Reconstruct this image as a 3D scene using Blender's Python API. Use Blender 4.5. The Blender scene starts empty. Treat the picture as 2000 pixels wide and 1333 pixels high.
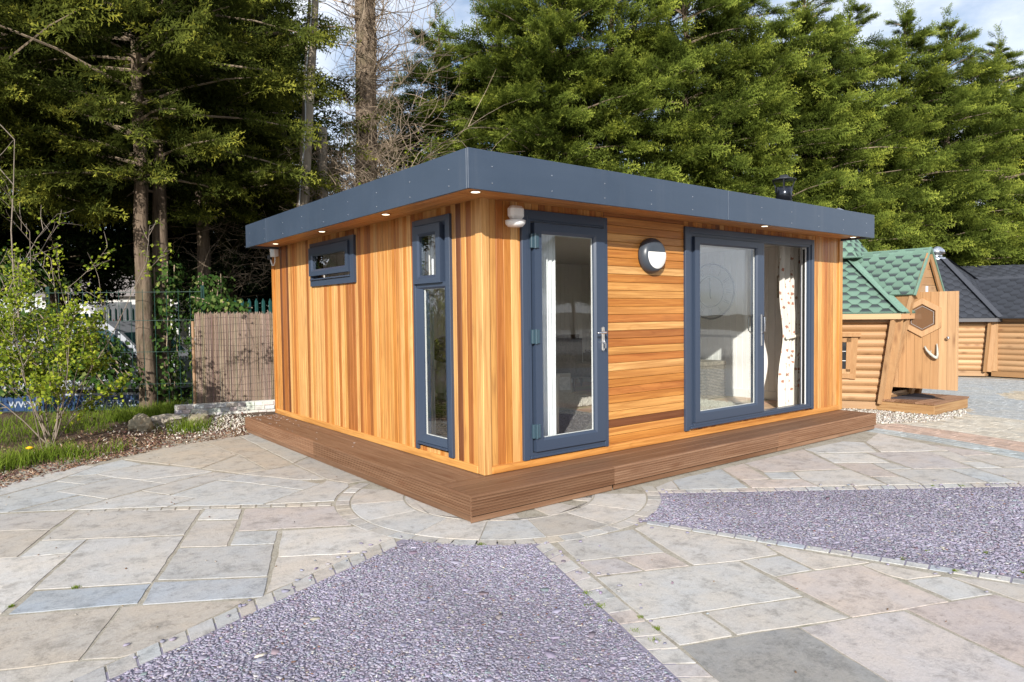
import bpy, bmesh, math, random
import numpy as np
from mathutils import Vector, Matrix

random.seed(7)
rng = np.random.default_rng(11)
SC = bpy.context.scene
COL = SC.collection
R = math.radians

# ------------------------------------------------------------------ camera
cam_d = bpy.data.cameras.new('camera')
cam = bpy.data.objects.new('camera', cam_d)
COL.objects.link(cam)
SC.camera = cam
cam_d.sensor_width = 36.0
cam_d.lens = 1355.39 / 2000.0 * 36.0
cam_d.clip_start = 0.05
cam_d.clip_end = 2000.0
_yaw, _pitch, _roll = math.pi / 4 + 0.1254, 0.0376, -0.0123
_f = Vector((math.cos(_yaw) * math.cos(_pitch), math.sin(_yaw) * math.cos(_pitch), -math.sin(_pitch)))
_r = _f.cross(Vector((0, 0, 1))).normalized()
_u = _r.cross(_f)
_r2 = _r * math.cos(_roll) + _u * math.sin(_roll)
_u2 = -_r * math.sin(_roll) + _u * math.cos(_roll)
_m = Matrix((_r2, _u2, -_f)).transposed().to_4x4()
_m.translation = Vector((-3.1375, -4.4089, 1.4568))
cam.matrix_world = _m

# ------------------------------------------------------------------ sky and sun
SUN = Vector((-1.62, -1.51, 1.0)).normalized()          # towards the sun
world = bpy.data.worlds.new('World')
SC.world = world
world.use_nodes = True
wt = world.node_tree
wn, wl = wt.nodes, wt.links
sky = wn.new('ShaderNodeTexSky')
sky.sky_type = 'NISHITA'
sky.sun_disc = False
sky.sun_elevation = math.asin(SUN.z)
sky.sun_rotation = math.atan2(SUN.x, SUN.y)
sky.air_density = 1.0
sky.dust_density = 0.6
sky.ozone_density = 1.5
tc = wn.new('ShaderNodeTexCoord')
mp = wn.new('ShaderNodeMapping')
mp.inputs['Scale'].default_value = (1.0, 1.0, 2.2)
cn = wn.new('ShaderNodeTexNoise')
cn.inputs['Scale'].default_value = 2.3
cn.inputs['Detail'].default_value = 9.0
cn.inputs['Roughness'].default_value = 0.6
cr = wn.new('ShaderNodeValToRGB')
cr.color_ramp.elements[0].position = 0.35
cr.color_ramp.elements[1].position = 0.58
mixc = wn.new('ShaderNodeMixRGB')
mixc.inputs[2].default_value = (7.6, 8.0, 8.8, 1)
wl.new(tc.outputs['Generated'], mp.inputs['Vector'])
wl.new(mp.outputs['Vector'], cn.inputs['Vector'])
wl.new(cn.outputs['Fac'], cr.inputs['Fac'])
wl.new(cr.outputs['Color'], mixc.inputs[0])
wl.new(sky.outputs['Color'], mixc.inputs[1])
wl.new(mixc.outputs['Color'], wn['Background'].inputs['Color'])
wn['Background'].inputs['Strength'].default_value = 0.10

sun_d = bpy.data.lights.new('sun', 'SUN')
sun_d.energy = 4.6
sun_d.angle = R(0.55)
sun_d.color = (1.0, 0.95, 0.87)
sun = bpy.data.objects.new('sun', sun_d)
sun.rotation_euler = (-SUN).to_track_quat('-Z', 'Y').to_euler()
COL.objects.link(sun)

SC.render.engine = 'CYCLES'
SC.view_settings.view_transform = 'Standard'
SC.view_settings.look = 'None'
SC.view_settings.gamma = 1.0
SC.view_settings.use_curve_mapping = False
SC.view_settings.exposure = 0.62
SC.cycles.use_denoising = True
SC.cycles.max_bounces = 12
SC.cycles.diffuse_bounces = 6
SC.cycles.transparent_max_bounces = 12
SC.cycles.caustics_reflective = False
SC.cycles.caustics_refractive = False

# ------------------------------------------------------------------ helpers
class MB:
    """collects geometry; build() links it as one mesh object"""
    def __init__(s):
        s.v, s.f = [], []
    def add(s, vs, fs):
        o = len(s.v)
        s.v += [tuple(p) for p in vs]
        s.f += [tuple(i + o for i in q) for q in fs]
        return s
    def box(s, x0, x1, y0, y1, z0, z1):
        return s.add([(x0, y0, z0), (x1, y0, z0), (x1, y1, z0), (x0, y1, z0), (x0, y0, z1), (x1, y0, z1), (x1, y1, z1), (x0, y1, z1)],
                     [(0, 3, 2, 1), (4, 5, 6, 7), (0, 1, 5, 4), (1, 2, 6, 5), (2, 3, 7, 6), (3, 0, 4, 7)])
    def cbox(s, x0, x1, y0, y1, z0, z1, b=0.004):
        """box with chamfered edges"""
        bm = bmesh.new()
        bmesh.ops.create_cube(bm, size=1.0)
        for v in bm.verts:
            v.co = ((x0 + x1) / 2 + v.co.x * (x1 - x0), (y0 + y1) / 2 + v.co.y * (y1 - y0), (z0 + z1) / 2 + v.co.z * (z1 - z0))
        bmesh.ops.bevel(bm, geom=bm.edges[:], offset=b, segments=1, affect='EDGES')
        return s.bm(bm)
    def bm(s, bm, mat=None):
        o = len(s.v)
        for i, v in enumerate(bm.verts):
            v.index = i
            s.v.append(tuple(mat @ v.co) if mat else tuple(v.co))
        for f in bm.faces:
            s.f.append(tuple(v.index + o for v in f.verts))
        bm.free()
        return s
    def prism(s, poly, z0, z1):
        """poly of (x,y) extruded in z"""
        n = len(poly)
        vs = [(x, y, z0) for x, y in poly] + [(x, y, z1) for x, y in poly]
        fs = [tuple(range(n - 1, -1, -1)), tuple(range(n, 2 * n))] + [(i, (i + 1) % n, n + (i + 1) % n, n + i) for i in range(n)]
        return s.add(vs, fs)
    def tube(s, pts, rad, n=8, caps=True):
        pts = [Vector(p) for p in pts]
        if not hasattr(rad, '__len__'):
            rad = [rad] * len(pts)
        o = len(s.v)
        up = None
        for i, p in enumerate(pts):
            t = (pts[min(i + 1, len(pts) - 1)] - pts[max(i - 1, 0)])
            t = t.normalized() if t.length > 1e-9 else Vector((0, 0, 1))
            if up is None:
                a = Vector((0, 0, 1)) if abs(t.z) < 0.9 else Vector((1, 0, 0))
                up = t.cross(a).normalized()
            else:
                up = (up - t * up.dot(t))
                up = up.normalized() if up.length > 1e-6 else t.orthogonal().normalized()
            w = t.cross(up)
            for k in range(n):
                c = 2 * math.pi * k / n
                s.v.append(tuple(p + (up * math.cos(c) + w * math.sin(c)) * rad[i]))
        for i in range(len(pts) - 1):
            for k in range(n):
                a, b = o + i * n + k, o + i * n + (k + 1) % n
                s.f.append((a, b, b + n, a + n))
        if caps:
            s.f.append(tuple(o + k for k in range(n - 1, -1, -1)))
            e = o + (len(pts) - 1) * n
            s.f.append(tuple(e + k for k in range(n)))
        return s
    def lathe(s, prof, n=24, c=(0, 0, 0), axis='z'):
        o = len(s.v)
        for r_, h in prof:
            for k in range(n):
                a = 2 * math.pi * k / n
                x, y = r_ * math.cos(a), r_ * math.sin(a)
                p = (x, y, h) if axis == 'z' else ((x, -h, y) if axis == 'y' else (h, x, y))
                s.v.append((p[0] + c[0], p[1] + c[1], p[2] + c[2]))
        for i in range(len(prof) - 1):
            for k in range(n):
                a, b = o + i * n + k, o + i * n + (k + 1) % n
                s.f.append((a, b, b + n, a + n))
        s.f.append(tuple(o + k for k in range(n - 1, -1, -1)))
        e = o + (len(prof) - 1) * n
        s.f.append(tuple(e + k for k in range(n)))
        return s
    def build(s, name, mat=None, parent=None, origin=None, smooth=False, color=None):
        me = bpy.data.meshes.new(name)
        vs = s.v
        if origin is not None:
            ox, oy, oz = origin
            vs = [(x - ox, y - oy, z - oz) for x, y, z in vs]
        me.from_pydata(vs, [], s.f)
        me.update()
        if smooth:
            me.polygons.foreach_set('use_smooth', [True] * len(me.polygons))
        return link(name, me, mat, parent, origin, color)

def link(name, me, mat=None, parent=None, origin=None, color=None):
    if mat is not None and len(me.materials) == 0:
        me.materials.append(mat)
    o = bpy.data.objects.new(name, me)
    COL.objects.link(o)
    if origin is not None:
        o.location = origin
    if parent is not None:
        o.parent = parent
        if parent.location.length > 0 or any(parent.rotation_euler):
            o.matrix_parent_inverse = PM(parent).inverted()
    if color is not None:
        o.color = (*color, 1.0)
    return o

def PM(o):
    m = Matrix.LocRotScale(o.location, o.rotation_euler, o.scale)
    return (PM(o.parent) @ o.matrix_parent_inverse @ m) if o.parent else m

def tag(o, label, cat=None, group=None, kind=None):
    o['label'] = label
    if cat: o['category'] = cat
    if group: o['group'] = group
    if kind: o['kind'] = kind
    return o

def empty(name, loc=(0, 0, 0)):
    o = bpy.data.objects.new(name, None)
    o.empty_display_size = 0.1
    o.location = loc
    COL.objects.link(o)
    return o

def thing(name, label, cat, loc=(0, 0, 0), group=None):
    return tag(empty(name, loc), label, cat, group)

def copy_tree(o, parent=None):
    c = o.copy()
    COL.objects.link(c)
    if parent is not None:
        inv = o.matrix_parent_inverse.copy()
        c.parent = parent
        c.matrix_parent_inverse = inv
    for ch in [q for q in bpy.data.objects if q.parent == o]:
        copy_tree(ch, c)
    return c

def np_mesh(name, V, F, mat, attrs=None, smooth=False):
    """mesh from arrays: V (n,3), F (m,3) or (m,4); attrs: {name:(n,3) colour or (n,) float}"""
    me = bpy.data.meshes.new(name)
    V = np.ascontiguousarray(V, np.float32)
    F = np.ascontiguousarray(F, np.int32)
    k = F.shape[1]
    me.vertices.add(len(V)); me.vertices.foreach_set('co', V.ravel())
    me.loops.add(F.size); me.loops.foreach_set('vertex_index', F.ravel())
    me.polygons.add(len(F))
    me.polygons.foreach_set('loop_start', np.arange(0, F.size, k, dtype=np.int32))
    for an, arr in (attrs or {}).items():
        if arr.ndim == 2:
            a = me.attributes.new(an, 'FLOAT_COLOR', 'POINT')
            a.data.foreach_set('color', np.c_[arr, np.ones(len(arr))].astype(np.float32).ravel())
        else:
            a = me.attributes.new(an, 'FLOAT', 'POINT')
            a.data.foreach_set('value', arr.astype(np.float32).ravel())
    if smooth:
        me.polygons.foreach_set('use_smooth', np.ones(len(F), bool))
    me.update(calc_edges=True)
    me.validate()
    if mat: me.materials.append(mat)
    return me

# ------------------------------------------------------------------ materials
class NT:
    def __init__(s, name):
        s.m = bpy.data.materials.new(name)
        s.m.use_nodes = True
        s.t = s.m.node_tree
        s.b = s.t.nodes['Principled BSDF']
        s.out = s.t.nodes['Material Output']
    def n(s, typ, **kw):
        nd = s.t.nodes.new('ShaderNode' + typ)
        for k, v in kw.items():
            setattr(nd, k, v)
        return nd
    def l(s, a, b):
        s.t.links.new(a, b)
    def coords(s, scale=(1, 1, 1), rand=True, kind='Object'):
        t = s.n('TexCoord')
        m = s.n('Mapping')
        m.inputs['Scale'].default_value = scale
        s.l(t.outputs[kind], m.inputs['Vector'])
        if rand:
            oi = s.n('ObjectInfo')
            mu = s.n('VectorMath', operation='SCALE')
            mu.inputs[0].default_value = (71.3, 37.7, 53.9)
            s.l(oi.outputs['Random'], mu.inputs['Scale'])
            ad = s.n('VectorMath', operation='ADD')
            s.l(m.outputs[0], ad.inputs[0]); s.l(mu.outputs[0], ad.inputs[1])
            return ad.outputs[0]
        return m.outputs[0]
    def noise(s, vec, scale, detail=4, rough=0.55, dist=0.0):
        n = s.n('TexNoise')
        n.inputs['Scale'].default_value = scale
        n.inputs['Detail'].default_value = detail
        n.inputs['Roughness'].default_value = rough
        n.inputs['Distortion'].default_value = dist
        if vec is not None: s.l(vec, n.inputs['Vector'])
        return n.outputs['Fac']
    def ramp(s, fac, stops):
        r = s.n('ValToRGB')
        e = r.color_ramp.elements
        while len(e) < len(stops): e.new(0.5)
        for el, (p, c) in zip(e, stops):
            el.position = p
            el.color = (*c, 1) if hasattr(c, '__len__') else (c, c, c, 1)
        s.l(fac, r.inputs['Fac'])
        return r.outputs['Color']
    def mix(s, fac, a, b, mode='MIX'):
        m = s.n('MixRGB', blend_type=mode)
        for i, x in ((0, fac), (1, a), (2, b)):
            if hasattr(x, 'is_output'): s.l(x, m.inputs[i])
            elif hasattr(x, '__len__'): m.inputs[i].default_value = (*x, 1)
            else: m.inputs[i].default_value = x
        return m.outputs['Color']
    def objcol(s):
        return s.n('ObjectInfo').outputs['Color']
    def attr(s, name, out='Color'):
        return s.n('Attribute', attribute_name=name).outputs[out]
    def bump(s, h, strength=0.3, dist=0.01):
        b = s.n('Bump')
        b.inputs['Strength'].default_value = strength
        b.inputs['Distance'].default_value = dist
        s.l(h, b.inputs['Height'])
        s.l(b.outputs['Normal'], s.b.inputs['Normal'])
    def fin(s, col=None, rough=0.6, metal=0.0, spec=0.5):
        if col is not None:
            if hasattr(col, 'is_output'): s.l(col, s.b.inputs['Base Color'])
            else: s.b.inputs['Base Color'].default_value = (*col, 1)
        if hasattr(rough, 'is_output'): s.l(rough, s.b.inputs['Roughness'])
        else: s.b.inputs['Roughness'].default_value = rough
        s.b.inputs['Metallic'].default_value = metal
        s.b.inputs['Specular IOR Level'].default_value = spec
        return s.m

def plain(name, col, rough=0.5, metal=0.0, spec=0.5, var=0.0, vscale=8.0):
    m = NT(name)
    if var:
        n = m.noise(m.coords(), vscale, 5)
        c = m.ramp(n, [(0.3, tuple(c * (1 - var) for c in col)), (0.7, tuple(min(1, c * (1 + var)) for c in col))])
        return m.fin(c, rough, metal, spec)
    return m.fin(col, rough, metal, spec)

def wood(name, axis, grain=0.35, rough=0.45, knots=0.0, gscale=1.0, spec=0.4):
    """board timber, colour from the object; grain runs along axis"""
    m = NT(name)
    hz = axis == 'h'                     # any level direction: grain lines follow the height
    sc = [38.0 * gscale] * 3
    if hz: sc = [1.1 * gscale, 1.1 * gscale, 30.0 * gscale]
    else: sc[axis] = 1.1 * gscale
    v = m.coords(tuple(sc))
    n1 = m.noise(v, 1.0, 6, 0.65, 0.4)
    sc2 = [9.0 * gscale] * 3
    if hz: sc2 = [0.6 * gscale, 0.6 * gscale, 9.0 * gscale]
    else: sc2[axis] = 0.45 * gscale
    v2 = m.coords(tuple(sc2))
    n2 = m.noise(v2, 1.0, 2, 0.5, 1.2)
    # cathedral bands: contour lines of a stretched noise
    mu = m.n('Math', operation='MULTIPLY'); mu.inputs[1].default_value = 9.0
    m.l(n2, mu.inputs[0])
    fr = m.n('Math', operation='FRACT'); m.l(mu.outputs[0], fr.inputs[0])
    band = m.ramp(fr.outputs[0], [(0.0, 0.25), (0.18, 1.0), (0.75, 1.0), (1.0, 0.25)])
    base = m.objcol()
    dark = m.mix(1.0, base, (0.50, 0.36, 0.25), 'MULTIPLY')
    g = m.ramp(n1, [(0.32, 0.0), (0.62, 1.0)])
    f = m.mix(0.55, g, band, 'MULTIPLY')
    inv = m.n('Invert'); m.l(f, inv.inputs['Color'])
    am = m.n('Math', operation='MULTIPLY'); am.inputs[1].default_value = grain
    m.l(inv.outputs[0], am.inputs[0])
    c = m.mix(am.outputs[0], base, dark)
    big = m.noise(m.coords((1.3, 1.3, 1.3)), 1.6, 3)
    c = m.mix(m.ramp(big, [(0.35, 0.0), (0.75, 0.22)]), c, m.mix(1.0, c, (1.25, 1.18, 1.05), 'MULTIPLY'))
    if knots:
        vo = m.n('TexVoronoi'); vo.feature = 'F1'
        ks = [7.0] * 3
        if hz: ks = [2.6, 2.6, 7.0]
        else: ks[axis] = 1.9
        m.l(m.coords(tuple(ks)), vo.inputs['Vector'])
        vo.inputs['Scale'].default_value = 1.0
        k = m.ramp(vo.outputs['Distance'], [(0.05, 1.0), (0.13, 0.5), (0.24, 0.0)])
        km = m.n('Math', operation='MULTIPLY'); km.inputs[1].default_value = knots
        m.l(k, km.inputs[0])
        c = m.mix(km.outputs[0], c, (0.12, 0.045, 0.018))
    m.bump(n1, 0.12, 0.004)
    return m.fin(c, rough, 0, spec)

M = {}
M['cedar_v'] = wood('cedar_vertical', 2, 0.80, 0.40, 0.30)
M['cedar_x'] = wood('cedar_along_x', 0, 0.85, 0.40, 0.18)
M['cedar_y'] = wood('cedar_along_y', 1, 0.7, 0.42)
M['deck_x'] = wood('deck_along_x', 0, 0.75, 0.62, 0.55)
M['deck_y'] = wood('deck_along_y', 1, 0.75, 0.62, 0.55)
M['pine_v'] = wood('pine_vertical', 2, 0.35, 0.55, 0.75, 0.8)
M['pine_x'] = wood('pine_along_x', 0, 0.35, 0.55, 0.65, 0.8)

def stone(name, rough=0.8):
    m = NT(name)
    v = m.coords((1, 1, 1))
    base = m.objcol()
    n1 = m.noise(v, 3.2, 7, 0.62, 0.2)
    n2 = m.noise(v, 19.0, 10, 0.80, 0.3)
    n3 = m.noise(v, 85.0, 4, 0.7)
    st = m.coords((2.0, 9.0, 1.0))
    n4 = m.noise(st, 1.3, 6, 0.65, 1.5)
    c = m.mix(m.ramp(n1, [(0.36, 0.0), (0.62, 0.75)]), base, m.mix(1.0, base, (1.08, 1.00, 0.90), 'MULTIPLY'))
    c = m.mix(m.ramp(n4, [(0.50, 0.0), (0.74, 0.40)]), c, m.mix(1.0, base, (0.66, 0.66, 0.70), 'MULTIPLY'))
    n5 = m.noise(v, 6.5, 12, 0.82, 0.15)
    c = m.mix(m.ramp(n5, [(0.50, 0.0), (0.62, 0.85)]), c, m.mix(1.0, base, (0.60, 0.585, 0.56), 'MULTIPLY'))
    c = m.mix(m.ramp(n2, [(0.55, 0.0), (0.66, 0.70)]), c, m.mix(1.0, base, (0.50, 0.48, 0.45), 'MULTIPLY'))
    c = m.mix(m.ramp(n2, [(0.30, 0.5), (0.43, 0.0)]), c, m.mix(1.0, base, (1.20, 1.18, 1.14), 'MULTIPLY'))
    c = m.mix(m.ramp(n3, [(0.38, 0.30), (0.60, 0.0)]), c, m.mix(1.0, c, (0.66, 0.66, 0.66), 'MULTIPLY'))
    h = m.mix(0.4, n2, n1)
    m.bump(h, 0.8, 0.012)
    return m.fin(c, rough, 0, 0.35)
M['stone'] = stone('sandstone')

def mortar():
    m = NT('mortar')
    v = m.coords((1, 1, 1), False)
    n = m.noise(v, 9.0, 8, 0.7)
    n2 = m.noise(v, 90.0, 4, 0.7)
    c = m.ramp(n, [(0.30, (0.18, 0.155, 0.12)), (0.45, (0.33, 0.305, 0.255)), (0.7, (0.42, 0.395, 0.34))])
    n3 = m.noise(v, 3.0, 6, 0.7)
    c = m.mix(m.ramp(n2, [(0.36, 0.5), (0.52, 0.0)]), c, (0.16, 0.14, 0.105))
    c = m.mix(m.ramp(n3, [(0.60, 0.0), (0.70, 0.55)]), c, (0.10, 0.12, 0.05))
    m.bump(n2, 0.6, 0.01)
    return m.fin(c, 0.95, 0, 0.2)
M['mortar'] = mortar()

def attr_mat(name, rough=0.7, spec=0.4, sub=True, nscale=60.0):
    m = NT(name)
    c = m.attr('col')
    n = m.noise(m.coords((1, 1, 1), False), nscale, 3)
    c = m.mix(m.ramp(n, [(0.35, 0.3), (0.65, 0.0)]), c, m.mix(1.0, c, (0.7, 0.7, 0.72), 'MULTIPLY'))
    return m.fin(c, rough, 0, spec)
M['chips'] = attr_mat('stone_chips', 0.92, 0.12)
M['litter'] = attr_mat('leaf_litter', 0.9, 0.2)

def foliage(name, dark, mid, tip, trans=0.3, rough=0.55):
    """leaf colour from a per-vertex age (0 old inner, plus painted gap shade in conifers .. 1 young tip) and a per-spray tint"""
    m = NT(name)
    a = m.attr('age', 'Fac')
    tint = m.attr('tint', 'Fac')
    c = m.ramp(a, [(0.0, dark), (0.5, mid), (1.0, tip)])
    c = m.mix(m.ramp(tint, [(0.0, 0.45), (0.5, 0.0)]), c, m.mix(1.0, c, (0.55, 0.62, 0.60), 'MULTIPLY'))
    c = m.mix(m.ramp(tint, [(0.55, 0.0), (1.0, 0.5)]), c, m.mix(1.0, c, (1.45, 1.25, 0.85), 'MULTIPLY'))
    d = m.n('BsdfDiffuse'); t = m.n('BsdfTranslucent')
    m.l(c, d.inputs['Color']); m.l(c, t.inputs['Color'])
    mx = m.n('MixShader'); mx.inputs[0].default_value = trans
    m.l(d.outputs[0], mx.inputs[1]); m.l(t.outputs[0], mx.inputs[2])
    m.l(mx.outputs[0], m.out.inputs['Surface'])
    return m.m
M['cypress'] = foliage('cypress_foliage', (0.010, 0.021, 0.007), (0.165, 0.215, 0.038), (0.55, 0.59, 0.10), 0.36)  # dark end is old growth plus painted shade for the gaps between boughs
M['cypress_dark'] = foliage('dark_conifer_foliage', (0.010, 0.020, 0.009), (0.030, 0.052, 0.018), (0.075, 0.10, 0.03))  # dark species; the shade of the backdrop is put into the green too
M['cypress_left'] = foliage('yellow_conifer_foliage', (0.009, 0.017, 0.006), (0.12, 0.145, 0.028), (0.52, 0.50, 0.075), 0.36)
M['shrub_leaf'] = foliage('young_leaf', (0.05, 0.09, 0.012), (0.17, 0.23, 0.025), (0.38, 0.43, 0.055), 0.42)
M['ivy_leaf'] = foliage('ivy_leaf', (0.025, 0.06, 0.015), (0.07, 0.125, 0.03), (0.36, 0.36, 0.14), 0.25)
M['grass'] = foliage('grass_blade', (0.06, 0.10, 0.014), (0.15, 0.22, 0.028), (0.32, 0.37, 0.08), 0.35)

def bark(name, c0, c1, vs=6.0):
    m = NT(name)
    v = m.coords((vs * 2, vs * 2, vs * 0.35))
    n = m.noise(v, 1.0, 8, 0.7, 0.5)
    n2 = m.noise(m.coords((2, 2, 2)), 1.5, 4)
    c = m.ramp(n, [(0.32, c0), (0.66, c1)])
    c = m.mix(m.ramp(n2, [(0.5, 0.0), (0.75, 0.35)]), c, (0.10, 0.11, 0.05))
    m.bump(n, 0.8, 0.03)
    return m.fin(c, 0.95, 0, 0.15)
M['bark'] = bark('conifer_bark', (0.05, 0.035, 0.025), (0.22, 0.165, 0.12))
M['bark_pale'] = bark('pale_bark', (0.10, 0.085, 0.065), (0.33, 0.28, 0.22), 8)
M['twig'] = plain('dead_twig', (0.26, 0.20, 0.14), 0.9, var=0.4, vscale=3)
M['stem'] = plain('shrub_stem', (0.19, 0.155, 0.12), 0.8, var=0.35, vscale=6)
M['anthracite'] = plain('anthracite_frame', (0.036, 0.052, 0.086), 0.33, spec=0.5)

def fascia_m():
    m = NT('anthracite_panel')
    v = m.coords((1, 1, 1), False, 'Object')
    n = m.noise(v, 2.2, 6, 0.6)
    n2 = m.noise(m.coords((160, 160, 160), False), 1.0, 2)
    c = m.mix(m.ramp(n, [(0.35, 0.0), (0.7, 0.5)]), (0.034, 0.052, 0.083), (0.043, 0.064, 0.100))
    c = m.mix(m.ramp(n2, [(0.3, 0.18), (0.5, 0.0)]), c, (0.09, 0.11, 0.14))
    n3 = m.noise(m.coords((0.8, 0.8, 5.0), False), 1.0, 2)
    dirt = m.noise(m.coords((7.0, 7.0, 0.6), False), 1.0, 6, 0.7)
    c = m.mix(m.ramp(dirt, [(0.55, 0.0), (0.75, 0.30)]), c, (0.085, 0.10, 0.125))
    m.bump(n3, 0.10, 0.05)
    return m.fin(c, m.ramp(n, [(0.3, 0.32), (0.7, 0.45)]), 0, 0.5)
M['fascia'] = fascia_m()

def glass_m():
    m = NT('window_glass')
    tr = m.n('BsdfTransparent'); tr.inputs['Color'].default_value = (0.975, 0.985, 0.98, 1)
    gl = m.n('BsdfGlossy'); gl.inputs['Roughness'].default_value = 0.0
    gl.inputs['Color'].default_value = (0.95, 0.97, 1.0, 1)
    v = m.coords((1, 1, 1), False)
    n = m.noise(v, 1.6, 1)
    b = m.n('Bump'); b.inputs['Strength'].default_value = 0.05; b.inputs['Distance'].default_value = 0.05
    m.l(n, b.inputs['Height']); m.l(b.outputs['Normal'], gl.inputs['Normal'])
    lw = m.n('LayerWeight'); lw.inputs['Blend'].default_value = 0.5          # 1 - |cos|, the same from both sides
    pw_ = m.n('Math', operation='POWER'); pw_.inputs[1].default_value = 4.0
    m.l(lw.outputs['Facing'], pw_.inputs[0])
    fr = m.n('Math', operation='MULTIPLY_ADD'); fr.inputs[1].default_value = 0.85; fr.inputs[2].default_value = 0.05
    m.l(pw_.outputs[0], fr.inputs[0])
    mx = m.n('MixShader')
    m.l(fr.outputs[0], mx.inputs[0]); m.l(tr.outputs[0], mx.inputs[1]); m.l(gl.outputs[0], mx.inputs[2])
    m.l(mx.outputs[0], m.out.inputs['Surface'])
    return m.m
M['glass'] = glass_m()
M['chrome'] = plain('chrome', (0.75, 0.76, 0.78), 0.12, 1.0)
M['hinge'] = plain('hinge_paint', (0.04, 0.075, 0.10), 0.25, spec=0.6)
M['white'] = plain('white_plastic', (0.78, 0.78, 0.77), 0.35)
M['white_wall'] = plain('white_interior_paint', (0.84, 0.82, 0.80), 0.6, var=0.03)
M['black'] = plain('black_metal', (0.02, 0.022, 0.026), 0.4)
M['rubber'] = plain('black_rubber', (0.012, 0.012, 0.012), 0.7)
M['roof_felt'] = plain('roof_membrane', (0.05, 0.05, 0.055), 0.9, var=0.2)

def emit(name, col, s):
    m = NT(name)
    m.b.inputs['Base Color'].default_value = (0.8, 0.8, 0.8, 1)
    m.b.inputs['Emission Color'].default_value = (*col, 1)
    m.b.inputs['Emission Strength'].default_value = s
    return m.m
M['led'] = emit('lit_downlight', (1.0, 0.86, 0.62), 3.0)
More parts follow.
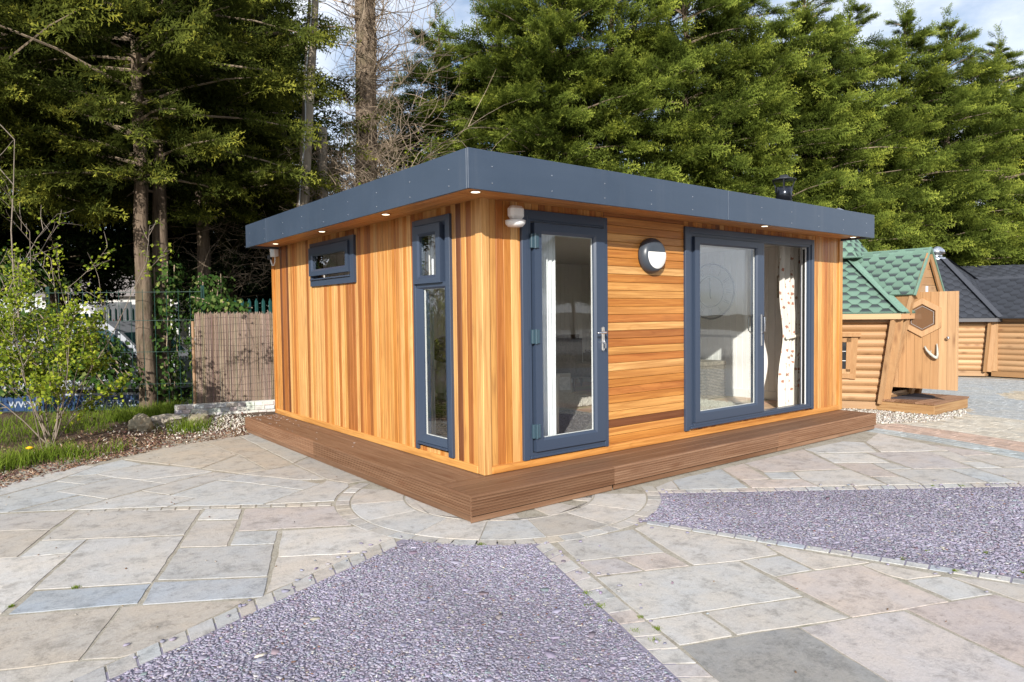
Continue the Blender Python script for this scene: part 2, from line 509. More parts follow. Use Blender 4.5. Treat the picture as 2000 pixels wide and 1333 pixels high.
# ------------------------------------------------------------------ ground
SLABS=[
('u',[(-3.326,2.2),(-3.022,2.075),(-2.565,1.795),(-2.756,1.381),(-3.035,1.57),(-3.317,1.747)]),
('b',[(-3.316,1.717),(-3.036,1.547),(-2.761,1.363),(-2.969,0.833),(-3.301,1.016)]),
('o',[(-2.552,1.773),(-1.81,1.209),(-2.057,0.624),(-2.824,1.117)]),
('w',[(-2.834,1.101),(-2.587,0.94),(-2.699,0.697),(-2.959,0.818)]),
('c',[(-2.577,0.937),(-2.067,0.592),(-2.402,-0.175),(-2.921,0.129)]),
('w',[(-3.399,1.068),(-2.972,0.823),(-2.704,0.68),(-2.93,0.161),(-3.072,-0.141),(-3.358,0.003)]),
('s',[(-2.923,0.086),(-2.41,-0.197),(-2.516,-0.439),(-3.044,-0.176)]),
('s',[(-2.392,-0.187),(-1.878,-0.521),(-1.984,-0.77),(-2.5,-0.477)]),
('b',[(-3.353,-0.116),(-3.063,-0.194),(-2.597,-0.44),(-2.827,-0.949),(-3.095,-0.835),(-3.329,-0.738)]),
('b',[(-2.585,-0.448),(-2.497,-0.496),(-2.076,-0.767),(-2.352,-0.908),(-2.632,-1.036),(-2.69,-1.031),(-2.814,-0.949)]),
('k',[(-3.328,-0.769),(-3.095,-0.849),(-2.827,-0.963),(-2.7,-1.046),(-2.89,-1.136),(-3.136,-1.264),(-3.311,-1.203)]),
('w',[(-1.771,1.216),(-1.565,1.008),(-1.659,0.764),(-1.898,0.933)]),
('o',[(-1.912,0.905),(-1.674,0.73),(-1.895,0.2),(-2.14,0.369)]),
('g',[(-2.152,0.339),(-1.904,0.187),(-1.656,0.032),(-1.789,-0.298),(-1.869,-0.489),(-2.202,-0.272),(-2.365,-0.151)]),
('l',[(-1.765,0.465),(-1.534,0.3),(-1.646,0.049),(-1.874,0.203)]),
('p',[(-1.535,1.009),(-0.983,0.636),(-1.028,0.48),(-1.065,0.281),(-1.086,0.096),(-1.746,0.476)]),
('w',[(-1.511,0.273),(-1.087,0.045),(-1.001,-0.347),(-1.296,-0.475),(-1.712,-0.218)]),
('c',[(-1.721,-0.229),(-1.318,-0.478),(-1.545,-0.575),(-1.955,-0.734)]),
('m',[(-2.541,1.807),(-2.462,1.755),(-2.478,1.702),(-2.556,1.758)]),
('m',[(-2.455,1.75),(-2.376,1.697),(-2.393,1.641),(-2.471,1.697)]),
('m',[(-2.368,1.692),(-2.289,1.639),(-2.308,1.58),(-2.386,1.636)]),
('m',[(-2.281,1.634),(-2.202,1.581),(-2.223,1.518),(-2.301,1.574)]),
('m',[(-2.195,1.576),(-2.115,1.523),(-2.137,1.457),(-2.215,1.513)]),
('m',[(-2.107,1.518),(-2.028,1.465),(-2.052,1.395),(-2.13,1.451)]),
('m',[(-2.02,1.459),(-1.94,1.406),(-1.966,1.334),(-2.044,1.39)]),
('m',[(-1.932,1.401),(-1.852,1.347),(-1.88,1.272),(-1.959,1.328)]),
('m',[(-1.844,1.342),(-1.764,1.288),(-1.794,1.21),(-1.873,1.266)]),
('m',[(-1.807,1.339),(-1.72,1.277),(-1.745,1.209),(-1.829,1.271)]),
('m',[(-1.712,1.272),(-1.625,1.21),(-1.651,1.141),(-1.736,1.203)]),
('m',[(-1.617,1.205),(-1.53,1.143),(-1.558,1.073),(-1.642,1.135)]),
('m',[(-1.522,1.137),(-1.434,1.075),(-1.464,1.006),(-1.549,1.068)]),
('m',[(-1.427,1.07),(-1.339,1.008),(-1.37,0.937),(-1.455,1.0)]),
('m',[(-1.331,1.002),(-1.243,0.94),(-1.276,0.869),(-1.361,0.932)]),
('m',[(-1.235,0.934),(-1.147,0.872),(-1.182,0.801),(-1.267,0.863)]),
('m',[(-1.139,0.866),(-1.051,0.804),(-1.088,0.733),(-1.173,0.795)]),
('m',[(-1.043,0.798),(-0.955,0.736),(-0.994,0.664),(-1.079,0.727)]),
('e',[(-1.934,3.782),(-1.475,4.174),(-1.054,4.306),(-0.938,3.262),(-1.426,2.78)]),
('e',[(-1.031,4.33),(-0.586,4.546),(-0.664,2.375),(-0.947,2.304),(-0.928,3.216)]),
('e',[(-0.946,3.196),(-0.965,2.284),(-1.199,2.281),(-1.419,2.75)]),
('b',[(-0.962,2.258),(-0.676,2.323),(-0.678,1.541),(-0.854,1.646),(-1.196,2.257)]),
('e',[(-0.567,4.559),(-0.353,4.644),(-0.387,2.634),(-0.642,2.407)]),
('b',[(-0.648,2.361),(-0.393,2.59),(-0.407,1.246),(-0.579,1.255),(-0.664,1.529)]),
('l',[(-3.333,2.528),(-3.343,3.019),(-2.994,3.2),(-2.318,3.71),(-2.212,3.599),(-2.59,3.113),(-3.005,2.782)]),
('l',[(-2.198,3.6),(-1.953,3.751),(-1.837,3.386),(-2.264,3.17),(-2.479,3.246)]),
('l',[(-2.587,3.074),(-2.487,3.199),(-2.268,3.13),(-2.16,2.894),(-2.395,2.768)]),
('l',[(-2.257,3.153),(-1.834,3.352),(-1.476,2.824),(-1.381,2.547),(-1.973,2.607),(-2.147,2.894)]),
('l',[(-3.325,2.132),(-3.332,2.471),(-3.006,2.739),(-2.593,3.069),(-2.405,2.752),(-2.627,2.636),(-2.486,2.364),(-2.898,2.166),(-2.971,2.11),(-3.083,2.151)]),
('l',[(-2.62,2.612),(-2.157,2.866),(-1.981,2.588),(-1.841,2.311),(-2.187,2.125),(-2.316,2.049),(-2.477,2.356)]),
('l',[(-2.962,2.102),(-2.482,2.326),(-2.325,2.04),(-2.62,1.893)]),
('l',[(-1.971,2.584),(-1.391,2.527),(-1.56,2.451),(-1.831,2.307)]),
('l',[(-2.613,1.873),(-2.192,2.087),(-2.06,2.15),(-1.906,1.847),(-1.751,1.612),(-1.988,1.48)]),
('l',[(-2.047,2.166),(-1.832,2.284),(-1.381,2.496),(-1.231,2.265),(-1.444,2.151),(-1.891,1.864)]),
('l',[(-1.887,1.834),(-1.451,2.126),(-1.24,1.799),(-0.992,1.275),(-1.386,1.056),(-1.972,1.47),(-1.747,1.597)]),
('l',[(-1.221,2.245),(-0.864,1.62),(-0.777,1.39),(-0.977,1.29),(-1.233,1.822),(-1.434,2.147)]),
('l',[(-0.983,1.263),(-0.762,1.382),(-0.685,1.475),(-0.592,1.237),(-0.626,1.141),(-0.823,0.929),(-0.916,0.781),(-1.372,1.036)]),
('c',[(-0.226,-1.11),(0.118,-1.193),(0.339,-1.234),(0.149,-1.664),(-0.137,-1.534),(-0.361,-1.439)]),
('p',[(-0.375,-1.45),(-0.152,-1.552),(-0.182,-1.783),(-0.448,-1.673)]),
('p',[(-0.133,-1.557),(0.142,-1.676),(0.078,-1.904),(-0.173,-1.794)]),
('c',[(0.361,-1.234),(0.485,-1.221),(0.582,-1.515),(0.736,-1.942),(0.643,-2.119),(0.374,-2.039),(0.11,-1.914)]),
('l',[(-0.459,-1.699),(-0.188,-1.808),(0.079,-1.92),(0.358,-2.044),(0.262,-2.315),(0.169,-2.547),(-0.333,-2.349),(-0.651,-2.222)]),
('c',[(0.384,-2.053),(0.612,-2.145),(0.631,-2.16),(0.554,-2.385),(0.307,-2.306)]),
('p',[(0.3,-2.324),(0.574,-2.417),(0.837,-2.522),(0.664,-3.04),(0.403,-2.941),(0.124,-2.824)]),
('c',[(-0.654,-2.233),(-0.391,-2.343),(-0.461,-2.557),(-0.482,-2.577),(-0.733,-2.484)]),
('c',[(-0.366,-2.353),(0.172,-2.564),(0.144,-2.649),(0.107,-2.816),(-0.052,-2.754),(-0.455,-2.585)]),
('d',[(-0.739,-2.5),(-0.488,-2.594),(-0.245,-2.684),(-0.178,-2.725),(-0.222,-2.846),(-0.351,-3.196),(-0.422,-3.398),(-0.969,-3.021),(-0.857,-2.784)]),
('p',[(-0.166,-2.729),(0.108,-2.829),(0.38,-2.946),(0.185,-3.489),(0.121,-3.672),(-0.408,-3.426),(-0.342,-3.195)]),
('q',[(0.415,-2.947),(0.671,-3.05),(0.935,-3.155),(0.926,-3.282),(0.837,-3.542),(0.142,-3.698),(0.206,-3.485)]),
('c',[(0.847,-2.534),(0.92,-2.548),(0.97,-2.703),(1.017,-2.875),(0.812,-2.786),(0.801,-2.7)]),
('l',[(0.798,-2.793),(0.994,-2.883),(1.018,-2.911),(0.94,-3.142),(0.697,-3.042)]),
('c',[(0.744,-1.969),(0.814,-2.219),(0.83,-2.28),(0.919,-2.534),(0.855,-2.511),(0.59,-2.409),(0.572,-2.393),(0.654,-2.156)]),
('c',[(1.033,-2.92),(1.104,-3.028),(1.145,-3.129),(1.185,-3.209),(1.251,-3.45),(0.876,-3.534),(0.946,-3.276)]),
('c',[(1.341,-0.582),(1.609,-0.529),(1.427,-0.75),(1.268,-0.659)]),
('l',[(1.631,-0.523),(2.313,-0.53),(1.899,-1.089),(1.436,-0.758)]),
('p',[(2.331,-0.534),(2.676,-0.528),(2.307,-1.026),(2.102,-0.884)]),
('p',[(2.085,-0.904),(2.499,-1.222),(2.371,-1.435),(1.924,-1.11)]),
('p',[(2.7,-0.531),(3.73,-0.536),(3.163,-1.257),(2.512,-0.847)]),
('l',[(2.483,-0.866),(2.696,-1.024),(2.52,-1.2),(2.325,-1.042)]),
('c',[(2.704,-1.036),(3.139,-1.276),(3.161,-1.327),(2.86,-1.767),(2.39,-1.442),(2.517,-1.218)]),
('c',[(3.758,-0.546),(4.487,-0.582),(4.594,-0.76),(4.18,-1.091),(3.691,-0.739),(3.674,-0.74)]),
('w',[(3.877,-0.444),(3.652,-0.761),(4.031,-1.052),(3.762,-1.401),(3.35,-1.071)]),
('p',[(3.331,-1.091),(3.582,-1.311),(3.243,-1.702),(3.048,-1.554)]),
('c',[(3.597,-1.323),(3.742,-1.414),(3.632,-1.652),(3.428,-1.508)]),
('c',[(3.037,-1.58),(3.233,-1.73),(3.079,-1.947),(2.865,-1.785)]),
('p',[(4.072,-1.053),(4.58,-1.423),(4.088,-1.992),(3.652,-1.664)]),
('c',[(3.407,-1.529),(3.851,-1.859),(3.558,-2.274),(3.09,-1.956)]),
('l',[(3.867,-1.868),(4.064,-2.011),(3.761,-2.439),(3.572,-2.287)]),
('c',[(4.638,-0.767),(5.334,-0.584),(5.067,-1.065),(5.007,-1.241),(4.801,-1.546),(4.21,-1.119)]),
('p',[(5.008,-1.258),(4.984,-1.75),(4.896,-1.896),(4.623,-1.731),(4.796,-1.52)]),
('c',[(4.563,-1.444),(4.77,-1.562),(4.438,-1.923),(4.274,-1.823)]),
('c',[(4.592,-1.75),(4.869,-1.913),(4.816,-2.185),(4.725,-2.449),(4.325,-2.17)]),
('l',[(4.258,-1.84),(4.423,-1.942),(4.299,-2.159),(4.108,-2.016)]),
('c',[(4.078,-2.028),(4.684,-2.459),(4.188,-2.793),(3.774,-2.461)])]
CEN = (0.225, 0.12)                     # centre of the circular patio

def smooth01(x):
    x = np.clip(x, 0, 1)
    return x * x * (3 - 2 * x)

def vnoise(x, y, s, seed=0):
    """cheap smooth noise from sines"""
    r_ = np.random.default_rng(seed)
    z = 0
    for k in range(7):
        a = r_.uniform(0, 6.28); f = s * r_.uniform(0.5, 1.9)
        z = z + np.sin((x * math.cos(a) + y * math.sin(a)) * f + r_.uniform(0, 6.28))
    return z / 7.0

def fence_d(x, y):
    """metres beyond the wire fence line (positive on the far side)"""
    return (x + 0.4) * 0.55 + (y - 7.2) * 0.835

def ground_mesh():
    t = np.linspace(-1, 1, 141)
    g = np.sinh(t * 5.2) / np.sinh(5.2) * 420.0
    X, Y = np.meshgrid(g + 1.0, g + 6.0, indexing='ij')
    d = fence_d(X, Y)
    Z = -0.07 - 0.36 * smooth01((d - 0.25) / 1.3) * smooth01((6.0 - X) / 3.0)
    n = len(t)
    V = np.stack([X, Y, Z], -1).reshape(-1, 3)
    I = np.arange(n * n).reshape(n, n)
    F = np.stack([I[:-1, :-1], I[1:, :-1], I[1:, 1:], I[:-1, 1:]], -1).reshape(-1, 4)
    return V, F

m = NT('ground_dirt')
v = m.coords((1, 1, 1), False)
a = m.noise(v, 0.8, 8, 0.65); b_ = m.noise(v, 22.0, 6, 0.7)
c = m.ramp(a, [(0.35, (0.10, 0.085, 0.06)), (0.6, (0.17, 0.15, 0.11))])
c = m.mix(m.ramp(b_, [(0.4, 0.5), (0.6, 0.0)]), c, (0.05, 0.04, 0.028))
m.bump(b_, 0.6, 0.03)
M['dirt'] = m.fin(c, 0.95, 0, 0.2)

V, F = ground_mesh()
g = link('ground', np_mesh('ground', V, F, M['dirt'], smooth=True))
tag(g, 'bare earth ground running out to the horizon', kind='structure')

# soil bank between the patio and the wire fence
def verge_z(x, y):
    r_ = np.hypot(x - CEN[0], y - CEN[1])
    z = -0.012 + 0.045 * smooth01((r_ - 4.40) / 1.6) + 0.018 * vnoise(x, y, 5.0, 3) + 0.01 * vnoise(x, y, 17.0, 4)
    return z - 0.50 * smooth01((fence_d(x, y) - 0.15) / 1.2)
na, nr = 150, 90
A_ = np.radians(np.linspace(82, 205, na)); Rr = np.linspace(4.40, 12.5, nr)
AA, RR = np.meshgrid(A_, Rr, indexing='ij')
RR = RR + 0.05 * vnoise(AA * 9, AA * 0, 3.0, 8) * (RR < 4.6)
X = CEN[0] + RR * np.cos(AA); Y = CEN[1] + RR * np.sin(AA)
V = np.stack([X, Y, verge_z(X, Y)], -1).reshape(-1, 3)
I = np.arange(na * nr).reshape(na, nr)
F = np.stack([I[:-1, :-1], I[:-1, 1:], I[1:, 1:], I[1:, :-1]], -1).reshape(-1, 4)[:, ::-1]
m = NT('verge_soil')
v = m.coords((1, 1, 1), False)
a = m.noise(v, 2.5, 8, 0.65); b_ = m.noise(v, 40.0, 6, 0.7)
c = m.ramp(a, [(0.35, (0.085, 0.055, 0.038)), (0.6, (0.17, 0.115, 0.08))])
c = m.mix(m.ramp(b_, [(0.4, 0.6), (0.6, 0.0)]), c, (0.04, 0.027, 0.02))
m.bump(b_, 0.8, 0.03)
M['soil'] = m.fin(c, 0.95, 0, 0.2)
g = link('verge', np_mesh('verge', V, F, M['soil'], smooth=True))
tag(g, 'brown soil verge with bark litter between paving and wire fence', kind='structure')

# ------------------------------------------------------------------ paving
pav = MB()
n = 96
pav.add([(CEN[0] + 5.16 * math.cos(2 * math.pi * k / n), CEN[1] + 5.16 * math.sin(2 * math.pi * k / n), -0.0035) for k in range(n)], [tuple(range(n))])
paving = pav.build('paving', M['mortar'])
tag(paving, 'circular sandstone patio with pale mortar joints', kind='structure')

PAL = {'w': (0.487, 0.483, 0.475), 'c': (0.453, 0.441, 0.428), 'p': (0.444, 0.411, 0.402), 'q': (0.429, 0.376, 0.361), 'o': (0.453, 0.426, 0.397), 'b': (0.4, 0.386, 0.366), 'e': (0.414, 0.396, 0.361), 'l': (0.429, 0.441, 0.449), 'g': (0.39, 0.391, 0.392), 'd': (0.273, 0.289, 0.303), 's': (0.361, 0.386, 0.423), 'u': (0.419, 0.406, 0.397), 'k': (0.409, 0.401, 0.387), 'm': (0.419, 0.406, 0.381)}

def ccw(p):
    a = sum(p[i][0] * p[(i + 1) % len(p)][1] - p[(i + 1) % len(p)][0] * p[i][1] for i in range(len(p)))
    return p if a > 0 else p[::-1]

def inset(p, d):
    n = len(p); out = []
    for i in range(n):
        a, b, c = Vector(p[i - 1]), Vector(p[i]), Vector(p[(i + 1) % n])
        e1 = (b - a); e2 = (c - b)
        e1 = e1.normalized() if e1.length > 1e-9 else e2.normalized()
        e2 = e2.normalized() if e2.length > 1e-9 else e1
        n1 = Vector((-e1.y, e1.x)); n2 = Vector((-e2.y, e2.x))
        q = n1 + n2
        q = q / max(0.35, q.length_squared / 2.0) if q.length > 1e-6 else n1
        out.append(tuple(b + q * d))
    return out

def slab(name, poly, col, top=0.0, joint=0.007, seg=0.07, jit=0.0045, th=0.02, parent=None, bev=0.0012):
    poly = ccw([tuple(p) for p in poly])
    q = []
    for i in range(len(poly)):
        a, b = Vector(poly[i]), Vector(poly[(i + 1) % len(poly)])
        L = (b - a).length
        k = max(1, int(L / seg))
        nrm = Vector((-(b - a).y, (b - a).x)).normalized() if L > 0 else Vector((0, 0))
        for j in range(k):
            p = a.lerp(b, j / k)
            if j: p = p + nrm * random.uniform(-jit, jit)
            q.append((p.x, p.y))
    q = inset(q, joint / 2)
    q2 = inset(q, bev)
    n = len(q)
    tx, ty = random.uniform(-.0015, .0015), random.uniform(-.0015, .0015)
    cx, cy = sum(p[0] for p in q) / n, sum(p[1] for p in q) / n
    t = lambda p: top + tx * (p[0] - cx) + ty * (p[1] - cy)
    mb = MB()
    mb.add([(x, y, top - th) for x, y in q] + [(x, y, t((x, y)) - bev * 0.8) for x, y in q] + [(x, y, t((x, y))) for x, y in q2],
           [(i, (i + 1) % n, n + (i + 1) % n, n + i) for i in range(n)] + [(n + i, n + (i + 1) % n, 2 * n + (i + 1) % n, 2 * n + i) for i in range(n)] + [tuple(range(2 * n, 3 * n))])
    f = random.uniform(0.93, 1.06)
    w_ = random.uniform(-0.015, 0.015)
    col = (col[0] * f + w_, col[1] * f, col[2] * f - w_)
    return mb.build(name, M['stone'], parent, (cx, cy, 0), color=col)

for k, (cc, poly) in enumerate(SLABS):
    slab('sett' if cc == 'm' else 'slab', poly, PAL[cc], random.uniform(-0.0008, 0.0010), 0.002 if cc != 'm' else 0.004, parent=paving)

def polar(r_, a):
    return (CEN[0] + r_ * math.cos(R(a)), CEN[1] + r_ * math.sin(R(a)))
def sector(r0, r1, a0, a1, step=4.0):
    k = max(2, int(abs(a1 - a0) / step))
    return [polar(r0, a0 + (a1 - a0) * i / k) for i in range(k + 1)] + [polar(r1, a1 - (a1 - a0) * i / k) for i in range(k + 1)]
ang = [133, 156.5, 180, 204.5, 227, 248.5, 273, 294, 318]
for i in range(len(ang) - 1):
    slab('slab', sector(0.775, 1.187, ang[i], ang[i + 1]), PAL['cwlwlbcw'[i]], parent=paving, seg=0.3)
for a0, a1 in ((140, 190), (190, 228), (228, 262), (262, 300), (300, 330)):
    slab('slab', [CEN] + sector(0.765, 0.766, a0, a1)[:14], PAL['c'], parent=paving, seg=0.3)
a = 124.0
while a < 322:
    da = random.uniform(5.0, 8.5)
    slab('sett', sector(1.192, 1.303, a, a + da, 3.0), PAL[random.choice('lckgeu')], random.uniform(-.001, .002), 0.009, 0.2, 0.003, parent=paving)
    a += da

# kerb setts along the straight edges of the slate beds
KERB = [((-0.99, -0.35), (-2.69, -1.05), (-1.05, -0.51), (-2.70, -1.20), 1.55, 'kglu'),
        ((-0.25, -1.03), (-0.85, -2.77), (-0.39, -1.08), (-0.97, -2.67), 1.40, 'ccpl'),
        ((0.50, -1.21), (1.20, -3.20), (0.56, -1.17), (1.29, -3.18), 1.45, 'llsl'),
        ((1.26, -0.66), (3.79, -2.47), (1.21, -0.74), (3.66, -2.54), 1.3, 'ccpl')]
for o0, o1, i0, i1, ext, cols in KERB:
    o0, o1, i0, i1 = map(Vector, (o0, o1, i0, i1))
    L = (o1 - o0).length
    s_ = 0.0
    while s_ < L * ext:
        d = random.uniform(0.105, 0.165)
        t0, t1 = s_ / L, (s_ + d) / L
        slab('sett', [o0.lerp(o1, t0), o0.lerp(o1, t1), i0.lerp(i1, t1), i0.lerp(i1, t0)], PAL[random.choice(cols)], random.uniform(0.0, 0.003), 0.010, 0.2, 0.004, parent=paving)
        s_ += d

# the rest of the laying pattern, out to the edge of the circle
def inside(p, poly):
    c = False
    for i in range(len(poly)):
        a, b = poly[i - 1], poly[i]
        if (a[1] > p[1]) != (b[1] > p[1]) and p[0] < (b[0] - a[0]) * (p[1] - a[1]) / (b[1] - a[1]) + a[0]: c = not c
    return c
DONE = [q for _, q in SLABS]
def free(poly):
    cx, cy = sum(p[0] for p in poly) / len(poly), sum(p[1] for p in poly) / len(poly)
    pts = [(cx, cy)] + [(p[0] * .94 + cx * .06, p[1] * .94 + cy * .06) for p in poly] + [((poly[i][0] + poly[i - 1][0]) / 2 * .94 + cx * .06, (poly[i][1] + poly[i - 1][1]) / 2 * .94 + cy * .06) for i in range(len(poly))]
    return not any(inside(p, q) for p in pts for q in DONE) and not any(inside(v, poly) for q in DONE for v in q)
uu, vv = Vector((-.857, .515)), Vector((-.515, -.857))
for i in range(0, 13):
    for j in range(-8, 9):
        o0 = Vector((-2.0, .9)) + uu * (i * .42) + vv * (j * .40)
        q = [tuple(o0), tuple(o0 + uu * .42), tuple(o0 + uu * .42 + vv * .40), tuple(o0 + vv * .40)]
        rr = [math.hypot(p[0] - CEN[0], p[1] - CEN[1]) for p in q]; aa = [math.degrees(math.atan2(p[1] - CEN[1], p[0] - CEN[0])) % 360 for p in q]
        if max(rr) < 4.5 and min(rr) > 1.4 and min(aa) > 118 and max(aa) < 201 and free(q): slab('slab', q, PAL[random.choice('lcbkgu')], parent=paving, joint=.010)
a = -84.0
while a < -12:
    for r0, r1 in ((4.80, 5.14),):
        q = sector(r0, r1, a, a + 6.0, 3)
        if free(q): slab('slab', q, PAL[random.choice('lcpkgu')], parent=paving, joint=.010)
    a += 6.0

# ------------------------------------------------------------------ loose stone chips
def chips(n, sampler, size, thick, cols, wts, tilt=0.35, zmax=0.012, sheet=None, sheetcol=None, k=5, seed=5, z0=-0.0015, dip=0.0, patch=0.0):
    g_ = np.random.default_rng(seed)
    P = sampler(g_, n); n = len(P)
    ang_ = np.sort(g_.uniform(0, 1, (n, k)), 1) * 0.55 + (np.arange(k) / k) * 1.0
    ang_ = ang_ / ang_.max(1, keepdims=True) * (2 * np.pi * (k - 0.6) / k)
    ang_ += g_.uniform(0, 6.28, (n, 1))
    s_ = size[0] + (size[1] - size[0]) * g_.beta(1.4, 3.0, (n, 1))
    asp = g_.uniform(0.42, 0.9, (n, 1))
    rx = s_ * 0.5 * np.cos(ang_) * g_.uniform(0.8, 1.15, (n, k))
    ry = s_ * 0.5 * asp * np.sin(ang_) * g_.uniform(0.8, 1.15, (n, k))
    rot = g_.uniform(0, 6.28, (n, 1))
    x = rx * np.cos(rot) - ry * np.sin(rot); y = rx * np.sin(rot) + ry * np.cos(rot)
    tx = g_.normal(0, tilt, (n, 1)); ty = g_.normal(0, tilt, (n, 1))
    z = tx * x + ty * y
    h = (thick[0] + (thick[1] - thick[0]) * g_.uniform(0, 1, (n, 1)))
    zc = z0 + g_.uniform(0, zmax, (n, 1)) + (dip * vnoise(P[:, :1], P[:, 1:2], 6.0, 71) if dip else 0)
    top = np.stack([P[:, :1] + x, P[:, 1:2] + y, zc + z + h], -1)
    bot = np.stack([P[:, :1] + x * 1.06, P[:, 1:2] + y * 1.06, zc + z], -1)
    V = np.concatenate([top, bot], 1).reshape(-1, 3)
    base = (np.arange(n) * 2 * k)[:, None]
    F = [base + np.array([[0, i, i + 1]]) for i in range(1, k - 1)]
    for i in range(k):
        j = (i + 1) % k
        F += [base + np.array([[i, k + i, k + j]]), base + np.array([[i, k + j, j]])]
    F = np.concatenate(F, 0)
    cols = np.array(cols)
    ci = g_.choice(len(cols), n, p=np.array(wts) / sum(wts))
    C = cols[ci] * g_.uniform(0.74, 1.26, (n, 1)) + g_.normal(0, 0.008, (n, 3))
    if patch: C = C * (1 + patch * (vnoise(P[:, :1], P[:, 1:2], 3.0, 72) + .6 * vnoise(P[:, :1], P[:, 1:2], 9.0, 73)))
    C = np.repeat(np.clip(C, 0.01, 0.9), 2 * k, 0)
    if sheet is not None:
        o = len(V); sh = np.array(sheet)
        V = np.concatenate([V, sh]); C = np.concatenate([C, np.tile(np.array(sheetcol), (len(sh), 1))])
        F = np.concatenate([F, np.array([[o, o + i, o + i + 1] for i in range(1, len(sh) - 1)])])
    return V, F, {'col': C}

def side(p, a, b):
    return (b[0] - a[0]) * (p[:, 1] - a[1]) - (b[1] - a[1]) * (p[:, 0] - a[0])
def bed_sampler(a0, a1, r0, r1, lines):
    def f(g_, n):
        rr = np.sqrt(g_.uniform(r0 ** 2, r1 ** 2, n)); aa = np.radians(g_.uniform(a0, a1, n))
        p = np.stack([CEN[0] + rr * np.cos(aa), CEN[1] + rr * np.sin(aa)], 1)
        k = np.ones(n, bool)
        for (A1, B1, sgn) in lines:
            k &= side(p, A1, B1) * sgn > 0
        return p[k]
    return f
SL = [(.255, .24, .305), (.285, .265, .33), (.23, .226, .29), (.32, .30, .365), (.26, .30, .315), (.215, .17, .20), (.38, .37, .37), (.22, .12, .09), (.44, .40, .34)]
SW = [30, 28, 16, 14, 4, 6, 3.5, .5, .8]
SWB = [24, 24, 12, 14, 8, 8, 2, 1, 1]
def join(V, F, A, V2, F2, A2):
    return np.concatenate([V, V2]), np.concatenate([F, F2 + len(V)]), {'col': np.concatenate([A['col'], A2['col']])}
l1 = [((-1.03, -.505), (-2.68, -1.195), 1), ((-.40, -1.08), (-.98, -2.67), -1)]
l2 = [((.57, -1.165), (1.30, -3.18), 1), ((1.20, -.755), (3.64, -2.55), -1)]
sh1 = [(*polar(1.30, -156), -.0018), (*polar(4.0, -157.2), -.0018), (*polar(4.0, -135), -.0018), (*polar(4.0, -112), -.0018), (*polar(1.30, -113), -.0018), (*polar(1.27, -135), -.0018)]
sh2 = [(*polar(1.30, -77), -.0018), (*polar(4.75, -73), -.0018), (*polar(4.9, -55), -.0018), (*polar(4.75, -36.5), -.0018), (*polar(1.3, -38), -.0018), (*polar(1.27, -57), -.0018)]
V, F, A1 = chips(66000, bed_sampler(-158, -111, 1.30, 3.9, l1), (.009, .034), (.0010, .0030), SL, SW, .11, .006, sh1, (.225, .21, .265), k=4, seed=5, dip=.0025, patch=.22)
V, F, A1 = join(V, F, A1, *chips(130, bed_sampler(-158, -111, 1.30, 3.9, l1), (.035, .075), (.002, .006), SL, SWB, .06, .002, seed=55, z0=.002))
o = link('slate_gravel', np_mesh('slate_gravel', V, F, M['chips'], A1))
tag(o, 'purple slate chippings bed in the centre foreground', 'gravel', kind='stuff')
V, F, A1 = chips(50000, bed_sampler(-77, -36, 1.30, 4.75, l2), (.012, .040), (.0012, .0032), SL, SW, .11, .006, sh2, (.225, .21, .265), k=4, seed=6, dip=.0025, patch=.22)
V, F, A1 = join(V, F, A1, *chips(130, bed_sampler(-77, -36, 1.30, 4.75, l2), (.04, .08), (.002, .006), SL, SWB, .06, .002, seed=56, z0=.002))
o = link('slate_gravel', np_mesh('slate_gravel', V, F, M['chips'], A1))
tag(o, 'purple slate chippings bed at the right of the paving', 'gravel', kind='stuff')
# chips kicked out on to the slabs, thinning away from the beds
def stray(g_, n):
    out = []
    for o0, o1, i0, i1, ext, cols in KERB:
        o0, o1, i0 = np.array(o0), np.array(o1), np.array(i0)
        nn = (o0 - i0) / np.linalg.norm(o0 - i0)
        t = g_.uniform(-0.05, 1.1, n // 4)[:, None]
        out.append(o0 + (o1 - o0) * t + nn * (g_.exponential(0.10, n // 4)[:, None] - 0.10))
    return np.concatenate(out)
V, F, A1 = chips(120, stray, (.015, .05), (.003, .007), SL, SW, .03, .001, seed=8, z0=0.003)
o = link('loose_chippings', np_mesh('loose_chippings', V, F, M['chips'], A1))
tag(o, 'stray slate chips scattered over slabs beside the kerb setts', 'gravel', kind='stuff')

# ------------------------------------------------------------------ block paving beyond the patio
def in_gravel(x, y):
    return ((x - 7.35) / 1.75) ** 2 + ((y - 0.75) / 1.50) ** 2 < 1 or (y > 0.7 and x < 9.6)
bp = MB()
bp.add([polar(5.14, a) + (-.016,) for a in range(-62, 14, 2)] + [polar(19, a) + (-.016,) for a in range(12, -64, -2)], [tuple(range(38 * 2 + 0))])
m = plain('block_joint_sand', (.30, .27, .22), .95, var=.25, vscale=20)
blockp = bp.build('block_paving', m)
tag(blockp, 'curved block paving in blue grey, pink and cream courses', kind='structure')
near, far, r_ = [], [], 5.17
def block_col(r_, x, y):
    if (x - 11.0) ** 2 + (y + 1.15) ** 2 < 1.1: return (.46, .41, .33)
    if r_ < 5.39: return (.36, .40, .42)
    if r_ < 6.0: return (.43, .33, .28)
    if r_ < 7.6: return (.47, .45, .40)
    return (.36, .385, .405)
while r_ < 13.5:
    w_ = 0.104
    L = 0.205
    na = int(R(74) * r_ / L)
    off = random.random()
    for i in range(na):
        a0 = -61 + 74 * (i + off) / na; a1 = a0 + 74 / na
        x, y = polar(r_ + w_ / 2, (a0 + a1) / 2)
        if in_gravel(x, y): continue
        (near if len(near) < 300 and r_ < 6.6 and a0 > -27 else far).append((r_, a0, a1, x, y))
    r_ += w_ + 0.003
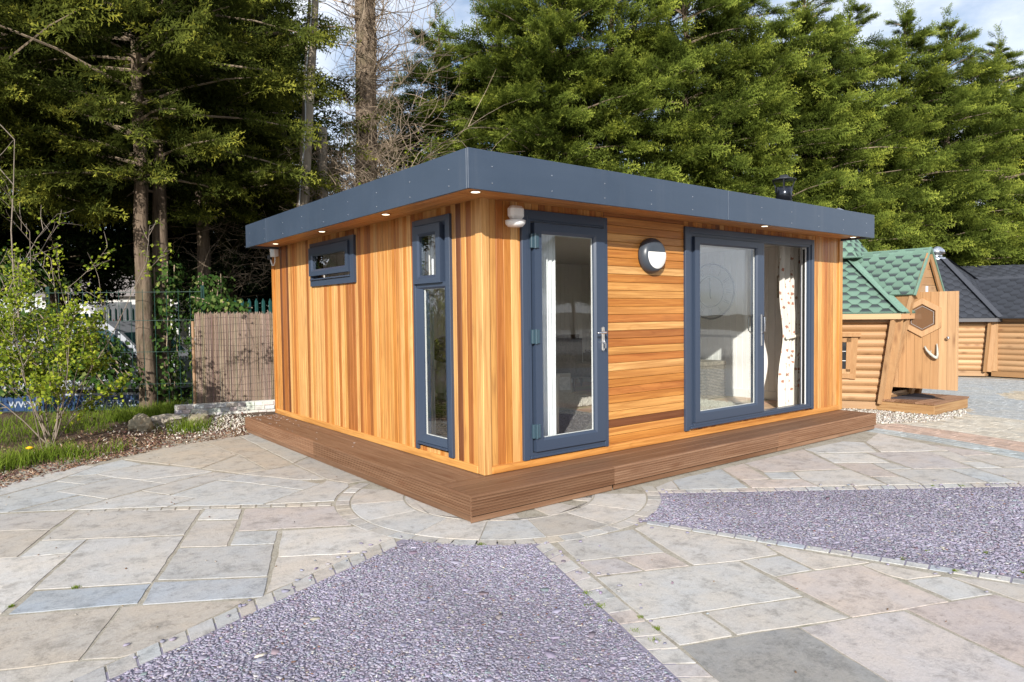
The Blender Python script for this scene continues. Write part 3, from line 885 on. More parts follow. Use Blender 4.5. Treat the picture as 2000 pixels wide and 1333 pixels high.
def block_geo(mb, b):
    r_, a0, a1, x, y = b
    g_ = 0.0025 / r_ * 57.3
    q = [polar(r_ + .002, a0 + g_), polar(r_ + .002, a1 - g_), polar(r_ + .102, a1 - g_), polar(r_ + .102, a0 + g_)]
    q = ccw(q); q2 = inset(q, .005); z = -.004 + random.uniform(-.002, .002)
    mb.add([(*p, -.03) for p in q] + [(*p, z - .004) for p in q] + [(*p, z) for p in q2],
           [(i, (i + 1) % 4, 4 + (i + 1) % 4, 4 + i) for i in range(4)] + [(4 + i, 4 + (i + 1) % 4, 8 + (i + 1) % 4, 8 + i) for i in range(4)] + [(8, 9, 10, 11)])
for b in near:
    mb = MB(); block_geo(mb, b); f = random.uniform(.85, 1.12)
    mb.build('block', M['stone'], blockp, (b[3], b[4], 0), color=tuple(c * f for c in block_col(b[0], b[3], b[4])))
groups = {}
for b in far:
    groups.setdefault(block_col(b[0], b[3], b[4]), []).append(b)
for c_, bs in groups.items():
    mb = MB()
    for b in bs: block_geo(mb, b)
    mb.build('blocks', M['stone'], blockp, color=c_)['kind'] = 'stuff'

# pale gravel collar round the green hut
def hut_gravel(g_, n):
    p = np.stack([g_.uniform(5.62, 9.2, n), g_.uniform(-.8, 1.6, n)], 1)
    k = (((p[:, 0] - 7.35) / 1.72) ** 2 + ((p[:, 1] - .75) / 1.45) ** 2 < 1) & ~((p[:, 0] < 5.6) & (p[:, 1] > -.45))
    return p[k]
V, F, A1 = chips(15000, hut_gravel, (.022, .05), (.010, .022), [(.46, .43, .39), (.53, .51, .47), (.38, .35, .31), (.30, .26, .21)], [4, 4, 3, 2], .5, .02, seed=9, z0=-.03)
o = link('pale_gravel', np_mesh('pale_gravel', V, F, M['chips'], A1))
tag(o, 'pale limestone gravel collar around the green roofed hut', 'gravel', kind='stuff')
mb = MB()
n = 40
mb.add([(7.35 + 1.78 * math.cos(k / n * 6.2832), .75 + 1.52 * math.sin(k / n * 6.2832), -.010) for k in range(n)], [tuple(range(n))])
mb.add([(7.35 + 2.2 * math.cos(k / n * 6.2832), 1.5 + 2.4 * math.sin(k / n * 6.2832), -.014) for k in range(n) ], [tuple(range(n))])
o = mb.build('gravel_base', plain('gravel_sand', (.40, .34, .26), .95, var=.25, vscale=14)); tag(o, 'sandy edging under the pale gravel beside the hut', kind='structure')

# open yard on the viewer's side
mb = MB()
mb.add([(-30, -45, -.030), (45, -45, -.030), (45, -4.0, -.030), (14, -4.0, -.030), (5.0, -1.5, -.030), (-3.0, -1.0, -.030), (-6, 1.0, -.030), (-30, 1.0, -.030)], [tuple(range(8))])
o = mb.build('yard', plain('worn_yard_stone', (.36, .34, .31), .9, var=.2, vscale=.6)); tag(o, 'pale worn yard surface running out from the patio', kind='structure')
# moss and seedlings rooted in the joints
MOSS = [(-.66, -1.82), (-.76, -1.94), (-.71, -1.98), (-.80, -2.13), (-.66, -2.19), (-.69, -2.32), (-.78, -2.27), (-.79, -2.39), (-3.03, -.07), (-2.74, .01), (1.12, -2.63), (1.36, -2.67), (1.14, -2.9), (1.4, -3.14), (3.08, -2.04), (3.26, -2.2), (-.63, -.83), (1.6, -2.9)]
g_ = np.random.default_rng(91); n = 70
c = np.repeat(np.array(MOSS), n, 0); P = c + g_.normal(0, 1, c.shape) * np.repeat(g_.uniform(.006, .016, len(MOSS)), n)[:, None]
h = g_.uniform(.004, .016, len(P)); a = g_.uniform(0, 6.28, len(P)); w_ = .0022
b = np.c_[P, np.full(len(P), -.002)]; o_ = np.c_[np.cos(a) * w_, np.sin(a) * w_, np.zeros(len(P))]; t = b + np.c_[g_.normal(0, .4, (len(P), 2)) * h[:, None], h]
V = np.stack([b - o_, b + o_, t], 1).reshape(-1, 3)
o = link('joint_moss', np_mesh('joint_moss', V, np.arange(len(V)).reshape(-1, 3), M['grass'], {'age': np.tile(np.array([.2, .2, .8]), len(P)), 'tint': np.repeat(g_.uniform(.3, 1, len(P)), 3)}))
tag(o, 'small green moss tufts rooted in the paving joints', 'moss', kind='stuff')

V, F, A1 = chips(150, lambda g, n: np.stack([CEN[0] + (rr := np.sqrt(g.uniform(1.5, 19, n))) * np.cos(aa := np.radians(g.uniform(105, 330, n))), CEN[1] + rr * np.sin(aa)], 1), (.006, .022), (.001, .004), [(.16, .10, .06), (.26, .18, .11), (.40, .36, .30), (.10, .08, .06)], [3, 2, 3, 2], .2, .002, seed=23, z0=.003)
tag(link('leaf_scatter', np_mesh('leaf_scatter', V, F, M['litter'], A1)), 'specks of dead leaf and grit scattered over the paving', 'litter', kind='stuff')
# ------------------------------------------------------------------ the cedar garden room
HD, ZS = 0.197, 2.362                  # deck level, soffit level
WX, DY = 5.5875, 4.745                 # front length, side length
CED = [(.62, .36, .135), (.53, .25, .068), (.48, .205, .045), (.33, .125, .033), (.165, .060, .022), (.57, .295, .088), (.43, .165, .040)]
def ced(i, v=0.08):
    f = random.uniform(1 - v, 1 + v)
    return tuple(c * f for c in CED[i])
room = thing('garden_room', 'cedar clad garden room with dark grey flat roof edge and glazed doors', 'garden room', (2.8, 2.4, 0))

def FB(mb, t0, t1, n0, n1, z0, z1, b=0.0):        # box on the front wall: t along x, n outwards
    return mb.cbox(t0, t1, -n1, -n0, z0, z1, b) if b else mb.box(t0, t1, -n1, -n0, z0, z1)
def SB(mb, t0, t1, n0, n1, z0, z1, b=0.0):        # box on the side wall: t along y
    return mb.cbox(-n1, -n0, t0, t1, z0, z1, b) if b else mb.box(-n1, -n0, t0, t1, z0, z1)

# wall cores with openings
DOOR = (0.41, 1.33, 0.275, 2.29)
SLID = (2.48, 4.86, 0.285, 2.29)
TALL = (0.455, 1.005, 0.30, 2.27)
SMAL = (2.27, 3.38, 1.84, 2.275)
def core(B, segs, n0, n1, mat, name, z1=2.40):
    mb = MB()
    for a, b, ops in segs:
        zs = 0.06
        for (o0, o1) in ops:
            B(mb, a, b, n0, n1, zs, o0); zs = o1
        B(mb, a, b, n0, n1, zs, z1)
    return mb.build(name, mat, room)
fsegs = [(0.02, DOOR[0], []), (DOOR[0], DOOR[1], [DOOR[2:]]), (DOOR[1], SLID[0], []), (SLID[0], SLID[1], [SLID[2:]]), (SLID[1], WX - .02, [])]
ssegs = [(0.14, TALL[0], []), (TALL[0], TALL[1], [TALL[2:]]), (TALL[1], SMAL[0], []), (SMAL[0], SMAL[1], [SMAL[2:]]), (SMAL[1], DY - .02, [])]
M['batten'] = plain('dark_batten', (.09, .05, .028), .9)
core(FB, fsegs, -.125, -.024, M['batten'], 'wall')
core(SB, ssegs, -.125, -.024, M['batten'], 'wall')
core(FB, [(max(.15, a), min(b, WX - .15), o) for a, b, o in fsegs], -.140, -.127, M['white_wall'], 'wall_lining')
core(SB, [(a, min(b, DY - .15), o) for a, b, o in ssegs], -.140, -.127, M['white_wall'], 'wall_lining')
MB().box(WX - .11, WX - .012, .02, DY, .06, 2.40).build('wall', M['batten'], room)
MB().box(.02, WX - .11, DY - .11, DY - .012, .06, 2.40).build('wall', M['batten'], room)
MB().box(.14, WX - .12, .14, DY - .12, 2.335, 2.35).build('ceiling', M['white_wall'], room)
# tongue and groove boards lining the right and back walls inside
t = 0.145
while t < DY - .14:
    MB().cbox(WX - .128, WX - .112, t, t + .097, .25, 2.334, .004).build('lining_board', M['white_wall'], room); t += .1
t = 0.145
while t < WX - .14:
    MB().cbox(t, t + .097, DY - .128, DY - .112, .25, 2.334, .004).build('lining_board', M['white_wall'], room); t += .1
MB().cbox(WX - .145, WX - .129, .15, DY - .14, .25, .37, .004).build('skirting', M['white'], room)
MB().cbox(.15, WX - .15, DY - .145, DY - .129, .25, .37, .004).build('skirting', M['white'], room)
# laminate floor planks
y = 0.13
while y < DY - .14:
    x = .14 - random.uniform(0, 1.0)
    while x < WX - .14:
        x1 = min(x + 1.25, WX - .13)
        if x1 > .2:
            MB().cbox(max(x, .14), x1 - .003, y, y + .187, .235, .25, .002).build('floorboard', M['cedar_x'], room, ((x + x1) / 2, y + .09, .24),
                                                                              color=tuple(c * random.uniform(.85, 1.1) for c in (.58, .44, .30)))
        x += 1.25
    y += .19

# cladding: vertical boards on the side wall
P_ = 0.0735
def pick(wts):
    return ced(random.choices(range(7), wts)[0])
SIDE_W = [26, 16, 13, 19, 8, 18, 14]
t = 0.078
k = 0
while t < DY - .06:
    t1 = min(t + P_, DY - .055)
    c = (t + t1) / 2
    spans = [(HD + .06, 2.395)]
    for (a, b, z0, z1) in (TALL, SMAL):
        if a - .01 < c < b + .01:
            spans = [(HD + .06, z0 + .0), (z1, 2.395)]
    col = pick(SIDE_W)
    if k in (1,): col = ced(3)
    if k in (0, 2): col = ced(5)
    for z0, z1 in spans:
        mb = SB(MB(), t + .001, t1 - .0012, -.022, -random.choice((0.0, 0.0015, 0.003)), z0, z1, .0035)
        mb.build('cladding_board', M['cedar_v'], room, (0.01, c, (z0 + z1) / 2), color=col)
    t = t1; k += 1
# front wall, vertical boards
def vfront(x0, x1, z0, z1, wts):
    t = x0
    while t < x1 - .01:
        t1 = min(t + P_, x1)
        c = (t + t1) / 2
        spans = [(z0, z1)]
        if z0 < 1:
            for (a, b, q0, q1) in (DOOR, SLID):
                if a - .01 < c < b + .01: spans = [(z0, q0), (q1, z1)]
        col = pick(wts)
        for q0, q1 in spans:
            FB(MB(), t + .001, t1 - .0012, -.022, -random.choice((0.0, 0.001, 0.002)), q0, q1, .0035).build(
                'cladding_board', M['cedar_v'], room, (c, .01, (q0 + q1) / 2), color=col if q0 < 2 else pick([8, 20, 20, 14, 6, 14, 18]))
        t = t1
vfront(.063, 1.33, HD + .06, 2.395, [30, 14, 8, 3, 1, 34, 10])
vfront(2.46, WX - .07, HD + .06, 2.395, [14, 24, 22, 5, 1, 24, 10])
# front wall, horizontal boards
HC = [3, 1, 2, 5, 1, 2, 2, 0, 2, 5, 5, 2, 1, 6, 0, 3, 6, 5, 6, 0, 1, 2, 6, 2, 5, 5, 4, 1, 2]
z = 2.395
zt = [2.395, 2.330]
while zt[-1] > HD + .14: zt.append(zt[-1] - P_)
zt.append(HD + .06)
for i in range(len(zt) - 1):
    z1, z0 = zt[i], zt[i + 1]
    FB(MB(), 1.332, 2.458, -.022, -random.choice((0.0, 0.001)), z0 + .0012, z1 - .0012, .0035).build(
        'cladding_board', M['cedar_x'], room, (1.9, .01, (z0 + z1) / 2), color=ced(HC[i] if i < len(HC) else 1, .05))
# corner posts, plinth boards, end trims
FB(MB(), -.014, .061, -.02, .014, HD + .002, 2.39, .004).build('corner_trim', M['cedar_v'], room, (.02, 0, 1.2), color=ced(0, 0))
SB(MB(), .015, .076, -.02, .0135, HD + .003, 2.389, .004).build('corner_trim', M['cedar_v'], room, (0, .05, 1.2), color=ced(0, 0))
FB(MB(), WX - .07, WX + .012, -.02, .014, HD + .002, 2.39, .004).build('corner_trim', M['cedar_v'], room, (WX - .03, 0, 1.2), color=ced(5, 0))
SB(MB(), DY - .055, DY + .012, -.02, .014, HD + .002, 2.39, .004).build('corner_trim', M['cedar_v'], room, (0, DY, 1.2), color=ced(2, 0))
FB(MB(), .062, WX - .071, -.02, .018, HD + .002, HD + .066, .006).build('plinth_board', M['cedar_x'], room, (2.7, 0, .23), color=(.55, .26, .07))
SB(MB(), .077, DY - .056, -.02, .018, HD + .002, HD + .066, .006).build('plinth_board', M['cedar_y'], room, (0, 2.4, .23), color=(.58, .30, .09))
MB().box(WX - .01, WX + .008, .02, DY, HD - .1, 2.39).build('end_cladding', M['cedar_v'], room, (WX, 2.4, 1.2), color=ced(2))

# roof edge
FBOT, FTOP, OS, OF, FR, FL = 2.336, 2.6154, .4068, .4197, 5.5603, 4.5176
def screws(parent, pts, axis):
    for (t, z) in pts:
        mb = MB()
        if axis == 'f': mb.lathe([(.0055, 0), (.0045, .003), (.002, .004)], 8, (t, -OF - .0002, z), 'y')
        else: mb.lathe([(.0055, 0), (.0045, -.003), (.002, -.004)], 8, (-OS - .0002, t, z), 'x')
        mb.build('screw', M['chrome'], parent)
p = MB().cbox(-OS, 2.588, -OF, -OF + .022, FBOT, FTOP, .002).build('fascia_panel', M['fascia'], room)
screws(p, [(x, z) for x in (-.203, .358, .924, 1.488, 2.049) for z in (2.506, 2.390)], 'f')
p = MB().cbox(2.592, FR, -OF, -OF + .022, FBOT, FTOP, .002).build('fascia_panel', M['fascia'], room)
screws(p, [(x, z) for x in (3.15, 3.704, 4.255, 4.803, 5.353) for z in (2.502, 2.386)], 'f')
p = MB().cbox(-OS, -OS + .022, -OF + .023, 3.754, FBOT, FTOP, .002).build('fascia_panel', M['fascia'], room)
screws(p, [(y, z) for y in (-.175, .388, .955, 1.521, 2.084, 2.645, 3.206) for z in (2.503, 2.385)], 's')
p = MB().cbox(-OS, -OS + .022, 3.758, FL, FBOT, FTOP, .002).build('fascia_panel', M['fascia'], room)
screws(p, [(y, z) for y in (3.82, 4.36) for z in (2.503, 2.385)], 's')
MB().box(FR - .02, FR, -OF + .024, DY + .1, FBOT, FTOP).build('fascia_panel', M['fascia'], room)
MB().box(-OS + .024, FR - .022, FL - .02, FL, FBOT, FTOP).build('fascia_panel', M['fascia'], room)
MB().box(-OS + .024, FR - .022, -OF + .024, FL - .022, 2.44, FTOP - .012).build('roof_deck', M['roof_felt'], room)
MB().box(-.02, FR - .022, FL + .002, DY + .02, 2.42, 2.58).build('roof_deck', M['roof_felt'], room)
# soffit boards: three strips each side
for i in range(3):
    d0, d1 = .003 + i * .131, .003 + i * .131 + .128
    FB(MB(), -OS + .024, FR - .025, d0, d1, ZS, ZS + .016, .003).build('soffit_board', M['cedar_x'], room, (2.5, -.2, ZS), color=(.55, .25, .08))
    if i < 3:
        SB(MB(), .0, FL - .024, d0, d1 - .003, ZS + .001, ZS + .017, .003).build('soffit_board', M['cedar_y'], room, (-.2, 2.2, ZS), color=(.55, .26, .085))
for (x, y) in ((-.20, -.21), (-.22, 1.15), (-.20, 2.62), (-.19, 4.07), (3.49, -.24), (5.44, -.22)):
    d = MB().lathe([(.046, ZS + .004), (.046, ZS - .004), (.036, ZS - .006), (.034, ZS - .001)], 20, (x, y, 0)).build('downlight', M['chrome'], room)
    MB().lathe([(.033, ZS - .002), (.033, ZS - .0045)], 20, (x, y, 0)).build('lens', M['led'], d)

# ---- frames
def ring(mb, B, o, i, no, ni, nb, nbi=None):
    """mitred four sided bar: o, i = outer and inner (t0,t1,z0,z1); n = outward depth at outer edge, inner edge, back"""
    f = (lambda t, n, z: (t, -n, z)) if B is FB else (lambda t, n, z: (-n, t, z))
    nbi = nb if nbi is None else nbi
    O = [(o[0], o[2]), (o[1], o[2]), (o[1], o[3]), (o[0], o[3])]
    I = [(i[0], i[2]), (i[1], i[2]), (i[1], i[3]), (i[0], i[3])]
    vs = [f(t, no, z) for t, z in O] + [f(t, ni, z) for t, z in I] + [f(t, nb, z) for t, z in O] + [f(t, nbi, z) for t, z in I]
    fs = []
    for k in range(4):
        j = (k + 1) % 4
        fs += [(k, j, 4 + j, 4 + k), (8 + k, 8 + j, j, k), (4 + k, 4 + j, 12 + j, 12 + k), (12 + k, 12 + j, 8 + j, 8 + k)]
    return mb.add(vs, fs)
def sash(B, o, w, n, ch, par, name, inner=None):
    """profile: outer face, chamfer down to the glass"""
    mb = MB()
    i = inner or (o[0] + w, o[1] - w, o[2] + w, o[3] - w)
    m_ = (i[0] - ch, i[1] + ch, i[2] - ch, i[3] + ch)
    ring(mb, B, o, m_, n, n, n - .05)
    ring(mb, B, m_, i, n, n - .012, n - .05)
    return mb.build(name, M['anthracite'], par)
def pane(B, r, n, par):
    mb = MB(); B(mb, r[0] - .008, r[1] + .008, n - .004, n, r[2] - .008, r[3] + .008)
    return mb.build('pane', M['glass'], par)
def spacer(B, r, n, par, w=.010):
    mb = MB(); ring(mb, B, (r[0] - .006, r[1] + .006, r[2] - .006, r[3] + .006), (r[0] + w * .5, r[1] - w * .5, r[2] + w * .4, r[3] - w * .4), n, n, n - .012)
    return mb.build('spacer_bar', M['white'], par)

# entrance door
door = empty('door', (.87, 0, .28)); door.parent = room; door.matrix_parent_inverse = PM(room).inverted()
o = (.3785, 1.3576, .262, 2.309)
mb = MB()
FB(mb, o[0], o[0] + .062, -.05, .026, o[2], o[3], .003)
FB(mb, o[1] - .046, o[1], -.05, .026, o[2], o[3], .003)
FB(mb, o[0] + .0625, o[1] - .0465, -.05, .0255, o[3] - .078, o[3], .003)
mb.build('door_frame', M['anthracite'], door)
mb = MB(); ring(mb, FB, (.4405, 1.3116, .29, 2.2310), (.475, 1.300, .318, 2.216), .018, .018, -.06)
mb.build('rebate', M['anthracite'], door)
mb = MB(); FB(mb, .441, 1.311, -.03, .036, .272, .292, .003)
mb.build('sill', M['anthracite'], door)
leaf = (.497, 1.306, .325, 2.208)
gl = (.588, 1.182, .432, 2.120)
mb = MB()
mi = (.572, 1.20, .412, 2.142)
ring(mb, FB, leaf, mi, .042, .042, -.01)
ring(mb, FB, mi, gl, .042, .024, -.01)
mb.build('leaf', M['anthracite'], door)
pane(FB, gl, .012, door); spacer(FB, gl, .006, door)
for z in (2.057, 1.276, .496):
    mb = MB()
    FB(mb, .462, .492, .02, .045, z - .058, z + .058, .003)
    FB(mb, .500, .535, .043, .056, z - .058, z + .058, .004)
    mb.lathe([(.0095, z - .06), (.0095, z + .06)], 12, (.496, -.052, 0))
    mb.build('hinge', M['hinge'], door)
mb = MB(); FB(mb, 1.250, 1.282, .042, .052, 1.125, 1.345, .010)
mb.build('lock_plate', M['chrome'], door)
mb = MB().tube([(1.266, -.05, 1.292), (1.266, -.095, 1.292), (1.25, -.105, 1.292), (1.19, -.107, 1.292), (1.145, -.105, 1.290)], [.009, .009, .010, .0095, .008], 10)
mb.build('handle', M['chrome'], door, smooth=True)
mb = MB().tube([(1.266, -.05, 1.205), (1.266, -.072, 1.205)], .012, 12)
FB(mb, 1.262, 1.270, .06, .088, 1.150, 1.200, .002)
mb.build('key', M['chrome'], door)

# sliding door
sl = empty('sliding_door', (3.67, 0, .28)); sl.parent = room; sl.matrix_parent_inverse = PM(room).inverted()
o = (2.4507, 4.8894, .2725, 2.3108)
mb = MB()
FB(mb, o[0], o[0] + .062, -.05, .026, o[2], o[3], .003)
FB(mb, o[1] - .058, o[1], -.05, .026, o[2], o[3], .003)
FB(mb, o[0] + .0625, o[1] - .0585, -.05, .0255, o[3] - .06, o[3], .003)
mb.build('door_frame', M['anthracite'], sl)
mb = MB(); ring(mb, FB, (2.513, 4.8309, .312, 2.2503), (2.575, 4.785, .335, 2.222), .014, .010, -.09)
mb.build('inner_frame', M['anthracite'], sl)
mb = MB(); FB(mb, 2.513, 4.83, -.06, .040, .290, .311, .003); FB(mb, 2.575, 4.785, -.05, .030, .3115, .330, .002); FB(mb, 2.575, 4.785, .016, .022, .330, .344)
mb.build('track', M['anthracite'], sl)
lf = (2.590, 3.810, .346, 2.216); gl = (2.682, 3.668, .450, 2.143)
mb = MB(); mi = (2.668, 3.684, .432, 2.158)
ring(mb, FB, lf, mi, .034, .034, -.012); ring(mb, FB, mi, gl, .034, .018, -.012)
mb.build('leaf', M['anthracite'], sl)
pane(FB, gl, .008, sl); spacer(FB, gl, .003, sl)
# second leaf, slid back behind the first
lf2 = (2.60, 3.80, .346, 2.216)
mb = MB(); ring(mb, FB, lf2, (2.69, 3.71, .44, 2.15), -.030, -.030, -.070)
mb.build('leaf', M['anthracite'], sl)
pane(FB, (2.70, 3.70, .45, 2.14), -.045, sl)
mb = MB().tube([(3.755, -.032, 1.42), (3.755, -.075, 1.40), (3.755, -.078, 1.32), (3.755, -.075, 1.24), (3.755, -.032, 1.22)], .0075, 8)
FB(mb, 3.742, 3.768, .034, .040, 1.08, 1.43, .003)
mb.build('handle', M['chrome'], sl, smooth=False)
mb = MB().tube([(3.655, .02, 1.42), (3.655, .06, 1.40), (3.655, .06, 1.25), (3.655, .02, 1.22)], .007, 8)
mb.build('handle', M['chrome'], sl)
mb = MB(); FB(mb, 4.775, 4.79, -.075, -.020, .335, 2.222)
mb.build('white_jamb', M['white'], sl)
mb = MB(); FB(mb, 4.768, 4.774, -.060, -.030, .34, 2.2)
mb.build('brush_seal', M['rubber'], sl)

# tall side window: fixed light under an opening vent
tw = empty('tall_window', (0, .73, .27)); tw.parent = room; tw.matrix_parent_inverse = PM(room).inverted()
o = (.4268, 1.0318, .2703, 2.2964)
mb = MB()
SB(mb, o[0], o[0] + .062, -.05, .026, o[2], o[3], .003)
SB(mb, o[1] - .040, o[1], -.05, .026, o[2], o[3], .003)
SB(mb, o[0] + .0625, o[1] - .0405, -.05, .0255, o[3] - .052, o[3], .003)
mb.build('window_frame', M['anthracite'], tw)
mb = MB(); ring(mb, SB, (.489, .9910, .33, 2.2440), (.520, .965, .372, 2.22), .016, .012, -.06)
SB(mb, .50, .99, -.05, .0155, 1.70, 1.745); mb.build('mullion_frame', M['anthracite'], tw)
mb = MB(); SB(mb, .489, .991, -.03, .040, .322, .342, .003); mb.build('sill', M['anthracite'], tw)
sash(SB, (.545, 1.000, 1.738, 2.238), .09, .044, .022, tw, 'vent_sash', (.634, .898, 1.807, 2.148))
pane(SB, (.634, .898, 1.807, 2.148), .022, tw)
mb = MB(); ring(mb, SB, (.50, .985, .345, 1.705), (.530, .880, .414, 1.690), .026, .010, -.05); mb.build('fixed_sash', M['anthracite'], tw)
pane(SB, (.530, .880, .414, 1.690), .004, tw); spacer(SB, (.530, .880, .414, 1.690), .0, tw)
# small high window
sw = empty('small_window', (0, 2.82, 1.81)); sw.parent = room; sw.matrix_parent_inverse = PM(room).inverted()
o = (2.2392, 3.4086, 1.8128, 2.3021)
mb = MB()
ring(mb, SB, o, (2.335, 3.375, 1.872, 2.262), .026, .026, -.05); mb.build('window_frame', M['anthracite'], sw)
mb = MB(); ring(mb, SB, (2.335, 3.375, 1.872, 2.262), (2.36, 3.36, 1.90, 2.245), .012, .012, -.05); mb.build('rebate', M['anthracite'], sw)
mb = MB(); SB(mb, 2.330, 3.39, -.02, .042, 1.880, 1.897, .003); mb.build('sill', M['anthracite'], sw)
sash(SB, (2.345, 3.40, 1.930, 2.252), .09, .046, .022, sw, 'vent_sash', (2.432, 3.305, 2.000, 2.152))
pane(SB, (2.432, 3.305, 2.000, 2.152), .022, sw)

# ------------------------------------------------------------------ fittings on the walls
fl = thing('stove_flue', 'black stove flue with conical rain cap on the flat roof', 'flue', (5.20, .56, 2.6))
mb = MB().lathe([(.20, 2.60), (.19, 2.63), (.105, 2.86), (.104, 2.88)], 28, (5.20, .56, 0)); mb.build('flashing_cone', M['black'], fl, smooth=True)
mb = MB().lathe([(.100, 2.86), (.100, 3.06), (.094, 3.062), (.094, 2.9)], 28, (5.20, .56, 0)); mb.build('pipe', plain('flue_steel', (.035, .04, .05), .22, .8), fl, smooth=True)
mb = MB().lathe([(.150, 3.150), (.152, 3.158), (.09, 3.180), (.055, 3.190), (.05, 3.215), (.01, 3.222)], 28, (5.20, .56, 0)); mb.build('rain_cap', M['black'], fl, smooth=True)
for k in range(4):
    a = k * math.pi / 2 + .5
    x, y = 5.20 + .1 * math.cos(a), .56 + .1 * math.sin(a)
    x2, y2 = 5.20 + .135 * math.cos(a), .56 + .135 * math.sin(a)
    MB().tube([(x, y, 3.00), (x, y, 3.06), (x2, y2, 3.155)], .010, 6).build('strap', M['black'], fl)

wl_ = thing('bulkhead_light', 'round dark grey bulkhead lamp with white half lens on cedar wall', 'wall light', (1.948, 0, 2.0))
c = (1.948, -.001, 2.0)
MB().lathe([(.166, 0), (.168, .02), (.162, .05), (.145, .075), (.128, .088), (.10, .091)], 40, c, 'y').build('bezel', plain('bulkhead_grey', (.045, .055, .07), .35), wl_, smooth=True)
mb = MB()
rl, yc = .126, .030
a0 = math.asin(yc / rl)
outl = [(rl * math.cos(a), rl * math.sin(a)) for a in np.linspace(math.pi - a0, 2 * math.pi + a0, 37)]
rings = [1.0, .8, .55, .25]
vs = []
for q in rings:
    for x, y in outl:
        X_, Y_ = x * q, -.045 + (y + .045) * q
        vs.append((c[0] + X_, c[1] - .092 - .022 * (1 - q * q), c[2] + Y_))
n = len(outl); fs = [(r_ * n + k, r_ * n + k + 1, (r_ + 1) * n + k + 1, (r_ + 1) * n + k) for r_ in range(3) for k in range(n - 1)] + [(r_ * n + n - 1, r_ * n, (r_ + 1) * n, (r_ + 1) * n + n - 1) for r_ in range(3)] + [tuple(range(3 * n, 4 * n))]
mb.add(vs, fs).build('lens', plain('opal_lens', (.80, .79, .77), .3), wl_)

pr = thing('motion_sensor', 'white motion sensor with printed side on wall beside door', 'sensor', (.29, 0, 2.2))
mb = MB(); FB(mb, .275, .372, .002, .050, 2.205, 2.312, .012); FB(mb, .205, .340, .045, .125, 2.212, 2.315, .022)
mb.build('housing', M['white'], pr)
mb = MB().lathe([(.020, 2.145), (.060, 2.150), (.078, 2.170), (.082, 2.196), (.03, 2.206)], 24, (.250, -.105, 0)); mb.build('sensor_head', M['white'], pr, smooth=True)
mb = MB(); FB(mb, .3655, .3663, .008, .036, 2.225, 2.298); mb.build('printed_label', plain('grey_print', (.35, .36, .38), .6), pr)
jb = thing('junction_box', 'small white junction box with looped cable under the far eave', 'junction box', (0, 4.6, 2.25))
mb = MB(); SB(mb, 4.50, 4.66, .002, .06, 2.245, 2.350, .006); mb.build('box', M['white'], jb)
MB().tube([(-.03, 4.56, 2.246), (-.032, 4.56, 2.18), (-.034, 4.60, 2.135), (-.034, 4.66, 2.14), (-.034, 4.71, 2.20), (-.03, 4.74, 2.24)], .008, 8).build('cable', M['white'], jb, smooth=True)
mb = MB().lathe([(.012, 2.22), (.03, 2.225), (.032, 2.27), (.01, 2.275)], 14, (-.04, 4.73, 0)); mb.build('dusk_sensor', M['black'], jb)

# ------------------------------------------------------------------ timber step around the room
dk = thing('timber_deck', 'brown grooved timber deck step wrapping two sides of the garden room', 'decking', (-.437, -.45, 0))
DS, DF, DR, DL = .4373, .4507, 5.583, 4.655
DKC = [(.185, .103, .058), (.215, .122, .072), (.155, .084, .047), (.235, .138, .085)]
def dcol(f=1.0): 
    c = random.choice(DKC); q = random.uniform(.9, 1.1) * f
    return tuple(x * q for x in c)
def grooved(length, width, th, n=8, d=.0085):
    """profile in (w, h), grooves on top; extruded along length"""
    pr = [(0, 0), (width, 0), (width, th - .004), (width - .004, th)]
    p = width / n
    for i in range(n - 1, 0, -1):
        c = i * p
        pr += [(c + p * .30, th), (c + p * .20, th - d), (c - p * .20, th - d), (c - p * .30, th)]
    pr += [(.004, th), (0, th - .004)]
    return pr
def deck_board(p0, L, axis, pr, face, name, mat, col):
    """axis 'x' or 'y'; face 'top','front' (normal -y) or 'side' (normal -x); p0 = corner"""
    mb = MB(); n = len(pr); vs = []
    for s_ in (0.0, L):
        for (w_, h) in pr:
            if face == 'top': v = (p0[0] + s_, p0[1] + w_, p0[2] + h) if axis == 'x' else (p0[0] + w_, p0[1] + s_, p0[2] + h)
            elif face == 'front': v = (p0[0] + s_, p0[1] - h, p0[2] + w_)
            else: v = (p0[0] - h, p0[1] + s_, p0[2] + w_)
            vs.append(v)
    fs = [(i, (i + 1) % n, n + (i + 1) % n, n + i) for i in range(n)] + [tuple(range(n - 1, -1, -1)), tuple(range(n, 2 * n))]
    mb.add(vs, fs)
    o = (p0[0] + (L / 2 if axis == 'x' else 0), p0[1] + (L / 2 if axis == 'y' else 0), p0[2])
    ob = mb.build(name, mat, dk, o, color=col)
    return ob
flat = lambda w_, th: [(0, 0), (w_, 0), (w_, th - .004), (w_ - .004, th), (.004, th), (0, th - .004)]
pw = .1475
for i in range(3):
    for x0, x1 in ((-DS + .020, 2.2 + i * .3), (2.203 + i * .3, DR - .02)):
        deck_board((x0, -DF + .021 + i * pw * .985, .169), x1 - x0, 'x', flat(.1425, .028), 'top', 'deck_board', M['deck_x'], tuple(c * 1.05 for c in dcol()))
    deck_board((-DS + .021 + i * .1455, .004, .168), DL - .006, 'y', grooved(1, .142, .028, 9, .006), 'top', 'deck_board', M['deck_y'], dcol(1.05))
for x0, x1 in ((-DS + .0, .984), (.987, 3.42), (3.423, DR)):
    deck_board((x0, -DF + .020, .054), x1 - x0, 'x', grooved(1, .1415, .020, 7), 'front', 'riser_board', M['deck_x'], dcol(1.15))
    deck_board((x0 + .01, -DF + .032, .002), x1 - x0 - .02, 'x', flat(.047, .012), 'front', 'riser_board', M['deck_x'], dcol(1.1))
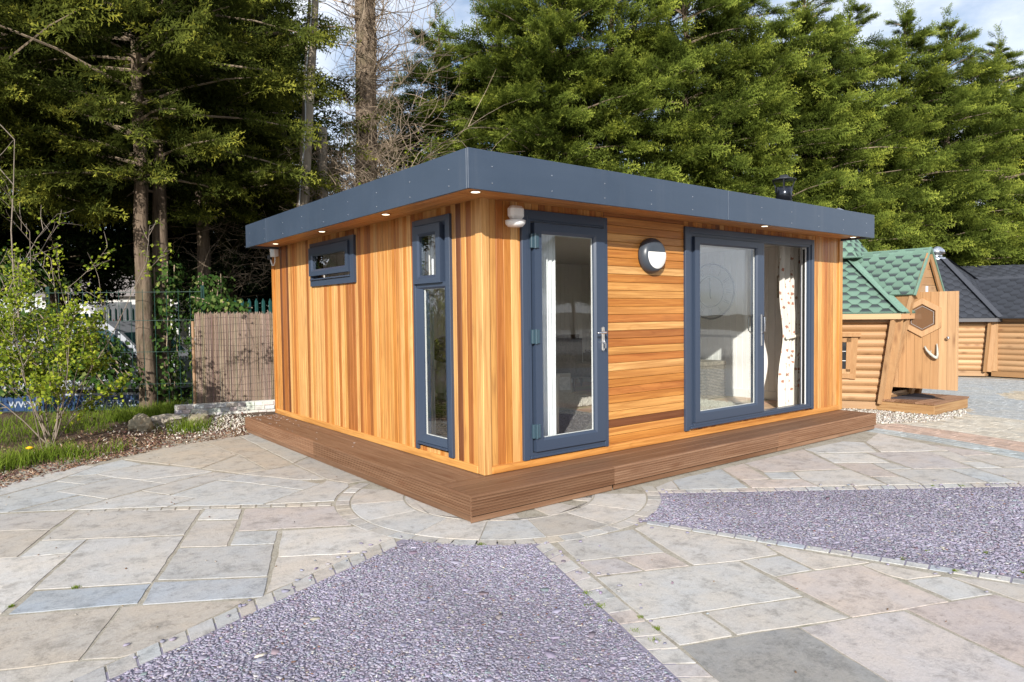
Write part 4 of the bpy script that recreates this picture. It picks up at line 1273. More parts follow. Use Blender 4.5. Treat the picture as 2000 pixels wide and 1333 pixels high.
for y0, y1 in ((-DF + .022, 2.4), (2.403, DL)):
    deck_board((-DS + .020, y0, .054), y1 - y0, 'y', grooved(1, .1415, .020, 7), 'side', 'riser_board', M['deck_y'], dcol(1.1))
    deck_board((-DS + .032, y0 + .012, .002), y1 - y0 - .012, 'y', flat(.047, .012), 'side', 'riser_board', M['deck_y'], dcol(1.0))
MB().box(DR - .02, DR - .002, -DF + .024, .0, .004, .166).build('end_board', M['deck_y'], dk, (DR, -.2, .1), color=dcol())
MB().box(-DS + .03, 0, DL - .02, DL - .002, .004, .166).build('end_board', M['deck_x'], dk, (-.2, DL, .1), color=dcol())

V, F, A1 = chips(60, lambda g, n: np.stack([g.uniform(-.40, -.03, n), 4.62 - g.exponential(.45, n)], 1), (.010, .032), (.0006, .0012), [(.62, .58, .58), (.55, .50, .52)], [1, 1], .05, .001, seed=19, z0=.1975)
tag(link('fallen_petals', np_mesh('fallen_petals', V, F, M['chips'], A1)), 'pale fallen petals scattered on the far end of the deck', 'petals', kind='stuff')
# ------------------------------------------------------------------ inside the room
fab = lambda n, c, v=.12: plain(n, c, .9, spec=.15, var=v, vscale=30)
FZ = .25
# clock on the right hand wall
ck = thing('wall_clock', 'large round skeleton clock on white boarded wall behind sliding door', 'clock', (WX - .13, 1.87, 1.76))
cx_, cy_, cz_ = WX - .134, 1.87, 1.765
M['clock_rim'] = plain('aged_steel', (.16, .16, .17), .45, .7)
for r0, w_ in ((.40, .018), (.395, .006), (.225, .009)):
    pts = [(cx_ - .012, cy_ + r0 * math.cos(a), cz_ + r0 * math.sin(a)) for a in np.linspace(0, 2 * math.pi, 49)]
    MB().tube(pts, w_ * .7, 6, False).build('rim', M['clock_rim'], ck, smooth=True)
MB().lathe([(.39, -.004), (.39, -.008)], 48, (cx_, cy_, cz_), 'x').build('dial', plain('dial_grey', (.56, .55, .53), .6), ck)
NUM = ['XII', 'I', 'II', 'III', 'IV', 'V', 'VI', 'VII', 'VIII', 'IX', 'X', 'XI']
for k in range(12):
    a = math.pi / 2 + 2 * math.pi * k / 12       # clockwise as seen from the room, looking along +x
    mb = MB()
    bars = {'I': 1, 'V': 2, 'X': 2}
    w_ = -.012 * (len(NUM[k]) - 1)
    for ch in NUM[k]:
        def seg(u0, v0, u1, v1, t=.006):
            ca, sa = math.cos(a), math.sin(a)
            P0 = lambda u, v: (cx_ - .0095, cy_ + (.31 + v) * ca + u * sa, cz_ + (.31 + v) * sa - u * ca)
            mb.tube([P0(u0, v0), P0(u1, v1)], t * .6, 4)
        if ch == 'I': seg(w_, -.05, w_, .05)
        if ch == 'V': seg(w_ - .012, .05, w_, -.05); seg(w_ + .012, .05, w_, -.05)
        if ch == 'X': seg(w_ - .012, .05, w_ + .012, -.05); seg(w_ + .012, .05, w_ - .012, -.05)
        w_ += .024
    mb.build('numeral', M['clock_rim'], ck)
MB().tube([(cx_ - .02, cy_, cz_ - .07), (cx_ - .02, cy_ + .01, cz_ + .20)], [.010, .004], 6).build('hand', M['black'], ck)
MB().tube([(cx_ - .024, cy_, cz_ + .03), (cx_ - .024, cy_ - .01, cz_ - .11)], [.012, .007], 6).build('hand', M['black'], ck)

def wicker(name, label, x0, x1, y0, y1, z0, z1, parent_cat='basket', lid=True, col=(.33, .29, .24)):
    t = thing(name, label, parent_cat, ((x0 + x1) / 2, (y0 + y1) / 2, z0))
    m = fab(name + '_cane', col, .35)
    MB().box(x0 + .012, x1 - .012, y0 + .012, y1 - .012, z0 + .01, z1 - .01).build('liner', plain(name + '_liner', (.06, .05, .04), .9), t)
    mb = MB(); n = int((z1 - z0) / .022)
    for i in range(n):
        z = z0 + .012 + i * (z1 - z0 - .02) / n
        for (a, b) in (((x0, y0), (x1, y0)), ((x1, y0), (x1, y1)), ((x1, y1), (x0, y1)), ((x0, y1), (x0, y0))):
            k = max(4, int(math.dist(a, b) / .03)); pts = []
            nx, ny = (b[1] - a[1]) / math.dist(a, b), -(b[0] - a[0]) / math.dist(a, b)
            for j in range(k + 1):
                s_ = j / k; w_ = .007 * (1 if (i + j) % 2 else -1)
                pts.append((a[0] + (b[0] - a[0]) * s_ + nx * w_, a[1] + (b[1] - a[1]) * s_ + ny * w_, z))
            mb.tube(pts, .009, 4, False)
    mb.build('weave', m, t, smooth=True)
    if lid:
        MB().cbox(x0 - .015, x1 + .015, y0 - .015, y1 + .015, z1 - .03, z1 + .03, .012).build('lid', m, t)
    return t
t = wicker('wicker_chest', 'lidded grey wicker chest standing below the clock', 4.86, 5.30, 1.52, 2.30, FZ + .003, .74, 'chest')
for dy in (-.05, .03): MB().cbox(4.84, 4.856, 1.70 + dy, 1.735 + dy, .62, .66, .003).build('hand_hole', M['rubber'], t)
# picture on the wall
p = thing('canvas_picture', 'small beige canvas picture on the wall beside the curtain', 'picture', (WX - .13, .63, 1.8))
MB().cbox(WX - .158, WX - .130, .46, .80, 1.64, 1.94, .004).build('canvas', fab('canvas_beige', (.44, .39, .31), .3), p)

# printed curtain
def curtain_m():
    m = NT('printed_curtain')
    v = m.coords((1, 1, 1), False)
    vo = m.n('TexVoronoi'); vo.inputs['Scale'].default_value = 14.0; m.l(v, vo.inputs['Vector'])
    nz = m.noise(v, 52.0, 3, .6)
    s = m.n('Math', operation='ADD'); m.l(vo.outputs['Distance'], s.inputs[0])
    k = m.n('Math', operation='MULTIPLY'); k.inputs[1].default_value = .55; m.l(nz, k.inputs[0]); m.l(k.outputs[0], s.inputs[1])
    mask = m.ramp(s.outputs[0], [(.515, 1.0), (.55, 0.0)])
    bird = m.ramp(m.noise(v, 18.0, 2), [(.4, (.36, .16, .11)), (.6, (.24, .17, .13))])
    c = m.mix(mask, (.56, .54, .49), bird)
    m.fin(c, .9, 0, .1)
    return m.m
def drape(name, pts, z0, z1, amp, waves, mat, waist=None, n=90, nz=40):
    V, F = [], []
    a, b = Vector(pts[0]), Vector(pts[1]); d = (b - a); nrm = Vector((-d.y, d.x)).normalized()
    for j in range(nz + 1):
        zz = z0 + (z1 - z0) * j / nz
        g_ = 1.0
        if waist:
            g_ = 1 - waist[1] * math.exp(-((zz - waist[0]) / waist[2]) ** 2)
        for i in range(n + 1):
            s_ = i / n
            q = a + d * (waist[3] + (s_ - waist[3]) * g_ if waist else s_) + nrm * amp * g_ * (math.sin(s_ * waves * 6.283 + .5 * math.sin(zz * 2)) + .3 * math.sin(s_ * waves * 15 + zz))
            V.append((q.x, q.y, zz))
    for j in range(nz):
        for i in range(n):
            k = j * (n + 1) + i; F.append((k, k + 1, k + n + 2, k + n + 1))
    return MB().add(V, F)
t = thing('pheasant_curtain', 'cream curtain printed with red brown birds, tied at the sliding door', 'curtain', (5.0, .32, FZ))
drape('c', ((4.70, .32), (5.42, .30)), FZ + .012, 2.26, .034, 8, None, (1.15, .16, .35, .9)).build('drape', curtain_m(), t, smooth=True)
mb = MB().tube([(4.80, .29, 1.13), (4.92, .27, 1.14), (5.06, .27, 1.16), (5.18, .29, 1.17)], .022, 6); mb.build('tieback', fab('tieback_cloth', (.72, .68, .60)), t, smooth=True)
t = thing('white_curtain', 'plain white curtain hanging inside the glazed entrance door', 'curtain', (.6, .22, FZ))
drape('c', ((.70, .19), (.93, .21)), FZ + .03, 2.25, .016, 5, None).build('drape', fab('white_voile', (.74, .76, .78), .03), t, smooth=True)
t = thing('white_curtain', 'white curtain strip hanging inside the tall side window', 'curtain', (.3, 1.1, FZ))
drape('c', ((.185, 1.02), (.205, 1.25)), FZ + .03, 2.25, .012, 3, None).build('drape', fab('white_voile_side', (.74, .77, .82), .03), t, smooth=True)

def rug(name, label, x0, x1, y0, y1, z, h, col, n=6000, seed=1, blade=.03):
    g_ = np.random.default_rng(seed)
    x = g_.uniform(x0, x1, n); y = g_.uniform(y0, y1, n)
    d = g_.normal(0, blade * .6, (n, 2)); w_ = .006; a = g_.uniform(0, 6.28, n)
    V = np.stack([np.stack([x + w_ * np.cos(a), y + w_ * np.sin(a), np.full(n, z)], 1), np.stack([x - w_ * np.cos(a), y - w_ * np.sin(a), np.full(n, z)], 1),
                  np.stack([x + d[:, 0], y + d[:, 1], z + h * g_.uniform(.5, 1.2, n)], 1)], 1).reshape(-1, 3)
    F = np.arange(3 * n).reshape(-1, 3)
    C = np.repeat(np.array(col) * g_.uniform(.75, 1.15, (n, 1)), 3, 0)
    o = len(V)
    V = np.concatenate([V, np.array([(x0, y0, z + .004), (x1, y0, z + .004), (x1, y1, z + .004), (x0, y1, z + .004)])])
    F = np.concatenate([F, np.array([(o, o + 1, o + 2), (o, o + 2, o + 3)])])
    C = np.concatenate([C, np.tile(np.array(col) * .8, (4, 1))])
    ob = link(name, np_mesh(name, V, F, M['litter'], {'col': np.clip(C, 0, .9)}))
    return tag(ob, label, 'rug')
rug('shag_rug', 'cream shaggy rug on the floor by the sliding door', 3.2, 4.75, .55, 1.75, FZ + .004, .03, (.66, .63, .55), 9000, 1)
rug('grey_rug', 'dark grey flat rug lying inside the entrance door', 1.35, 2.75, .75, 2.05, FZ + .004, .012, (.20, .19, .19), 7000, 2, .012)
rug('fringed_rug', 'pale fringed rug beyond the dark grey rug', 2.3, 3.9, 2.15, 3.5, FZ + .006, .035, (.58, .54, .48), 9000, 3)
MB_ = thing('door_mat', 'black rubber mat just inside the entrance door', 'mat', (.8, .5, FZ))
MB().cbox(.45, 1.15, .25, .65, FZ + .001, FZ + .012, .003).build('mat', M['rubber'], MB_)

# armchair in the far corner
ac = thing('armchair', 'brown upholstered armchair on wooden legs at the back of the room', 'armchair', (4.55, 3.75, FZ))
lea = fab('armchair_cloth', (.13, .095, .075), .25)
def soft(par, name, x0, x1, y0, y1, z0, z1, b, mat):
    bm = bmesh.new(); bmesh.ops.create_cube(bm, size=1)
    for v in bm.verts: v.co = ((x0 + x1) / 2 + v.co.x * (x1 - x0), (y0 + y1) / 2 + v.co.y * (y1 - y0), (z0 + z1) / 2 + v.co.z * (z1 - z0))
    bmesh.ops.bevel(bm, geom=bm.edges[:], offset=b, segments=4, affect='EDGES')
    return MB().bm(bm).build(name, mat, par, smooth=True)
soft(ac, 'seat', 4.2, 4.9, 3.45, 4.05, .45, .66, .05, lea)
soft(ac, 'backrest', 4.18, 4.92, 3.98, 4.16, .46, 1.12, .07, lea)
soft(ac, 'armrest', 4.10, 4.22, 3.42, 4.05, .46, .86, .05, lea)
soft(ac, 'armrest', 4.88, 5.0, 3.42, 4.05, .46, .86, .05, lea)
for x in (4.22, 4.88):
    for y in (3.50, 4.05): MB().tube([(x, y, FZ + .001), (x, y, .46)], [.016, .026], 8).build('leg', plain('leg_wood', (.12, .06, .03), .5), ac)
p = thing('picture_frame', 'small framed picture leaning on the floor beside the armchair', 'picture', (3.95, 3.5, FZ))
mb = MB(); mb.add([(3.86, 3.50, FZ + .002), (4.08, 3.40, FZ + .002), (4.10, 3.46, FZ + .30), (3.88, 3.56, FZ + .30), (3.87, 3.52, FZ + .002), (4.09, 3.42, FZ + .002), (4.11, 3.48, FZ + .30), (3.89, 3.58, FZ + .30)],
                  [(0, 1, 2, 3), (7, 6, 5, 4), (0, 4, 5, 1), (1, 5, 6, 2), (2, 6, 7, 3), (3, 7, 4, 0)])
mb.build('frame', plain('pale_frame', (.45, .40, .33), .6), p)
mb = MB(); mb.add([(3.893, 3.482, FZ + .05), (4.055, 3.408, FZ + .05), (4.067, 3.444, FZ + .25), (3.905, 3.518, FZ + .25)], [(0, 1, 2, 3)]); mb.build('print', plain('print_paper', (.66, .64, .60), .7, var=.2, vscale=20), p)
# stool in front of white curtain
st = thing('side_table', 'slim cream side table near the entrance door', 'table', (1.25, .95, FZ))
MB().cbox(1.12, 1.50, .78, 1.10, .82, .85, .006).build('table_top', plain('cream_paint', (.6, .57, .5), .5), st)
for x in (1.15, 1.47):
    for y in (.81, 1.07): MB().cbox(x - .018, x + .018, y - .018, y + .018, FZ + .001, .819, .003).build('leg', plain('cream_paint_leg', (.6, .57, .5), .5), st)
# basket with topiary at the tall window
wicker('wicker_basket', 'wicker basket on the floor behind the tall side window', .50, .86, 1.42, 1.80, FZ + .003, .62, 'basket', False, (.40, .34, .27))
tb = thing('twig_ball', 'round brown twig ball on basket behind the tall window', 'ornament', (.66, 1.62, .98))
g_ = np.random.default_rng(4); mb = MB()
for k in range(60):
    ax = Vector(g_.normal(0, 1, 3)).normalized(); u = ax.orthogonal().normalized(); w_ = ax.cross(u); r0 = .13 * g_.uniform(.9, 1.05)
    mb.tube([Vector((.66, 1.62, 1.11)) + (u * math.cos(a) + w_ * math.sin(a)) * r0 for a in np.linspace(0, 6.28, 17)], .006, 4, False)
mb.build('twigs', M['twig'], tb)
MB().lathe([(.03, .985), (.10, 1.03), (.115, 1.11), (.08, 1.19), (.02, 1.22)], 14, (.66, 1.62, 0)).build('core', plain('ball_core', (.05, .06, .03), .9), tb)
soft(thing('cushion_stack', 'pale cushions piled in the wicker basket at the tall window', 'cushion', (.68, 1.62, .62)), 'cushion', .53, .83, 1.45, 1.77, .60, .98, .08, fab('cushion_cloth', (.55, .53, .50)))
# ------------------------------------------------------------------ grill huts
def shingle_m(name, base, top):
    m = NT(name)
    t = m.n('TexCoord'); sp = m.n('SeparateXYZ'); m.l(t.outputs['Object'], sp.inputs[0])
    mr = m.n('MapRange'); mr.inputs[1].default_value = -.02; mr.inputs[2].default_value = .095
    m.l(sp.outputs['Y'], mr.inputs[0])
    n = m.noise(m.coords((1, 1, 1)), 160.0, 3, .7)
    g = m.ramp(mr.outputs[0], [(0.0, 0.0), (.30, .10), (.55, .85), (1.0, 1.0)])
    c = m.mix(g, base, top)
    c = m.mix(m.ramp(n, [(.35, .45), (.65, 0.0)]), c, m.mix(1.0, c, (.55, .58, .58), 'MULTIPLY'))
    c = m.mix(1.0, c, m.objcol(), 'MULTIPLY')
    m.bump(n, .5, .004)
    return m.fin(c, .85, 0, .3)
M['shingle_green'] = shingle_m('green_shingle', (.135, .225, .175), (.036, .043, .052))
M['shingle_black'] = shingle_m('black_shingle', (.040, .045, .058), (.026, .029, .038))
M['strip_green'] = plain('green_ridge_strip', (.135, .23, .18), .85, var=.15, vscale=40)
M['strip_black'] = plain('black_ridge_strip', (.045, .050, .064), .85, var=.15, vscale=40)
PINE = [(.44, .265, .135), (.48, .30, .16), (.39, .225, .105), (.43, .25, .12)]
def pine(f=1.0): 
    q = random.uniform(.92, 1.08) * f
    return tuple(c * q for c in random.choice(PINE))

def clip_poly(poly, cl):
    """convex clip of poly by ccw polygon cl (2d)"""
    out = poly
    for i in range(len(cl)):
        a, b = cl[i], cl[(i + 1) % len(cl)]
        inp, out = out, []
        if not inp: return []
        sd = lambda p: (b[0] - a[0]) * (p[1] - a[1]) - (b[1] - a[1]) * (p[0] - a[0])
        for j in range(len(inp)):
            p, q = inp[j], inp[(j + 1) % len(inp)]
            sp, sq = sd(p), sd(q)
            if sp >= 0: out.append(p)
            if sp * sq < 0:
                t = sp / (sp - sq); out.append((p[0] + (q[0] - p[0]) * t, p[1] + (q[1] - p[1]) * t))
    return out
def shingles(part, P3, mat, pu=.26, pv=.098, tint=(1, 1, 1)):
    """lay hexagonal tabs on the planar face P3 (first edge = eave); each tab a child of part"""
    P3 = [Vector(p) for p in P3]
    U = (P3[1] - P3[0]).normalized(); N = U.cross(P3[2] - P3[0]).normalized(); W = N.cross(U)
    if N.z < 0: N = -N; 
    W = N.cross(U)
    O = P3[0]
    q = ccw([((p - O).dot(U), (p - O).dot(W)) for p in P3])
    us = [p[0] for p in q]; vs_ = [p[1] for p in q]
    X, e = .36 * pu, .14 * pu
    hexa = [(-X, 0), (-e, -pv), (e, -pv), (X, 0), (e, pv), (-e, pv)]
    inv = PM(part).inverted()
    for j in range(int(min(vs_) / pv) - 1, int(max(vs_) / pv) + 2):
        for i in range(int(min(us) / pu) - 1, int(max(us) / pu) + 2):
            cu, cv = i * pu + (pu / 2 if j % 2 else 0), j * pv
            pl = clip_poly([(cu + x, cv + y) for x, y in hexa], q)
            if len(pl) < 3: continue
            ar = abs(sum(pl[k][0] * pl[(k + 1) % len(pl)][1] - pl[(k + 1) % len(pl)][0] * pl[k][1] for k in range(len(pl)))) / 2
            if ar < .0012: continue
            pl = inset(ccw(pl), .0022)
            n = len(pl)
            loc = [(x - cu, y - cv) for x, y in pl]
            h = lambda y: .006 - .030 * y
            mb = MB().add([(x, y, -.001) for x, y in loc] + [(x, y, h(y)) for x, y in loc], [tuple(range(n, 2 * n))] + [(k, (k + 1) % n, n + (k + 1) % n, n + k) for k in range(n)])
            me = bpy.data.meshes.new('shingle'); me.from_pydata(mb.v, [], mb.f); me.materials.append(mat)
            o = bpy.data.objects.new('shingle', me); COL.objects.link(o)
            o.parent = part; o.matrix_parent_inverse = inv
            mw = Matrix((U, W, N)).transposed().to_4x4(); mw.translation = O + U * cu + W * cv + N * .004
            o.matrix_basis = mw
            f = random.uniform(.88, 1.12); o.color = (tint[0] * f, tint[1] * f, tint[2] * f, 1)
def face(name, P3, mat, par, th=.012):
    P3 = [Vector(p) for p in P3]; N = (P3[1] - P3[0]).cross(P3[2] - P3[0]).normalized()
    if N.z < 0: P3 = P3[::-1]; N = -N
    n = len(P3)
    return MB().add([p for p in P3] + [p - N * th for p in P3], [tuple(range(n)), tuple(range(2 * n - 1, n - 1, -1))] + [(k, n + k, n + (k + 1) % n, (k + 1) % n) for k in range(n)]).build(name, mat, par)
def strip(name, a, b, w_, N1, N2, mat, par, th=.008):
    """folded ridge strip along a-b, wings lying on slopes with normals N1, N2"""
    a, b = Vector(a), Vector(b); d = (b - a).normalized(); up = (Vector(N1) + Vector(N2)).normalized()
    w1 = d.cross(Vector(N1)).normalized(); w2 = Vector(N2).cross(d).normalized()
    if w1.dot(Vector(N2)) > w1.dot(Vector(N1)) and w1.dot(Vector(N2)) > 0: pass
    vs = [a + up * .014, b + up * .014, a - w1 * w_ + Vector(N1) * .012, b - w1 * w_ + Vector(N1) * .012, a - w2 * w_ + Vector(N2) * .012, b - w2 * w_ + Vector(N2) * .012]
    return MB().add(vs, [(0, 1, 3, 2), (0, 4, 5, 1)]).build(name, mat, par)

def log_wall(par, A0, B0, A1, B1, n, out, col=1.0, skip=None, mat=None):
    """logs between bottom edge A0-B0 and top edge A1-B1; skip=(s0,s1,z0,z1) leaves an opening"""
    A0, B0, A1, B1, out = map(Vector, (A0, B0, A1, B1, out))
    for i in range(n):
        t0, t1 = i / n, (i + 1) / n
        jo = random.uniform(-.004, .004)
        spans = [(0.0, 1.0)]
        if skip:
            zc = A0.z + (A1.z - A0.z) * (t0 + t1) / 2
            if skip[2] < zc < skip[3]: spans = [(0.0, skip[0]), (skip[1], 1.0)]
        for s0, s1 in spans:
            vs = []
            for s_ in (s0, s1):
                for k in range(6):
                    f = k / 5; t = t0 + (t1 - t0) * f
                    p = A0.lerp(B0, s_).lerp(A1.lerp(B1, s_), t)
                    vs.append(p + out * (.034 * math.sin(math.pi * (f * .94 + .03)) + jo))
            fs = [(k, k + 6, k + 7, k + 1) for k in range(5)] + [(0, 1, 2, 3, 4, 5), (11, 10, 9, 8, 7, 6)]
            c = (A0 + B0) / 2; mb = MB().add(vs, fs)
            o = mb.build('log', None, par, smooth=False, origin=(c.x, c.y, vs[0].z), color=pine(col))
            d = B0 - A0
            o.data.materials.append(M['log'])
M['log'] = wood('pine_log', 'h', .3, .6, .55, .8)
M['post'] = wood('pine_post', 2, .35, .6, .5, .8)

def beam(par, name, pts, w_, d_, out, mat, col):
    """board following pts, w_ wide across, d_ thick towards out"""
    pts = [Vector(p) for p in pts]; out = Vector(out).normalized()
    vs = []
    for i, p in enumerate(pts):
        t = (pts[min(i + 1, len(pts) - 1)] - pts[max(0, i - 1)]).normalized()
        s_ = t.cross(out).normalized(); o2 = s_.cross(t).normalized()
        vs += [p - s_ * w_ / 2, p + s_ * w_ / 2, p + s_ * w_ / 2 + o2 * d_, p - s_ * w_ / 2 + o2 * d_]
    fs = [(3, 2, 1, 0)] + [(4 * i + k, 4 * i + (k + 1) % 4, 4 * i + 4 + (k + 1) % 4, 4 * i + 4 + k) for i in range(len(pts) - 1) for k in range(4)]
    e = 4 * (len(pts) - 1); fs.append((e, e + 1, e + 2, e + 3))
    return MB().add(vs, fs).build(name, mat, par, origin=tuple(pts[0]), color=col)

def hexpt(c, r_, a, z): return Vector((c[0] + r_ * math.cos(R(a)), c[1] + r_ * math.sin(R(a)), z))
def hut_body(root, c, Rb, Rt, zt, Re, ze, Ra, za, smat, stmat, walls, faces, eavecol, bz=.12, n=11, door=None):
    for a in walls:
        am = R(a + 30); out = (math.cos(am), math.sin(am), 0)
        log_wall(root, hexpt(c, Rb, a, bz), hexpt(c, Rb, a + 60, bz), hexpt(c, Rt, a, zt), hexpt(c, Rt, a + 60, zt), n, out, skip=door if a == -120 else None)
        mb = MB(); p0, p1 = hexpt(c, Rb + .02, a, 0), hexpt(c, Rb + .02, a + 60, 0)
        beam(root, 'plinth_board', [p0 + Vector((0, 0, .062)), p1 + Vector((0, 0, .062))], .11, .03, out, M['log'], pine(.8))
        beam(root, 'wall_plate', [hexpt(c, Rt + .015, a, zt - .02), hexpt(c, Rt + .015, a + 60, zt - .02)], .15, .03, out, M['log'], pine(.75))
    for a in range(-180, 180, 60):
        for s_ in (-1, 1):
            am = R(a + s_ * 30); out = Vector((math.cos(am), math.sin(am), 0)); tan = Vector((-math.sin(am), math.cos(am), 0)) * (-s_)
            beam(root, 'corner_post', [hexpt(c, Rb + .03, a, bz - .01) + tan * .055, hexpt(c, Rt + .03, a, zt - .01) + tan * .055], .115, .045, out, M['post'], pine(.9))
    # lower roof
    for a in range(-180, 180, 60):
        P = [hexpt(c, Re, a, ze), hexpt(c, Re, a + 60, ze), hexpt(c, Ra, a + 60, za), hexpt(c, Ra, a, za)]
        rp = face('roof_panel', P, stmat, root)
        if a in faces: shingles(rp, P, smat)
        am = R(a + 30); out = Vector((math.cos(am), math.sin(am), 0))
        beam(root, 'eave_board', [hexpt(c, Re - .03, a, ze - .045), hexpt(c, Re - .03, a + 60, ze - .045)], .075, .022, out, M['log'], eavecol)
    for a in range(-180, 180, 60):
        def nn(b):
            p = hexpt(c, Re, b, ze); q = hexpt(c, Re, b + 60, ze); t = hexpt(c, Ra, b, za); N = (q - p).cross(t - p).normalized()
            return N if N.z > 0 else -N
        strip('hip_strip', hexpt(c, Re + .01, a, ze), hexpt(c, Ra, a, za), .085, nn(a), nn(a - 60), stmat, root)

# green roofed hut
GC = (7.855, 1.2)
gh = thing('green_roof_hut', 'small log hut with green hexagonal shingle roof and open plank door', 'hut', (GC[0], GC[1], 0))
GCOL = (.50, .31, .17)
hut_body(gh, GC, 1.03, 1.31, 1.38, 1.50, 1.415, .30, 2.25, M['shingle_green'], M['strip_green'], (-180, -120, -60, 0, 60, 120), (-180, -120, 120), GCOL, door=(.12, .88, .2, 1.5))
for a in range(-180, 180, 60):     # steeper upper hood
    P = [hexpt(GC, .50, a, 2.27), hexpt(GC, .50, a + 60, 2.27), hexpt(GC, .10, a + 60, 2.83), hexpt(GC, .10, a, 2.83)]
    rp = face('hood_panel', P, M['strip_green'], gh)
    if a in (-180, -120, 120): shingles(rp, P, M['shingle_green'], .2, .09)
MB().lathe([(.10, 2.80), (.10, 3.0), (.16, 3.02), (.02, 3.10)], 16, (GC[0], GC[1], 0)).build('chimney_cap', plain('zinc', (.5, .5, .52), .3, .9), gh, smooth=True)
# entrance dormer
DX, HWD, YG, YB, ZR, ZE = 7.82, .515, -.15, 1.05, 2.345, 1.675
for sgn in (-1, 1):
    P = [Vector((DX + sgn * HWD, YG, ZE)), Vector((DX + sgn * HWD, .20, ZE)), Vector((DX, YB, ZR)), Vector((DX, YG, ZR))]
    rp = face('dormer_panel', P, M['strip_green'], gh)
    shingles(rp, P if sgn < 0 else P[::-1], M['shingle_green'], .24, .085)
N1 = Vector((-(ZR - ZE), 0, HWD)).normalized(); N2 = Vector(((ZR - ZE), 0, HWD)).normalized()
MB().add([(DX, YG - .01, ZR + .014), (DX, YB - .1, ZR + .014), (DX - .075, YG - .01, ZR - .082), (DX - .075, YB - .1, ZR - .082), (DX + .075, YG - .01, ZR - .082), (DX + .075, YB - .1, ZR - .082)], [(0, 1, 3, 2), (0, 4, 5, 1)]).build('ridge_strip', M['strip_green'], gh)
for sgn in (-1, 1):
    s_ = 1 if sgn < 0 else -1
    e0, r0 = Vector((DX + sgn * (HWD + .004), YG - .014, ZE - .012)), Vector((DX, YG - .014, ZR + .012))
    beam(gh, 'verge_strip', [e0, r0], .022, .03, (0, -1, 0), M['strip_green'], (1, 1, 1))
    beam(gh, 'barge_board', [Vector((DX + sgn * (HWD - .055), YG - .004, ZE - .03)), Vector((DX + sgn * .035, YG - .004, ZR - .10))], .105, .024, (0, -1, 0), M['post'], pine(.98))
for i in range(4):        # gable boards
    z0, z1 = 1.70 + i * .115, 1.70 + (i + 1) * .115
    h = lambda z: max(.02, HWD * (ZR - .09 - z) / (ZR - ZE) - .03)
    MB().add([(DX - h(z0), YG + .02, z0 + .002), (DX + h(z0), YG + .02, z0 + .002), (DX + h(z1), YG + .02, z1 - .002), (DX - h(z1), YG + .02, z1 - .002),
              (DX - h(z0), YG + .045, z0 + .002), (DX + h(z0), YG + .045, z0 + .002), (DX + h(z1), YG + .045, z1 - .002), (DX - h(z1), YG + .045, z1 - .002)],
             [(0, 1, 2, 3), (7, 6, 5, 4), (0, 4, 5, 1), (1, 5, 6, 2), (2, 6, 7, 3), (3, 7, 4, 0)]).build('gable_board', M['log'], gh, (DX, YG, z0), color=pine(.85))
MB().box(7.78, 7.86, YG + .016, YG + .0195, 1.715, 1.80).build('number_plate', plain('plate', (.55, .62, .72), .4), gh)
# side cheeks of the dormer and slanted jambs
for sgn in (-1, 1):
    x = DX + sgn * (HWD - .06)
    mb = MB().add([(x, YG + .03, 1.40), (x, .34, 1.40), (x, .34, ZE + .05), (x, YG + .03, ZE + .03), (x + sgn * .02, YG + .03, 1.40), (x + sgn * .02, .34, 1.40), (x + sgn * .02, .34, ZE + .02), (x + sgn * .02, YG + .03, ZE + .0)],
                  [(0, 1, 2, 3), (7, 6, 5, 4), (0, 4, 5, 1), (1, 5, 6, 2), (2, 6, 7, 3), (3, 7, 4, 0)])
    mb.build('dormer_cheek', M['post'], gh, (x, .1, 1.5), color=pine(.85))
    beam(gh, 'door_jamb', [(DX + sgn * .40, .262, .18), (DX + sgn * .44, -.10, ZE + .02)], .10, .05, (0, -1, .25), M['post'], pine(.95))
MB().cbox(DX - .4, DX + .4, .24, .38, .12, .20, .006).build('threshold', M['log'], gh, (DX, .3, .15), color=pine(.6))
MB().box(DX - .40, DX + .40, .55, .57, .15, 1.5).build('doorway_shade_panel', plain('hut_shade', (.05, .03, .02), .9), gh)  # near-black sheet across the doorway, painted to stand for the unlit inside
# open door leaf
H0 = Vector((7.485, .215, .335)); ED = Vector((.07, -.82, .0)); UP = Vector((.015, .005, 1.375)); ND = UP.cross(ED).normalized()
if ND.x > 0: ND = -ND
dl = empty('open_door', tuple(H0)); dl.parent = gh; dl.matrix_parent_inverse = PM(gh).inverted()
for i in range(8):
    a, b = i / 8 + .002, (i + 1) / 8 - .002
    q = [H0 + ED * a, H0 + ED * b, H0 + ED * b + UP, H0 + ED * a + UP]
    MB().add([p + ND * .0 for p in q] + [p - ND * .045 for p in q], [(0, 1, 2, 3), (7, 6, 5, 4), (0, 4, 5, 1), (1, 5, 6, 2), (2, 6, 7, 3), (3, 7, 4, 0)]).build('plank', M['post'], dl, tuple(q[0]), color=pine(1.0))
e = H0 + ED
MB().add([e + ND * .004, e + ND * .004 + UP, e - ND * .05 + UP, e - ND * .05, e + ND * .004 + ED * .03, e + ND * .004 + UP + ED * .03, e - ND * .05 + UP + ED * .03, e - ND * .05 + ED * .03],
         [(0, 3, 2, 1), (4, 5, 6, 7), (0, 1, 5, 4), (1, 2, 6, 5), (2, 3, 7, 6), (3, 0, 4, 7)]).build('edge_board', M['post'], dl, tuple(e), color=pine(1.05))
hc = H0 + ED * .50 + UP * .735
eu, ev = ED.normalized(), UP.normalized()
def hexr(r_, off): return [hc + (eu * math.sin(R(60 * k)) + ev * math.cos(R(60 * k))) * r_ + ND * off for k in range(6)]
vs = hexr(.275, .003) + hexr(.275, .026) + hexr(.195, .026) + hexr(.195, .003)
fs = []
